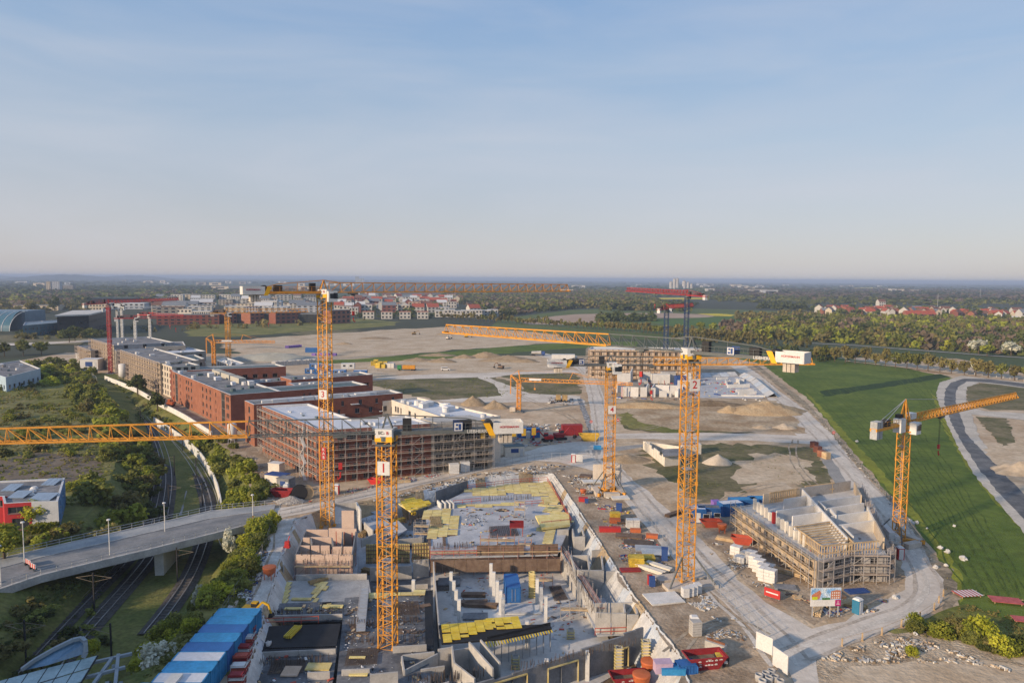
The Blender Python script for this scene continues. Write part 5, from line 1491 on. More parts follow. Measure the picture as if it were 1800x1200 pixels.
# slabs of the near left part
slab('deck_slab', [(503, 1020), (648, 1018), (655, 1062), (483, 1066)], -2.2, .35, CONC)
slab('deck_slab', [(483, 1060), (604, 1056), (603, 1088), (475, 1090)], -1.6, .35, SLABD)
slab('membrane_slab', [(468, 1100), (599, 1095), (590, 1138), (458, 1144)], -0.9, .3, BITU)
wall_px('wall_panel', tuple(at(458, 1146, -.95)-Vector((0, 0, 2.0))), tuple(at(590, 1140, -.95)-Vector((0, 0, 2.0))), -2.95, -.95, .3, PANEL, joints=2)
slab('deck_slab', [(455, 1152), (592, 1147), (582, 1215), (432, 1230)], -1.7, .35, SLABD)
slab('deck_slab', [(606, 1050), (744, 1040), (752, 1140), (760, 1230), (588, 1230)], -1.5, .4, SLABD)
slab('dark_slot', [(746, 1038), (761, 1036), (762, 1140), (748, 1140)], -1.42, .1, BITU)  # black strip laid on the slab, painted shade of a deep slot
wall_px('wall_panel', (761, 1022), (772, 1160), PZ, -1.2, .2, PANEL)
panels([(497, 1026), (512, 1025), (505, 1057), (488, 1058)], -2.1, FY, rad(85), 1.6, .5, cap=16, skip=0)
panels([(553, 1024), (575, 1023), (572, 1040), (560, 1058), (548, 1058), (550, 1040)], -2.1, FY, rad(85), 1.6, .7, cap=20, skip=.1)
panels([(640, 1044), (740, 1038), (742, 1044), (650, 1051)], -1.4, FY, rad(3), cap=30)
for px, py, z, sx, sy in ((530, 1053, -2.1, 3.2, .8), (585, 1066, -1.5, 3.2, .9), (515, 1070, -1.5, 2.6, .7), (560, 1172, -1.6, 3.2, 1.8), (512, 1180, -1.6, 2.2, 2.4), (628, 1156, -1.4, 2.2, .5), (630, 1186, -1.4, 2.4, .5)):
    p = at(px, py, z)-ORIG
    mb = MB(); mb.box(p.x, p.y, z, sx, sy, .18); mb.build('formwork_panel', FY if px != 512 else PLY, pit)
# vertical column formwork in front of the dark wall
def coltower(t, p, h, mat, mat2):
    for k in range(4):
        c, s = math.cos(k*math.pi/2), math.sin(k*math.pi/2)
        mb = MB(); mb.box(p.x+.38*c, p.y+.38*s, p.z, .75, .1, h, k*math.pi/2+math.pi/2); mb.build('shutter_panel', mat, t)
    z = p.z+.3
    while z < p.z+h:
        mb = MB()
        for k in range(4):
            c, s = math.cos(k*math.pi/2), math.sin(k*math.pi/2)
            mb.bar((p.x+.5*c-.6*s, p.y+.5*s+.6*c, z), (p.x+.5*c+.6*s, p.y+.5*s-.6*c, z), .12)
        mb.build('clamp', mat2, t); z += .45
for i, (px, py, h) in enumerate(((1087, 1190, 4.4), (1134, 1178, 4.4), (935, 1050, 4.6), (1003, 1122, 1.6), (906, 1175, 2.0))):
    p = at(px, py, PZ)
    t = thing('column_formwork', ['yellow column shutter before the dark front wall, the one left of the other', 'yellow column shutter before the dark front wall, nearest the orange buckets', 'yellow column shutter on the bright basement floor below the scaffold stairs', 'short yellow shutter at the inner wall of the bright floor', 'short pale shutter under the slanting yellow deck'][i], 'formwork', p)
    coltower(t, Vector((0, 0, 0)), h, PANEL if i != 2 else FY, FY)
# wrinkled plastic sheets on the slopes
pt, pb = pit_world()
def plen(pl): return sum((pl[i+1]-pl[i]).length for i in range(len(pl)-1))
def along(pl, u):
    for i in range(len(pl)-1):
        L = (pl[i+1]-pl[i]).length
        if u <= L or i == len(pl)-2: return pl[i].lerp(pl[i+1], min(1.0, u/L))
        u -= L
Lt, Lb = plen(pt), plen(pb)
cover = thing('slope_cover', 'strips of pale plastic sheeting covering the slopes of the excavation', 'tarpaulin', pt[8])
us = 0.0
k = 0
SOILSH = M('bare_slope', (0.34, 0.25, 0.15), 0.9, 0.2, 0.4, c2=(0.42, 0.33, 0.21), bump=0.5, bs=2)
PLB = M('plastic_bluish', (0.42, 0.46, 0.50), 0.4, 0.12, 0.4, c2=(0.55, 0.58, 0.60), bump=0.6, bs=1.5, spec=0.4)
while us < Lt-1:
    wdt = rb.uniform(2.2, 4.6)
    mb = MB()
    nu, nv = 7, 9
    vs = []
    ph = rb.uniform(0, 6)
    for j in range(nv+1):
        for i in range(nu+1):
            u = us+(wdt-.02)*i/nu
            a, b_ = along(pt, u), along(pb, u/Lt*Lb)
            v = j/nv
            p = a.lerp(b_, v)
            lift = 0.10+0.10*abs(math.sin(i*1.9+ph+v*0.8))+0.06*noise.noise(Vector((u*1.3, v*5, ph)))
            if j == 0: p = a+(a-b_).normalized()*0.0+Vector((a.x-b_.x, a.y-b_.y, 0)).normalized()*rb.uniform(.1, .4); lift = .22
            vs.append((p.x, p.y, p.z+lift))
    mb.add(vs, [(j*(nu+1)+i, (j+1)*(nu+1)+i, (j+1)*(nu+1)+i+1, j*(nu+1)+i+1) for j in range(nv) for i in range(nu)])
    r_ = rb.random()
    o = mb.build('plastic_sheet', PLASTIC if r_ < .62 else PLB if r_ < .85 else SOILSH, None, True)
    loco(o, cover)
    us += wdt*rb.choice([.97, .97, .97, 1.0])
    k += 1
# clutter lying on the decks: far too much to count
def debris(name, pxpoly, z, n, mats, smin, smax, flat=0.3, seed=1, world=False, tri=False):
    rr = random.Random(seed)
    n = int(n*(2.4 if name == 'rubble' else .8)); smin *= .7; smax *= .72
    poly = [at(x, y, z).xy for x, y in pxpoly]
    xs_ = [p.x for p in poly]; ys_ = [p.y for p in poly]
    mb = MB(); k = 0; tries = 0
    while k < n and tries < n*20:
        tries += 1
        p = (rr.uniform(min(xs_), max(xs_)), rr.uniform(min(ys_), max(ys_)))
        if not inside(p, poly) or noise.noise(Vector((p[0]*.33, p[1]*.33, seed))) < rr.uniform(-.15, .3): continue
        s = smin+(smax-smin)*rr.random()**2
        m = rr.randrange(len(mats))
        if tri:   # crumpled scraps
            vs = [(p[0]+rr.uniform(-s, s), p[1]+rr.uniform(-s, s), z+rr.uniform(.02, s*flat)) for _ in range(5)]
            mb.add(vs, [(0, 1, 2), (0, 2, 3), (0, 3, 4)], m)
        else:
            mb.box(p[0], p[1], z, s*rr.uniform(.3, 2.2), s*rr.uniform(.2, .8), s*flat*rr.uniform(.3, 1.2), rr.uniform(0, 3.14), m)
        k += 1
    o = mb.build(name, mats)
    return tag(o, kind='stuff')
RAG = M('white_rag', (0.66, 0.66, 0.66), 0.8, 0.1, 1.0)
debris('debris', [(610, 1055), (742, 1045), (748, 1138), (755, 1215), (600, 1215)], -1.48, 420, [RAG, RAG, BITU], .12, .42, .9, 2, tri=True)
debris('debris', [(610, 1055), (742, 1045), (748, 1138), (755, 1215), (600, 1215)], -1.48, 160, [REBAR, BROWN, CONC, WOOD], .3, 1.0, .2, 3)
for pxs in ([(612, 1072), (744, 1064), (745, 1074), (612, 1082)], [(615, 1096), (748, 1087), (748, 1094), (616, 1104)], [(606, 1110), (746, 1106), (747, 1110), (606, 1116)]):
    debris('debris', pxs, -1.48, 60, [BROWN, REBAR], .6, 1.6, .12, 5)
debris('debris', [(815, 895), (905, 888), (935, 890), (940, 960), (840, 965), (805, 930)], ZD+.02, 200, [CONCW, STEEL, WOOD, BROWN, BITU, FY, RAILR], .2, .9, .35, 6)
debris('debris', [(820, 905), (860, 902), (862, 920), (822, 924)], ZD+.02, 150, [RAG, BITU, BITU], .15, .5, .8, 7, tri=True)
debris('debris', [(808, 897), (890, 893), (890, 898), (808, 902)], ZD+.02, 90, [REBAR, BITU, WOOD], .4, 1.1, .2, 8)
debris('debris', [(775, 1015), (980, 1010), (1030, 1085), (1060, 1110), (960, 1130), (780, 1092)], PZ+.13, 420, [STEEL, WOOD, BROWN, SLAB, RAILR], .2, .8, .25, 9)
debris('debris', [(458, 1155), (592, 1148), (582, 1215), (432, 1230)], -1.68, 110, [CONCW, WOOD, BITU, RAG, RAILR], .2, .9, .4, 10)
debris('debris', [(478, 1064), (604, 1058), (603, 1088), (475, 1090)], -1.58, 80, [CONCD, WOOD, FY, BITU], .2, .9, .3, 11)
debris('debris', [(640, 900), (745, 890), (750, 950), (640, 960)], -3.5, 160, [CONCW, WOOD, BROWN, STEEL, PANELD], .2, 1.1, .4, 12)
debris('debris', [(1000, 1115), (1140, 1120), (1180, 1200), (900, 1240), (880, 1220)], PZ+.02, 160, [WOOD, CONCW, RAILR, STEEL, BROWN], .2, .9, .3, 13)
# red guard rails round the decks
def guard(label, pxs, z, mat=RAILR, h=1.1, bay=2.2):
    q = [at(x, y, z) for x, y in pxs]
    t = thing('guard_rail', label, 'railing', q[0])
    for i in range(len(q)-1):
        a, b_ = q[i]-q[0], q[i+1]-q[0]
        L = (b_-a).length; n = max(1, round(L/bay))
        for hh in (h*.5, h):
            mb = MB(); mb.bar(a+Vector((0, 0, hh)), b_+Vector((0, 0, hh)), .09); mb.build('rail', mat, t)
        for j in range(n+1):
            p = a.lerp(b_, j/n)
            mb = MB(); mb.bar(p, p+Vector((0, 0, h+.1)), .08); mb.build('post', mat, t)
guard('red guard rail along the back edge of the yellow deck', [(822, 860), (900, 850), (962, 846)], ZD)
guard('red guard rail down the right edge of the yellow deck', [(963, 848), (985, 885), (1004, 920)], ZD)
guard('red guard rail before the raised yellow box', [(952, 926), (1002, 921)], ZD)
guard('red guard rail at the step of the deck beside the grey formwork wall', [(797, 888), (845, 883)], ZD)
guard('red guard rail over the brown formwork front', [(757, 979), (838, 977)], ZD+.1)
guard('red guard rail along the far edge of the black membrane slab', [(468, 1099), (560, 1095)], -0.9)
guard('red guard rail in the middle of the deck above the red basket', [(915, 890), (955, 887)], ZD)
guard('low red guard rail at the right of the dark front wall', [(1046, 1116), (1158, 1112)], PZ+1.4)
# scaffold towers on the decks
for i, (px, py, z, w_, h, lab) in enumerate(((845, 960, ZD, 6.5, 2.6, 'reddish scaffold tower standing on the blue grey deck'), (905, 905, ZD, 2.2, 3.2, 'slim scaffold tower in the middle of the deck'), (730, 948, -3.5, 3.0, 4.0, 'scaffold tower between the yellow formwork walls'), (912, 968, ZD, 2.4, 2.6, 'scaffold tower under the red basket'), (940, 1030, PZ, 3.2, 3.0, 'scaffold stairs down to the bright basement floor'), (985, 1082, PZ, 4.5, 2.4, 'leaning scaffold frames near the inner wall of the basement'), (1150, 1135, PZ+.2, 3.0, 4.2, 'scaffold at the right end of the dark front wall'))):
    p = at(px, py, z)
    scaffold(lab, [p, p+Vector((w_, -.2, 0))], z, max(1, int(h/1.6)), 1.6, 1.6, off=0.1, dep=1.4, tube=SCRED if i in (0, 3, 4) else SCAF, deckm=WOOD, wide=.08)
# reinforcement, walkways and more scaffold between the walls
def starters(pxs, z, n, h=1.2, w=.5):
    mb = MB(); rr = random.Random(n)
    q = [at(x, y, z) for x, y in pxs]; L = plen(q)
    for i in range(n):
        p = along(q, L*i/n)+Vector((rr.uniform(-w, w), rr.uniform(-w, w), 0)); mb.bar(p, p+Vector((rr.uniform(-.1, .1), rr.uniform(-.1, .1), h*rr.uniform(.6, 1.2))), .05)
    tag(mb.build('starter_bars', REBAR), kind='stuff')
for pxs, z, n, h in (([(530, 975), (620, 975)], .9, 30, .8), ([(521, 990), (622, 990)], .9, 30, .8), ([(650, 988), (750, 986)], -1.1, 60, 1.0), ([(757, 965), (830, 962)], ZD, 60, 1.1), ([(640, 925), (740, 915)], -3.4, 90, 1.6), ([(610, 1100), (740, 1092)], -1.5, 70, 1.1), ([(610, 1130), (745, 1125)], -1.5, 60, 1.1), ([(470, 1082), (600, 1078)], -1.6, 60, 1.0), ([(990, 985), (1050, 1085)], -1, 60, 1.0), ([(1015, 1030), (1095, 1030)], PZ+.8, 80, 1.8), ([(850, 880), (940, 876)], ZD, 50, 1.1), ([(450, 1170), (580, 1164)], -1.7, 60, 1.2), ([(720, 1205), (850, 1190)], PZ+3, 70, 1.4), ([(900, 1180), (1120, 1130)], -.8, 70, .9)): starters(pxs, z, n, h)
def mats_(pxs, z, lab):
    q = [at(x, y, z) for x, y in pxs]; mb = MB()
    for i in range(15):
        u = i/14; mb.bar(q[0].lerp(q[1], u), q[3].lerp(q[2], u), .06); mb.bar(q[0].lerp(q[3], u), q[1].lerp(q[2], u), .06)
    tag(mb.build('rebar_mat', REBAR), lab, 'steel mesh')
mats_([(860, 925), (905, 922), (912, 940), (862, 944)], ZD+.15, 'dark steel mesh lying on the deck left of the red basket')
mats_([(765, 1020), (800, 1018), (800, 1036), (765, 1038)], PZ+.3, 'dark steel mesh on the bright floor behind the left columns')
mats_([(662, 1060), (735, 1056), (738, 1078), (662, 1082)], -1.3, 'dark steel mesh on the dark slab behind the mast of crane 1')
mats_([(612, 1140), (665, 1138), (662, 1165), (606, 1168)], -1.3, 'dark steel mesh on the dark slab left of crane 1 foot')
mats_([(480, 1160), (540, 1158), (532, 1180), (470, 1184)], -1.5, 'dark steel mesh on the lowest left slab')
mats_([(965, 1030), (985, 1028), (998, 1052), (975, 1055)], PZ+.3, 'dark steel mesh at the inner scaffold of the bright floor')
w0, w1 = at(642, 1036, -1.3), at(634, 1112, -1.3)
t = thing('walkway', 'narrow grey scaffold walkway leading down to the dark slab beside crane 1', 'walkway', w0)
for i in range(12):
    a, b_ = w0.lerp(w1, i/12)-w0, w0.lerp(w1, (i+.93)/12)-w0
    mb = MB(); mb.bar(a+Vector((0, 0, .25)), b_+Vector((0, 0, .25)), 1.3, h=.07); mb.build('board', STEEL, t)
for s in (-.65, .65):
    for hh in (.8, 1.3): mb = MB(); mb.bar(Vector((s, 0, hh)), w1-w0+Vector((s, 0, hh)), .06); mb.build('handrail', SCAF, t)
for p, q, lab in (((521, 1012), (620, 1012), 'thin reddish scaffold before the lowest pink formwork wall'), ((586, 990), (627, 990), 'thin scaffold at the taller pink formwork behind')):
    a, b_ = at(*p, ZP), at(*q, ZP); scaffold(lab, [a, b_], ZP+.1, 1, 2.0, 2.2, tube=SCRED, deckm=WOOD, wide=.07, dep=.9)
for i, (px, py, z, n_) in enumerate(((668, 905, -3.4, 5), (700, 918, -3.4, 4), (640, 940, -3.4, 4), (725, 902, -3.4, 3), (650, 1008, PZ+.1, 4), (700, 1006, PZ+.1, 4), (560, 1022, -2.1, 2), (515, 1112, -.85, 2))):   # stacked formwork beams
    t = thing('beam_stack', ['first', 'second', 'third', 'fourth', 'fifth', 'sixth', 'seventh', 'eighth'][i]+' stack of formwork beams lying between walls and slabs of the left excavation', 'timber stack', at(px, py, z), rad(i*37))
    mb = MB(); mb.box(0, 0, 0, 3.4, .14, .18); me = mb.mesh('beam', [JOIST, FYB][i % 2])
    for k in range(n_*4): inst('beam', me, t, (rb.uniform(-.15, .15), (k % 4)*.3-.45, .06+(k//4)*.2), rb.uniform(-.03, .03))
for p, q, h in (((636, 962), (668, 948), 1.6), ((700, 960), (742, 956), 1.4), ((640, 935), (655, 950), 2.2), ((668, 1012), (668, 1000), 2.4), ((500, 1018), (500, 1012), 2.6), ((520, 1020), (645, 1018), 1.0), ((470, 1092), (602, 1089), .9), ((478, 1068), (476, 1090), .9), ((455, 1150), (592, 1146), .8), ((690, 1150), (750, 1146), 1.1), ((650, 1215), (700, 1210), 2.2), ((600, 1190), (650, 1188), 1.0), ((540, 1195), (580, 1193), 1.0)):
    z0 = -3.4 if p[1] < 965 else -2.2 if p[1] < 1060 else -1.7
    a, b_ = at(*p, z0), at(*q, z0); wall_px('wall_panel', tuple(a), tuple(b_), z0, z0+h, .24, PANEL)
# ------------------------------------------------------------------ bridge over the railway
RAILM = M('rail_steel', (0.34, 0.32, 0.31), 0.45, 0.1, 1.0, metal=0.5)
near = [at(-60, 1058, .3), at(72, 1013, .3), at(180, 987, .3), at(265, 967, .3), at(362, 943, .3), at(478, 913, .3)]
far = [at(-60, 995, .3), at(60, 968, .3), at(125, 953, .3), at(291, 916, .3), at(370, 898, .3), at(484, 887, .3)]
t = thing('road_bridge', 'long grey road bridge crossing the railway cutting', 'bridge', near[3].xy.to_3d())
bo = Vector(t.location)
q = near + far[::-1]
def lp2(ps): return [(p.x-bo.x, p.y-bo.y) for p in ps]
mb = MB(); mb.prism(lp2(q), -0.75, 0.3); mb.build('deck', CONC, t)
def strip(a, b, u0, u1):
    return [x.lerp(y, u0) for x, y in zip(a, b)] + [x.lerp(y, u1) for x, y in zip(a, b)][::-1]
mb = MB(); mb.prism(lp2(strip(near, far, .07, .66)), 0.3, 0.34); mb.build('carriageway', BRIDGE_ASPH, t)
mb = MB(); mb.prism(lp2(strip(near, far, .68, .97)), 0.3, 0.44); mb.build('footway', PAVE, t)
mb = MB(); mb.prism(lp2(strip(near, far, .66, .68)), 0.3, 0.47); mb.build('kerb', CONC, t)
mb = MB(); mb.prism(lp2(strip(near, far, 0.0, .045)), 0.3, 0.55); mb.build('edge_beam', CONC, t)
mb = MB(); mb.prism(lp2(strip(near, far, .97, 1.0)), 0.3, 0.5); mb.build('edge_beam', CONC, t)
for pl, z0 in ((strip(near, far, .985, .985), .5), (strip(near, far, .02, .02), .55)):
    pl = pl[:6]
    for hh in (.5, 1.0):
        mb = MB()
        for i in range(5): mb.bar((pl[i]-bo).xy.to_3d()+Vector((0, 0, z0+hh)), (pl[i+1]-bo).xy.to_3d()+Vector((0, 0, z0+hh)), .07)
        mb.build('handrail', STEEL, t)
    pm_ = MB(); pm_.bar((0, 0, 0), (0, 0, 1.0), .07); pme = pm_.mesh('railing_post', STEEL)
    for i in range(5):
        n_ = max(1, int((pl[i+1]-pl[i]).length/2))
        for k in range(n_):
            p = pl[i].lerp(pl[i+1], k/n_)-bo
            inst('railing_post', pme, t, (p.x, p.y, z0))
# pier and abutments
p = at(275, 1010, -6)
mb = MB(); mb.box(p.x-bo.x, p.y-bo.y+4.5, -6, 1.6, 9.5, 5.4, rad(8)); mb.build('pier', CONCW, t)
p = at(100, 1030, -4); mb = MB(); mb.box(p.x-bo.x-4, p.y-bo.y+5, -6, 9, 15, 5.3, rad(-10)); mb.build('abutment', CONC, t)
p = at(425, 950, -3); mb = MB(); mb.box(p.x-bo.x+4.5, p.y-bo.y+4.5, -6, 8, 13, 5.3, rad(-10)); mb.build('abutment', CONC, t)
GRAF = M('graffiti_paint', (0.04, 0.05, 0.14), 0.8, 0.8, 0.9, c2=(0.36, 0.40, 0.42), lo=.47, hi=.53)
mb = MB(); p = at(283, 1009, -6); 
a = p-bo; mb.box(a.x-.4, a.y-.55+.3, -5.2, 1.2, .05, 1.9, rad(8)); mb.build('graffiti', GRAF, t)
# ------------------------------------------------------------------ railway tracks in the cutting
def track(label, pxs, z=-5.95, ballast=True):
    pl = [at(x, y, z if y > 800 else z+min(4.5, (800-y)*0.033)) for x, y in pxs]
    # smooth
    for _ in range(2):
        o = [pl[0]]
        for i in range(len(pl)-1):
            o += [pl[i].lerp(pl[i+1], .25), pl[i].lerp(pl[i+1], .75)]
        pl = o+[pl[-1]]
    t = thing('railway_track', label, 'railway', pl[0])
    o0 = pl[0]
    nn = []
    for i in range(len(pl)):
        d = (pl[min(i+1, len(pl)-1)]-pl[max(i-1, 0)]); d.z = 0; d.normalize()
        nn.append(Vector((-d.y, d.x, 0)))
    mb = MB()
    vs = []
    for p, n in zip(pl, nn): vs += [p-n*1.9-o0+Vector((0, 0, .05)), p-n*1.35-o0+Vector((0, 0, .22)), p+n*1.35-o0+Vector((0, 0, .22)), p+n*1.9-o0+Vector((0, 0, .05))]
    mb.add(vs, [(4*i+k, 4*i+k+1, 4*i+5+k, 4*i+4+k) for i in range(len(pl)-1) for k in range(3)])
    if ballast: mb.build('ballast_bed', BALLAST, t)
    for s in (-.75, .75):
        mb = MB()
        for i in range(len(pl)-1): mb.bar(pl[i]+nn[i]*s-o0+Vector((0, 0, .36)), pl[i+1]+nn[i+1]*s-o0+Vector((0, 0, .36)), .15)
        mb.build('rail', RAILM, t)
    if ballast:
        sm = MB(); sm.box(0, 0, 0, .28, 2.5, .09); sme = sm.mesh('sleeper', M('sleeper', (0.10, .09, .08), .9, .2, 1.0))
        k = 0; L = 0; acc = 0
        for i in range(len(pl)-1):
            a, b_ = pl[i], pl[i+1]; d = (b_-a).length; rz = ang(b_.x-a.x, b_.y-a.y)
            while acc < d and k < 290 and a.y < 190:
                p = a.lerp(b_, acc/d)-o0; inst('sleeper', sme, t, (p.x, p.y, p.z+.2), rz); k += 1; acc += 1.3
            acc -= d
    return t
track('left dark railway track curving under the bridge', [(20, 1190), (80, 1128), (135, 1070), (180, 1025), (222, 985), (252, 945), (266, 905), (276, 862), (279, 825), (272, 788), (258, 755), (238, 722), (205, 682)])
track('second dark railway track from the left, close beside the leftmost one', [(75, 1200), (130, 1135), (190, 1068), (240, 1012), (268, 975), (284, 930), (294, 880), (298, 842), (293, 805), (280, 770), (262, 742), (215, 690)])
track('right railway track curving beside the bushes under the bridge', [(262, 1115), (300, 1068), (335, 1015), (355, 965), (368, 915), (366, 880), (352, 840), (330, 805), (302, 770), (270, 742)])
track('grassed track nearest the graffiti wall', [(395, 960), (378, 915), (378, 885), (366, 850), (345, 815), (318, 785), (290, 760)], ballast=False)
sheet('gravel_path', [(257, 915), (275, 860), (284, 830), (276, 800), (270, 790), (282, 815), (287, 838), (280, 865), (264, 917)], -5.93, GRAVELD, 3, .2)
sheet('gravel_path', [(315, 905), (326, 868), (329, 840), (325, 812), (331, 830), (331, 850), (320, 905)], -5.93, GRAVELD, 3, .2)
# overhead line masts
def catenary(label, px, py, z, dirn, h=6.5):
    p = at(px, py, z)
    t = thing('overhead_line_mast', label, 'mast', p)
    mb = MB(); mb.bar((0, 0, 0), (0, 0, h), .2); mb.build('post', CDARK, t)
    for s in dirn:
        mb = MB(); mb.bar((0, 0, h-.4), (3.0*s, 0.2, h-.9), .05); mb.bar((0, 0, h-1.6), (3.0*s, 0.2, h-.9), .045); mb.bar((3.0*s, .2, h-.9), (1.4*s, .2, h-1.3), .04); mb.build('bracket', M('bronze_bracket', (.22, .18, .13), .7, .1, 1.0), t)
catenary('twin armed overhead line mast between the dark tracks below the bridge', 166, 1072, -6, (-1, 1))
catenary('overhead line mast beside the right track below the bridge', 312, 1022, -6, (1,))
catenary('overhead line mast at the lower left between glass canopy and embankment', 46, 1165, -6, (-1, 1))
catenary('overhead line mast beside the white blossoming bush', 196, 1152, -6, (-1,), 5)
for i, (px, py) in enumerate(((297, 893), (307, 837), (345, 842), (356, 890), (321, 792), (247, 742), (257, 700), (243, 705))):
    catenary(['overhead line mast nearest the bridge beyond it', 'overhead line mast in the grass between the tracks', 'overhead line mast halfway along the graffiti wall', 'overhead line mast close to the lower end of the graffiti wall', 'overhead line mast at the upper end of the graffiti wall', 'overhead line mast behind the long yellow jib', 'overhead line mast in the shade of the upper cutting', 'farthest overhead line mast in the cutting'][i], px, py, -6 if py > 800 else -4.5 if py > 740 else -3, (-1,) if i % 2 else (1,), 6)
# graffiti wall along the cutting and white boundary wall above it
WALLW = M('weathered_white_wall', (0.58, 0.56, 0.52), .9, .12, .5, c2=(.68, .66, .62))
GW = M('sprayed_wall', (0.55, 0.55, 0.53), .9, .1, .35, c2=(.16, .30, .34), lo=.60, hi=.68)
pl = [at(270, 747, -4.1), at(287, 757, -4.3), at(305, 770, -4.6), at(322, 782, -4.9), at(337, 795, -5.3), at(351, 810, -5.5), at(364, 828, -5.7), at(374, 848, -5.9), at(382, 870, -6), at(387, 893, -6), at(390, 914, -6)]
t = thing('noise_wall', 'curved white noise wall sprayed with graffiti along the track', 'wall', pl[-1])
for i in range(len(pl)-1):
    for k in range(3):
        a, b_ = pl[i].lerp(pl[i+1], k/3)-pl[-1], pl[i].lerp(pl[i+1], (k+1)/3-.008)-pl[-1]
        n = Vector((-(b_-a).y, (b_-a).x, 0)).normalized()*.25
        mb = MB(); mb.add([Vector((v.x, v.y, min(a.z, b_.z)+z)) for z in (0, 3.0) for v in (a, b_, b_+n, a+n)], BOXF)
        mb.build('panel', GW if 2 <= i < 8 else WALLW, t)
pl = [at(184, 667), at(212, 678), at(240, 690), at(262, 703), at(285, 717), at(305, 727), at(325, 738), at(345, 751), at(372, 769)]
t = thing('boundary_wall', 'long low white boundary wall above the railway cutting', 'wall', pl[-1])
for i in range(len(pl)-1):
    for k in range(3):
        a, b_ = pl[i].lerp(pl[i+1], k/3)-pl[-1], pl[i].lerp(pl[i+1], (k+1)/3-.006)-pl[-1]
        n = Vector((-(b_-a).y, (b_-a).x, 0)).normalized()*.3
        mb = MB(); mb.add([Vector((v.x, v.y, z)) for z in (0, 1.9) for v in (a, b_, b_+n, a+n)], BOXF); mb.build('panel', WALLW, t)
# street lamps
def lamp(label, px, py, h=6.0, z=0.3, pink=False):
    p = at(px, py, z)
    t = thing('street_lamp', label, 'lamp', p)
    mb = MB(); mb.cyl((0, 0, 0), (0, 0, h), .10, .07, 6); mb.build('pole', CONCW, t)
    mb = MB(); mb.lathe([(.08, h), (.34, h+.08), (.3, h+.25), (.05, h+.32)], 8); mb.build('lamp_head', WHITE, t)
    if pink:
        mb = MB(); mb.cyl((0, 0, .9), (0, 0, 1.9), .13, .13, 6); mb.build('sleeve', M('pink_sticker', (.55, .1, .2), .7, .05, 1), t)
lamp('street lamp on the bridge nearest the red house', 43, 988, 7)
lamp('street lamp in the middle of the bridge above the pier', 193, 976, 6.4)
lamp('street lamp on the far footway of the bridge', 290, 934, 5.6)
lamp('street lamp with a pink sleeve at the right end of the bridge', 445, 922, 6.0, pink=True)
lamp('street lamp cut by the left picture edge', 2, 1030, 6.5)
for i, (px, py, k) in enumerate(((50, 994, 'leftmost'), (58, 1001, 'rightmost'))):
    t = thing('barrier', 'red and white road barrier on the bridge carriageway, '+k+' of the two', 'barrier', at(px, py, .35))
    mb = MB(); mb.box(0, 0, .35, 2.0, .1, .75, rad(-35)); mb.build('board', WHITE, t)
    for s in (-.7, 0, .7):
        mb = MB(); mb.box(s*math.cos(rad(-35)), s*math.sin(rad(-35))-.03, .36, .35, .1, .73, rad(-35)); mb.build('stripe', SIGNR, t)
    for s in (-.8, .8):
        mb = MB(); mb.box(s*math.cos(rad(-35)), s*math.sin(rad(-35)), 0, .4, .5, .35, rad(-35)); mb.build('foot', CDARK, t)
# ------------------------------------------------------------------ glazed station canopy at the lower left corner
GLR = M('canopy_glass', (0.30, 0.40, 0.42), .15, .12, .4, spec=.6)
STG = M('grey_steel', (0.26, 0.30, 0.33), .5, .08, 1)
o = at(60, 1250, 0)
t = thing('station_canopy', 'glazed station canopy with a loop shaped grey frame at the lower left corner', 'building', o)
A = [at(-20, 1200, 1.2), at(84, 1172, 1.6), at(172, 1150, 2.0)]
B_ = [at(-120, 1330, -.5), at(0, 1300, -.2), at(110, 1250, 0.2)]
for i in range(2):
    for k in range(3):
        for j in range(4):
            def PT(u, v): return (A[i].lerp(A[i+1], u)).lerp(B_[i].lerp(B_[i+1], u), v)-o
            u0, u1, v0, v1 = k/3+.012, (k+1)/3-.012, j/4+.012, (j+1)/4-.012
            p = [PT(u0, v0), PT(u1, v0), PT(u1, v1), PT(u0, v1)]
            mb = MB(); mb.add([x-Vector((0, 0, .06)) for x in p]+p, BOXF); mb.build('glass_panel', GLR, t)
mb = MB()
for i in range(2):
    for k in range(4):
        u = k/3
        mb.bar(A[i].lerp(A[i+1], u)-o-Vector((0, 0, .12)), B_[i].lerp(B_[i+1], u)-o-Vector((0, 0, .12)), .16)
mb.build('rafters', CDARK, t)
lp_ = [at(38, 1176, 1.4), at(60, 1160, 2.2), at(95, 1140, 3.2), at(128, 1124, 3.9), at(143, 1121, 4.0), at(150, 1127, 3.8), at(151, 1145, 2.6), at(146, 1155, 2.0)]
mb = MB()
for i in range(len(lp_)-1): mb.bar(lp_[i]-o, lp_[i+1]-o, .5, h=.4)
mb.build('loop_frame', STG, t)
mb = MB(); c = at(85, 1168, 1.7)-o
for i in range(len(lp_)-2):
    mb.add([lp_[i]-o+Vector((0, .25, -.25)), lp_[i+1]-o+Vector((0, .25, -.25)), c], [(0, 1, 2)])
mb.build('glazing', M('blue_canopy_glass', (.13, .24, .36), .15, .15, .4, spec=.6), t)
for p, q in (((158, 1165), (232, 1148)), ((150, 1190), (220, 1172)), ((162, 1205), (198, 1155)), ((208, 1150), (200, 1230))):
    mb = MB(); mb.bar(at(*p, .6)-o, at(*q, .6)-o, .4, h=.35); mb.build('beam', STG, t)
for q in ((200, 1170), (188, 1200), (212, 1200)):
    mb = MB(); mb.bar(at(*q, .5)-o, at(q[0], q[1], -6)-o+Vector((.5, 0, 0)), .45); mb.build('post', STG, t)
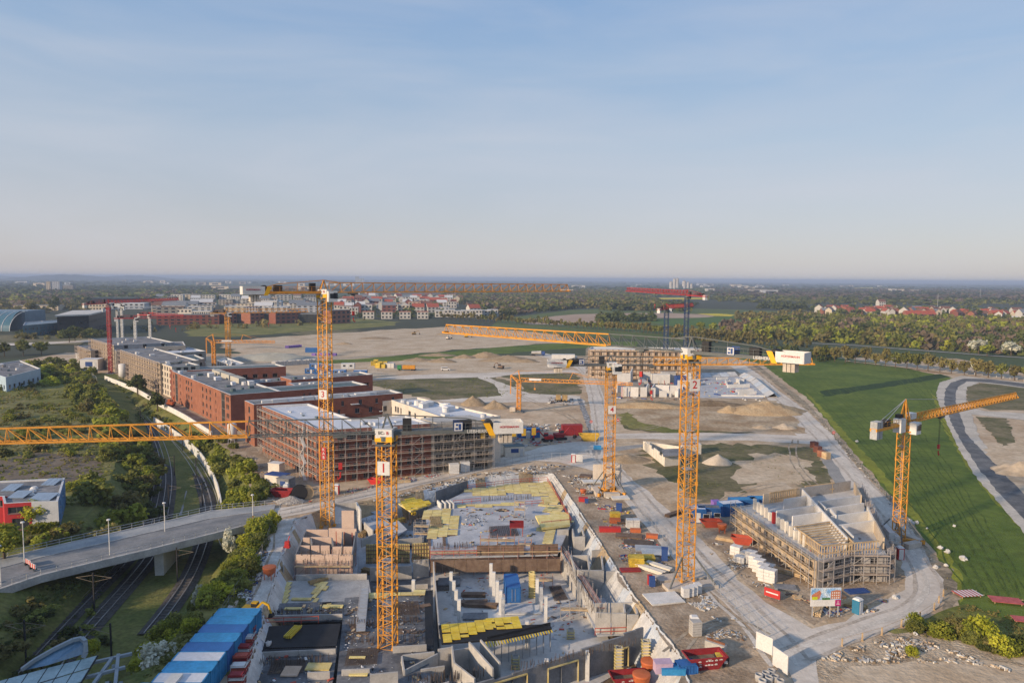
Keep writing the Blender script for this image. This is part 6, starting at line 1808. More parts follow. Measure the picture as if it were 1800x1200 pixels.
# ------------------------------------------------------------------ G: foundations and white block walls in the middle distance
o = at(1095, 702)
t = thing('unfinished_building', 'ground floor of white block walls rising before the pale four storey shell', 'building', o)
WB = M('white_block', (.60, .58, .55), .9, .08, .6, c2=(.68, .66, .63))
for p, q, h in (((1092, 697), (1107, 697), 4.2), ((1108, 697), (1122, 697.5), 4.2), ((1126, 697.5), (1137, 697.5), 4.2), ((1146, 698), (1152, 698), 4.0), ((1159, 698), (1172, 698), 2.8), ((1177, 698), (1180, 698), 2.8), ((1186, 698), (1192, 698.5), 2.8), ((1152, 693), (1176, 694), 4.2), ((1178, 694), (1200, 694), 4.2),
                ((1137, 697), (1140, 690), 4.2), ((1146, 698), (1151, 690), 4.0), ((1192, 698), (1197, 690), 3), ((1085, 678), (1108, 678), 6.0), ((1108, 678), (1112, 668), 6.0), ((1085, 690), (1100, 688), 4)):
    wallpart(t, at(*p), at(*q), 0, h, .5, WB, 'block_wall')
for px, py, sx, sy, h, m in ((1118, 683, 7, 2, 3, 'CONCD'), (1130, 679, 3, 8, 3, 'CONC'), (1160, 673, 9, 3, 4.5, 'CONCW'), (1174, 671, 7, 3, 5, 'CONC'), (1134, 668, 5, 2, 4, 'CONCW'), (1185, 684, 10, 1.2, 1.2, 'SIGNB'), (1196, 680, 5, 4, 5.2, 'SIGNB'), (1198, 681, 4, 3, 3.5, 'WHITE'), (1208, 672, 3, 3, 5, 'CONCW')):
    p = at(px, py)-o; mb = MB(); mb.box(p.x, p.y, 0, sx, sy, h, .05); mb.build('concrete_core', globals()[m], t)
for i in range(14):
    p = at(rb.uniform(1085, 1195), rb.uniform(672, 700))-o; mb = MB(); mb.bar((p.x, p.y, 0), (p.x, p.y, rb.uniform(2, 5)), .22); mb.build('column', rb.choice([CONC, SIGNR, WOOD]), t)
tag(debris('debris', [(1075, 668), (1200, 668), (1200, 703), (1072, 703)], .02, 260, [CONCW, WOOD, BROWN, STEEL, SIGNR, CONCD, SIGNB], .5, 2.0, .5, 21))
# the white lined foundation pit to the right of it
o = at(1230, 700)
t = thing('foundation', 'foundation slab in a shallow pit lined with white sheeting beside the road', 'foundation', o)
q = [at(x, y) for x, y in ((1207, 699), (1222, 664), (1298, 662), (1318, 672), (1345, 696), (1340, 700))]
mb = MB(); mb.prism([(p.x-o.x, p.y-o.y) for p in q], .02, .12); mb.build('base_slab', SLAB, t)
for a, b_, h in (((1222, 664), (1298, 661), 2.0), ((1298, 661), (1318, 671), 2.0), ((1318, 671), (1348, 698), 1.8)):
    for k in range(5):
        p, r_ = at(*a).lerp(at(*b_), k/5)-o, at(*a).lerp(at(*b_), (k+1)/5-.004)-o
        n = Vector((-(r_-p).y, (r_-p).x, 0)).normalized()
        mb = MB(); s = 1 if a[1] < 665 and b_[1] < 662 else 1
        mb.add([p, r_, r_-n*3.5+Vector((0, 0, h)), p-n*3.5+Vector((0, 0, h))] if False else [p+Vector((0, 0, .1)), r_+Vector((0, 0, .1)), r_+n*3+Vector((0, 0, h)), p+n*3+Vector((0, 0, h))], [(0, 1, 2, 3)])
        mb.add([p+n*3+Vector((0, 0, h)), r_+n*3+Vector((0, 0, h)), r_+n*4.5+Vector((0, 0, .05)), p+n*4.5+Vector((0, 0, .05))], [(0, 1, 2, 3)])
        mb.build('sheet', PLB if k % 2 else PLASTIC, t)
for p, q_, h in (((1280, 682), (1318, 681), 1.6), ((1280, 682), (1276, 673), 1.6), ((1294, 673), (1308, 673), 1.8), ((1294, 690), (1325, 689), 1.4), ((1298, 694), (1330, 693), 1.4), ((1268, 697), (1345, 698), .7), ((1300, 678), (1302, 668), 1.6), ((1260, 668), (1280, 667), 1.2)):
    wallpart(t, at(*p), at(*q_), .1, h, .5, CONCW, 'wall')
debris('debris', [(1210, 697), (1225, 667), (1296, 665), (1335, 696)], .13, 200, [WOOD, SIGNB, SIGNR, CONCW, FY, STEEL], .4, 1.7, .4, 22)
# ------------------------------------------------------------------ I: three storey shell at the road bend
A0, A1, A2, A3 = at(1294, 930), at(1434, 1034), at(1556, 1022), at(1502, 893)
o = A1
t = thing('unfinished_building', 'two storey shell with white inner walls on top at the road bend', 'building', o)
lw = [(A0-o), Vector((0, 0, 0)), (A1.lerp(A2, .5)+Vector((0, 1.6, 0))-o), (A2-o), (A3-o)]
P = [(p.x, p.y) for p in lw]
SH = M('ochre_shell', (.46, .36, .25), .9, .1, .4, c2=(.55, .45, .33))
SHF = M('grey_shell', (.30, .28, .26), .9, .12, .4, c2=(.38, .36, .34))
ws = {}
for i in range(5):
    L = (Vector(P[(i+1) % 5])-Vector(P[i])).length
    ws[i] = wgrid(L, [.35, 2.6], max(2, int(L/2.6)), 1.35, 1.4, .6, .6)
HI = 4.5
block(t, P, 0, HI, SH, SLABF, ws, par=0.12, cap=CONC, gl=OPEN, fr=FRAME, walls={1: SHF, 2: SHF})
def W2(u, v): return (A0.lerp(A1, u)).lerp(A3.lerp(A2, u), v)
def iw(u0, v0, u1, v1, h=2.2, m=None, th=.25): wallpart(t, W2(u0, v0), W2(u1, v1), HI+.02, h*.92, th, m or WB, 'inner_wall')
iw(.06, .50, .90, .50, 2.6); iw(.62, .5, .62, .12); iw(.34, .5, .34, .14); iw(.16, .5, .16, .3); iw(.48, .5, .48, .2, 2.4)
for u in (.30, .43, .56, .70): iw(u, .56, u, .97)
iw(.28, .56, .43, .57); iw(.45, .6, .56, .6, 2.4); iw(.72, .58, .88, .6, 2.4); iw(.5, .97, .72, .97, 2.4, PB); iw(.72, .97, .95, .97, 2.6, SH)
iw(.05, .97, .3, .97, 2.3, SH); iw(.02, .2, .02, .5, 2.3, SH); iw(.02, .5, .02, .95, 2.3, SHF)
for i in range(13):   # piers along the street side
    u = .08+i*.058
    p = W2(u, .10)-o
    mb = MB(); mb.box(p.x, p.y, HI, .5, .6, rb.uniform(1.5, 2.2), rad(5)); mb.build('wall_pier', [PB, SIGNR, PB, OFFW][i % 4] if i in (3, 5, 8) else PB, t)
for i in range(9):
    u = .64+i*.035
    mb = MB(); mb.bar(W2(u, .1)-o+Vector((0, 0, HI+2.1)), W2(u, .5)-o+Vector((0, 0, HI+2.1)), .18); mb.build('beam', WOOD, t)
for a, b_ in (((.02, .25), (.02, .48)), ((.0, .55), (.02, .8)), ((.97, .1), (.97, .9)), ((.7, .1), (.96, .1)), ((.72, .52), (.97, .55))):
    p, r_ = W2(*a)-o, W2(*b_)-o
    n_ = int((r_-p).length/.5)
    for zz in (.9, 2.2):
        mb = MB(); mb.bar(p+Vector((0, 0, HI+zz)), r_+Vector((0, 0, HI+zz)), .2); mb.build('timber_waler', WOOD, t)
    for k in range(n_):
        x = p.lerp(r_, k/n_); mb = MB(); mb.bar(x+Vector((0, 0, HI)), x+Vector((0, 0, HI+2.3)), .12); mb.build('timber_stud', WOOD, t)
debris('debris', [(1305, 895), (1440, 985), (1530, 975), (1480, 890)], HI+.15, 90, [WOOD, STEEL, CONCD, SIGNR], .3, 1.2, .3, 23)
scaffold('scaffold along the left side of the shell at the road bend', [A0, A1], 0, 3, 1.6, 2.5, tube=SCAF, deckm=WOOD, wide=.08)
scaffold('scaffold round the curved front of the shell at the road bend', [A1, A1.lerp(A2, .5)+Vector((0, 1.6, 0)), A2], 0, 3, 1.6, 2.3, tube=SCAF, deckm=SCAFD, wide=.08)
scaffold('scaffold on the far side of the shell beside the tower crane', [A2, A3], 0, 3, 1.6, 2.6, tube=SCAF, deckm=SCAFD, wide=.08)
# ------------------------------------------------------------------ site clutter, each piece a thing of its own
CB = M('container_blue', (0.03, 0.13, 0.36), .55, .1, .6); CLB = M('container_light_blue', (.035, .23, .47), .55, .15, .3)
CBD = M('container_dark_blue', (.02, .05, .14), .55, .1, .6)
PURP = M('purple_foil', (.22, .13, .42), .6, .1, 1); YEL = M('box_yellow', (.52, .37, .05), .7, .25, 1.5); ORG = M('bucket_orange', (.50, .135, .05), .6, .08, 1)
SKIPR = M('skip_red', (.26, .025, .03), .6, .12, 1); BAGW = M('white_bag', (.50, .49, .47), .8, .08, 1); GRN = M('green_steel', (.04, .22, .08), .7, .1, 1)
TEAL = M('toilet_blue', (.03, .16, .27), .6, .05, 1); MAG = M('magenta_board', (.38, .01, .14), .6, .05, 1)
def container(label, loc, rz, L=6.06, Wd=2.44, H=2.6, mat=None, roof=None, kind='office', group=None, cat='container'):
    mat = mat or CB
    t = thing('site_container', label, cat, loc, rz, group)
    mb = MB(); mb.box(0, 0, .15, L-.1, Wd-.1, H-.3); mb.build('body', mat, t)
    mb = MB()
    n = int(L/.45)
    for s in (-1, 1):
        for i in range(n+1): mb.box(-L/2+.15+(L-.3)*i/n, s*(Wd/2-.03), .2, .18, .06, H-.4)
    for s in (-1, 1):
        for i in range(5): mb.box(s*(L/2-.03), -Wd/2+.25+(Wd-.5)*i/4, .2, .06, .18, H-.4)
    c = mb.build('corrugation', mat, t); c['kind'] = 'stuff'
    mb = MB()
    for x in (-1, 1):
        for y in (-1, 1): mb.box(x*(L/2-.08), y*(Wd/2-.08), 0, .17, .17, H)
        mb.box(0, x*(Wd/2-.07), H-.16, L, .15, .16); mb.box(0, x*(Wd/2-.07), 0, L, .15, .16); mb.box(x*(L/2-.07), 0, H-.16, .15, Wd, .16); mb.box(x*(L/2-.07), 0, 0, .15, Wd, .16)
    mb.build('frame', mat, t)
    mb = MB(); mb.box(0, 0, H-.13, L-.15, Wd-.15, .1); mb.build('roof', roof or mat, t)
    if kind == 'office':
        for x in (-1.6, 1.6):
            mb = MB(); mb.box(x, -Wd/2-.03, 1.05, 1.3, .08, 1.0); w_ = mb.build('window', WHITE, t)
            mb = MB(); mb.box(x, -Wd/2-.06, 1.13, 1.14, .06, .84); mb.build('pane', GLASS, w_)
        mb = MB(); mb.box(0, -Wd/2-.03, .2, .95, .07, 2.0); mb.build('door', WHITE, t)
    else:
        for s in (-.55, .55):
            mb = MB(); mb.box(L/2+.02, s, .2, .06, 1.05, H-.4); d_ = mb.build('door', mat, t)
            mb = MB(); mb.bar((L/2+.08, s*.5, .3), (L/2+.08, s*.5, H-.3), .06); mb.build('lock_rod', STEEL, d_)
    return t
# row of blue containers seen from above, lower left
base = at(404, 1094, 0)
cw_ = Vector((-41.0, 102.2, 0)); ce_ = Vector((-36.2, 102.6, 0))
rowd = Vector((-.02, -1, 0))
cols = [CLB, CLB, CB, CLB, CB, 'w', CLB, 'w', CLB, CB, CLB]
for i in range(9):
    p = (cw_+ce_)/2+rowd*(1.3+i*2.47)
    c = cols[i]
    lab = ['blue container at the far end of the lower left container row', 'second blue container from the far end of the lower left row', 'deep blue container third from the far end of the lower left row', 'light blue container fourth from the far end of the row', 'deep blue container just before the first pale roof of the row', 'blue container with the first pale grey roof of the row',
           'light blue container between the two pale roofs of the row', 'blue container with the pale grey roof nearer the picture edge', 'light blue container cut by the lower picture edge'][i]
    container(lab, (p.x, p.y, 0.02), rad(1)+math.pi, 6.0, 2.42, 2.75, mat=CLB if c == 'w' else c, roof=ROOFW if c == 'w' else c, kind='store')
p = at(283, 1195, 2.6); container('lone light blue container left of the lower left row', (p.x-1, p.y-3.5, 0), rad(90), 6, 2.4, 2.6, CLB, kind='store')
p = at(294, 1190, 2.6); mb = MB()
t = thing('pallet_stack', 'stack of grey blocks beside the lower left container row', 'pallet', (p.x+1.2, p.y-1.5, 0))
for k in range(5): mb = MB(); mb.box(0, 0, k*.62, 1.3, 3.2, .58); mb.build('block_layer', CONCW, t)
# blue site offices in two storeys behind the brick blocks
for i, (px, py, z, lab, m) in enumerate((
    (597, 662, 0, 'left blue office container on the ground by the white portal', CB), (612, 663, 0, 'blue office container on the ground behind the white portal', CB), (634, 663, 0, 'right blue office container on the ground by the white portal', CB),
    (597, 662, 2.62, 'upper left container of the double stack of blue offices', CB), (634, 663, 2.62, 'upper right container of the double stack of blue offices', CB), (612, 660, 5.24, 'white topped container on the very top of the blue offices', WHITE),
    (548, 650, 0, 'leftmost low blue container behind the long brick block', CB), (565, 651, 0, 'middle low blue container behind the long brick block', CB), (580, 653, 0, 'rightmost low blue container behind the long brick block', CB), (556, 650, 2.62, 'upper blue container of the left office stack', CB), (574, 652, 2.62, 'upper right blue container of the left office stack', CB))):
    p = at(px, py+6); container(lab, (p.x, p.y, z), rad(4), 6.5, 3.0, 2.6, m, roof=ROOFW)
p = at(614, 668); t = thing('site_portal', 'white portal cabin before the blue office stack', 'cabin', (p.x, p.y-2.5, 0))
mb = MB(); mb.box(0, 0, 0, 5.5, 2, 2.6); mb.build('body', WHITE, t); mb = MB(); mb.box(0, -1.02, .2, 1, .06, 2); mb.build('door', CAPM, t)
p = at(636, 672); t = thing('sign_board', 'white and purple sign board beside the blue site offices', 'sign', p)
mb = MB(); mb.box(0, 0, .5, 3.4, .15, 3.2); mb.build('board', WHITE, t); mb = MB(); mb.box(-.9, -.1, .6, .9, .06, 3); mb.build('stripe', MAG, t)
for s in (-1.4, 1.4): mb = MB(); mb.bar((s, 0, 0), (s, 0, .6), .15); mb.build('post', STEEL, t)
# single containers round the sites
def cont(lab, px, py, rz, **k): container(lab, at(px, py), rz, **k)
cont('blue container beside the red machines at the junction', 929, 768, rad(6), L=7, H=2.9, kind='office', roof=CLB)
cont('red container behind the red machines', 1005, 764, rad(6), L=6.5, H=3.4, mat=SKIPR, kind='store')
cont('blue container with a pale blue roof at the shell by the road bend', 1283, 904, rad(15), roof=ROOFW, L=5, kind='store', H=2.8)
cont('second blue container behind the shell by the road bend', 1306, 896, rad(5), roof=CLB, kind='store')
cont('third blue container behind the shell with a slatted roof', 1336, 894, rad(0), roof=CLB, kind='store', L=5)
cont('long dark blue container behind the shell at the road bend', 1372, 892, rad(0), L=6.5, mat=CBD, kind='store')
cont('blue double container with white roof beside the mast of crane 2', 1226, 916, rad(-8), roof=ROOFW, L=3.2, H=3.0)
cont('blue container with grey solar roof beside the mast of crane 2', 1245, 914, rad(-8), roof=ROOFG, L=4.6, H=3.0)
p = at(900, 1058, PZ); container('blue container standing on the bright basement floor', (p.x, p.y+2.5, PZ+.12), rad(-85), 6.0, 2.5, 2.7, CB, kind='store')
for k in (-.5, .1, .6):
    pass
cont('small blue box at the edge of the front yard', 1205, 1180, rad(10), L=2.4, Wd=1.6, H=1.3, kind='store')
cont('dark blue container far out on the sandy plain', 548, 619, rad(0), L=8, Wd=3, H=3, kind='store')
# cabins
def cabin(lab, px, py, rz, sx, sy, h, mat, roof=None, win=True):
    t = thing('site_cabin', lab, 'cabin', at(px, py), rz)
    mb = MB(); mb.box(0, 0, 0, sx, sy, h); mb.build('wall', mat, t)
    mb = MB(); mb.box(0, 0, h+.003, sx+.2, sy+.2, .12); mb.build('roof', roof or ROOFG, t)
    if win:
        mb = MB(); mb.box(0, -sy/2-.02, h*.4, sx*.4, .06, h*.4); mb.build('window', SIGNB, t)
        mb = MB(); mb.box(sx*.36, -sy/2-.02, .05, .8, .06, h*.75); mb.build('door', CAPM, t)
    return t
cabin('beige cabin with a blue window beside the pale silo', 903, 800, rad(12), 5.5, 3, 2.8, PB, ROOFT)
cabin('small dark cabin beside the red skip near the bridge', 503, 858, rad(-20), 3.4, 2.6, 2.6, CONCD, ROOFG)
cabin('white walled shed with a blue tarpaulin near the bridge', 488, 850, rad(-20), 5.2, 3, 2.4, PB, SIGNB, False)
cabin('pink walled box on top of the site shed row near the bridge', 486, 832, rad(-20), 3.4, 2.2, 2.8, OFFW, WHITE, False)
cabin('white cube shaped cabin below the beige row', 163, 650, rad(5), 9, 8, 6, WHITE, ROOFW, True)
cabin('little white box beside the white cube below the beige row', 143, 637, rad(5), 4, 4, 5.5, WHITE, ROOFW, False)
cabin('white cabin at the far gate before the pale shell', 990, 633, rad(0), 14, 4, 3.6, WHITE, CAPM, False)
# silos
def silo(lab, px, py, h=6, r=1.2, legs=2.2, mat=None):
    t = thing('silo', lab, 'silo', at(px, py))
    mb = MB(); mb.lathe([(.25, legs-1.2), (r, legs), (r, h-.3), (r*.6, h)], 14); mb.build('tank', mat or WHITE, t, True)
    for i in range(4):
        a = math.pi/4+i*math.pi/2
        mb = MB(); mb.bar((r*math.cos(a), r*math.sin(a), 0), (r*math.cos(a)*.9, r*math.sin(a)*.9, legs+.4), .16); mb.build('leg', STEEL, t)
    mb = MB()
    for i in range(12): mb.bar((r+.05, -.2, legs+i*.32), (r+.05, .2, legs+i*.32), .05)
    mb.build('ladder', STEEL, t)
silo('white silo on legs beside the left end of the long brick block', 409, 781, 6.5, 1.35)
silo('left pale silo on legs at the end of the scaffolded front', 866, 806, 7, 1.0)
silo('right pale silo on legs at the end of the scaffolded front', 873, 805, 7, 1.0)
silo('white silo with a red band below the beige row', 217, 668, 8, 2.0)
# buckets, skips, toilets
def bucket(lab, p, s=1.0, mat=None):
    t = thing('concrete_bucket', lab, 'bucket', p)
    mb = MB(); mb.lathe([(.3*s, .55*s), (.95*s, 1.2*s), (1.0*s, 1.9*s), (1.02*s, 2.0*s), (.93*s, 2.0*s), (.85*s, 1.3*s)], 16); mb.build('funnel', mat or ORG, t, True)
    mb = MB(); mb.lathe([(1.0*s, 1.7*s), (1.06*s, 1.72*s), (1.06*s, 2.02*s), (1.0*s, 2.04*s)], 16); mb.build('rim', mat or ORG, t, True)
    for i in range(4):
        a = i*math.pi/2+.6
        mb = MB(); mb.bar((.8*s*math.cos(a), .8*s*math.sin(a), 0), (.9*s*math.cos(a), .9*s*math.sin(a), 1.6*s), .12*s); mb.build('leg', mat or ORG, t)
bucket('orange concrete bucket standing on the white track left of the pink formwork', at(474, 1017), 1.05)
bucket('orange concrete bucket before the dark front wall, the one further back', at(1141, 1188, PZ), 1.15)
bucket('orange concrete bucket at the lower picture edge, nearest the camera', at(1127, 1212, PZ), 1.15)
bucket('small orange hopper in front of the shell at the road bend', at(1269, 936), .9)
bucket('orange drum beside the base of crane 4', at(1025, 870), .7)
def skip(lab, p, rz, mat, s=1.0, txt=None, load=None):
    t = thing('skip', lab, 'skip', p, rz)
    v = []
    for z, a, b_ in ((0, 1.2, .8), (1.35, 2.1, 1.0)):
        for x, y in ((-a, -b_), (a, -b_), (a, b_), (-a, b_)): v.append((x*s, y*s, z*s))
    mb = MB(); mb.add(v, BOXF[:1]+BOXF[2:])
    iv = [(x*.92, y*.92, z if z < .1 else z) for x, y, z in v]
    mb.add([(x, y, z+.12*s if z < .1 else z) for x, y, z in iv], [(0, 1, 2, 3), (0, 4, 5, 1), (1, 5, 6, 2), (2, 6, 7, 3), (3, 7, 4, 0)])
    mb.build('tub', mat, t)
    mb = MB()
    for a, b_ in ((4, 5), (5, 6), (6, 7), (7, 4)): mb.bar(v[a], v[b_], .12*s)
    mb.build('rim', mat, t)
    mb = MB(); mb.box(0, 0, .1, 3.2*s, 1.6*s, .75*s); mb.build('load', load or SOILD, t)
    if txt:     # rows of small white markings, too small to read in the photograph
        for x, z, w_, h in ((-.95, .98, .3, .16), (-.9, .72, .3, .1), (-.85, .42, .3, .16), (.1, 1.02, .8, .16), (.1, .55, .9, .16), (.1, 1.2, .4, .08), (.85, 1.02, .3, .2), (.85, .55, .3, .2), (1.35, 1.08, .35, .14)):
            yy = -(.8+.2*z/1.35)*s-.03
            for q in range(3):
                mb = MB(); mb.box((x+(q-1)*w_*.36)*s, yy, z*s, w_*.26*s, .03, h*s*(.7+.3*(q % 2))); mb.build('marking', WHITE, t)
skip('dark red skip with white lettering near the white fence boards', at(1241, 1176, 0)+Vector((0, .8, 0)), rad(10), SKIPR, 1.25, True)
skip('dark red skip cut by the lower edge beside the orange buckets', at(1105, 1204, PZ), rad(8), SKIPR, 1.2, True)
skip('red skip beside the dark cabin near the bridge', at(497, 872), rad(-5), SKIPR, 1.2)
skip('red skip on the left yard of the shell at the road bend', at(1305, 955), rad(-20), M('skip_orange_red', (.40, .07, .04), .6, .1, 1), 1.0, load=GRAVELD)
skip('red skip with rubble left of the shell at the road bend', at(1249, 925), rad(5), M('skip_orange_red', (.4, .07, .04)), 1.0)
skip('yellow skip near the junction', at(1036, 774), rad(0), M('skip_yellow', (.55, .35, .05), .7, .1, 1), 1.5)
skip('small red skip under the scaffold near crane 1', at(661, 850), rad(-15), M('bright_red', (.5, .03, .03), .6, .1, 1), .9)
skip('dark red skip at the far end of the scaffolded front', at(845, 819), rad(10), SKIPR, 1.2)
def toilet(lab, p, mat, rz=0):
    t = thing('portable_toilet', lab, 'toilet', p, rz)
    mb = MB(); mb.box(0, 0, 0, 1.15, 1.15, 2.15); mb.build('cabin', mat, t)
    mb = MB(); mb.add([(-.6, -.6, 2.15), (.6, -.6, 2.15), (.6, .6, 2.15), (-.6, .6, 2.15), (-.4, -.4, 2.4), (.4, -.4, 2.4), (.4, .4, 2.4), (-.4, .4, 2.4)], BOXF); mb.build('roof', WHITE, t)
    mb = MB(); mb.box(0, -.59, .1, .8, .06, 1.9); mb.build('door', WHITE if mat is not WHITE else CAPM, t)
toilet('blue portable toilet with white roof near the site billboard', at(1507, 1077), TEAL, rad(35))
toilet('red portable toilet with white roof under the pointed crane', at(1581, 982), SIGNR)
toilet('red and white portable toilet at the junction edge', at(1008, 812), SIGNR)
toilet('white portable toilet beside the red skip near the bridge', at(503, 868), WHITE)
toilet('pale portable toilet left of crane 2 base', at(1220, 1110), M('lilac_grey', (.42, .39, .40), .7, .1, 1))
toilet('white and teal toilet before the blue container at the junction', at(928, 770), WHITE)
toilet('red and white toilet at the foot of the scaffolded front', at(592, 868), SIGNR)
# pallets of stones, bags, timber
def bags(lab, px, py, n, s=1.0, z=0, spread_=.6, mat=None, group=None):
    """a crumpled heap of white sacks"""
    for i in range(n):
        p = at(px, py, z)+Vector((rb.uniform(-1, 1)*spread_*n*.5, rb.uniform(-1, 1)*spread_*n*.5, 0))
        mb = MB(); k = 7; v = []
        for zz, r_ in ((0, .55), (.35, .65), (.75, .55), (1.0, .2)):
            for j in range(k):
                a = 2*math.pi*j/k; q = r_*rb.uniform(.6, 1.25)*s*.8
                v.append((q*math.cos(a), q*math.sin(a), zz*s*rb.uniform(.5, .8)))
        mb.add(v, [(m_*k+j, m_*k+(j+1) % k, (m_+1)*k+(j+1) % k, (m_+1)*k+j) for m_ in range(3) for j in range(k)]+[tuple(range(3*k, 4*k))])
        o = mb.build('sack', mat or BAGW, None, loc=p)
        tag(o, lab if n == 1 else nth(i)+' of the '+lab, 'sack', group or lab)
bags('crumpled white sack on the grass edge beside the pointed crane', 1598, 917, 1, .9)
bags('large crumpled white sack on the crop beside the road bend', 1612, 922, 2, .9, spread_=.9)
bags('white sacks in a pair on the verge above the red mats', 1655, 968, 2, 1.0, spread_=1.1)
bags('white sack lying in the crop right of the others', 1694, 984, 1, 1.3)
bags('white sack standing on the stony verge', 1646, 999, 1, .9); bags('white sack standing next to the stony verge sack, smaller', 1659, 994, 1, .7)
bags('white sack dropped before the bushes at the road bend', 1608, 1115, 1, .7); bags('white sack lying alone in the crop beside the orange crane', 1507, 777, 1, .9)
bags('white sack on the crop edge far from the road bend', 1632, 930, 1, .5); bags('pale sack in the crop below the road shoulder', 1675, 925, 1, .6)
bags('white sack on the black membrane slab', 475, 1133, 1, .9, -.85)
bags('white sack beside the yellow mini excavator', 404, 1073, 1, 1.0)
bags('white sacks in the yard by the site billboard', 1568, 1051, 2, .8, spread_=.5); bags('white sack beside the blue portable toilet', 1524, 1074, 1, .7)
bags('white sack beside the blue cabin window', 925, 785, 3, .8)
bags('white sacks along the left yard of the scaffolded block', 480, 812, 3, .8, spread_=1.2)
bags('white sacks before the long white walls', 1320, 703, 4, .9, spread_=1.5); bags('white sacks by the end of the foundation pit', 1342, 686, 5, .8, spread_=1.0)
def stack(lab, px, py, n, sx, sy, sz, mat, rz=0, z=0, name='block_stack', cat='stack', cols=1, gap=.04, group=None):
    t = thing(name, lab, cat, at(px, py, z), rz, group)
    mb = MB(); mb.box(0, 0, 0, sx, sy, sz-gap); me = mb.mesh('block', mat)
    pb_ = MB()
    for s in (-.4, 0, .4): pb_.box(s*sx*cols*.9, 0, 0, .12, sy, .1)
    pb_.box(0, 0, .1, sx*cols, sy, .03); pb_.build('pallet', WOOD, t)
    for c in range(cols):
        for k in range(n):
            inst('block', me, t, ((c-(cols-1)/2)*(sx+gap), rb.uniform(-.03, .03), .14+k*sz), rb.uniform(-.03, .03))
    return t
# long white block pallets left of the shell
for i, (px, py, n, c) in enumerate(((1294, 975, 3, 2), (1301, 988, 2, 2), (1312, 980, 2, 2), (1320, 990, 4, 2), (1327, 998, 4, 2), (1334, 1005, 4, 2), (1341, 1014, 4, 2), (1349, 1022, 4, 3), (1352, 1003, 2, 2))):
    stack(nth(i)+' pallet of white blocks, counted from the far end of the row beside the shell', px, py, n, .9, 1.5, .55, WB, rad(-38), cols=c)
stack('two tall white wrapped pallets under the scaffolded front, left one', 798, 832, 3, 2.5, 1.8, .85, WHITE, rad(12))
stack('two tall white wrapped pallets under the scaffolded front, right one', 817, 828, 3, 2.4, 1.8, .85, WHITE, rad(12))
stack('white wrapped pallets in line behind the pointed crane', 1560, 950, 4, 1.1, 5.5, .6, WHITE, rad(-10), cols=1)
stack('second line of white wrapped pallets behind the pointed crane', 1570, 952, 3, .9, 5.0, .6, WHITE, rad(-10), cols=1)
for i, (px, py) in enumerate(((1226, 1042), (1219, 1045), (1212, 1047), (1204, 1049))):
    stack(['rightmost', 'second from right', 'second from left', 'leftmost'][i]+' white wrapped pallet in the row in front of the crane 2 base', px, py, 3, 1.0, 1.1, .5, WHITE, rad(10))
stack('grey box of bricks standing alone in the near yard', 1222, 1116, 6, 1.4, 1.3, .35, PANEL, rad(12), cols=1)
stack('pale slatted pallet beside the road at crane 2', 1112, 928, 4, 1.3, 1.5, .45, CONCW, 0, cols=2)
TIMB = ((1437, 795), (1444, 803), (1452, 806), (1431, 787))
for i, (px, py) in enumerate(TIMB): stack(['brown', 'reddish', 'pale', 'farthest brown'][i]+' brick pallet at the gravel road beside the grass', px, py, 3, 1.6, 1.8, .6, [BRICKD, BRICKO, WOOD, BRICKD][i], rad(20))
def planks(lab, px, py, n, L, mat, rz, z=0, w=.22, lay=4, name='timber_stack'):
    t = thing(name, lab, 'timber stack', at(px, py, z), rz)
    mb = MB(); mb.box(0, 0, 0, L, w*.9, .12); me = mb.mesh('plank', mat)
    for s in (-.35, .35): mb = MB(); mb.box(s*L, 0, 0, .12, w*n/lay, .1); mb.build('bearer', WOOD, t)
    for i in range(n):
        inst('plank', me, t, (rb.uniform(-.15, .15), (i % (n//lay)-(n//lay-1)/2)*w, .1+.14*(i//(n//lay))), rb.uniform(-.02, .02))
PL = ((1143, 1003, 5.5, PB, -45, 'pale beam bundle left of the crane 2 base'), (1158, 998, 5.0, PB, -45, 'second pale beam bundle left of the crane 2 base'), (1276, 950, 3.5, WOOD, -30, 'timber stack on the left yard of the shell'), (1480, 1064, 6, WOOD, 25, 'timber stack behind the site billboard'), (1492, 1066, 5, JOIST, -25, 'loose boards beside the blue portable toilet'), (1440, 1070, 6, WOOD, 60, 'long timbers leaning near the site billboard'),
      (1372, 1005, 7, WOOD, -40, 'long poles lying beside the shell scaffold'), (705, 848, 4.5, WOOD, 10, 'sandy timber stack beside the mast of crane 1'), (1185, 905, 5, BROWN, 40, 'brown boards beside the road at crane 2'), (830, 1062, 5, BROWN, 5, 'brown formwork stack on the bright basement floor, left one'), (845, 1066, 5.5, BROWN, -6, 'brown formwork stack on the bright basement floor, right one'), (832, 1048, 4, BROWN, 0, 'brown formwork stack on the bright basement floor, rear one'))
for px, py, L, m, r_, lab in PL:
    z = PZ+.12 if 'basement' in lab else 0
    planks(lab, px, py, 16, L, m, rad(r_), z, .3)
def sheetstack(lab, px, py, sx, sy, h, mat, rz=0, z=0):
    t = thing('panel_stack', lab, 'panel stack', at(px, py, z), rz)
    k = max(1, int(h/.14))
    mb = MB(); mb.box(0, 0, 0, sx, sy, .12); me = mb.mesh('panel', mat)
    for i in range(k): inst('panel', me, t, (rb.uniform(-.08, .08), rb.uniform(-.08, .08), .08+i*.14), rb.uniform(-.03, .03))
    for s in (-.35, .35): mb = MB(); mb.box(s*sx, 0, 0, .1, sy, .08); mb.build('bearer', WOOD, t)
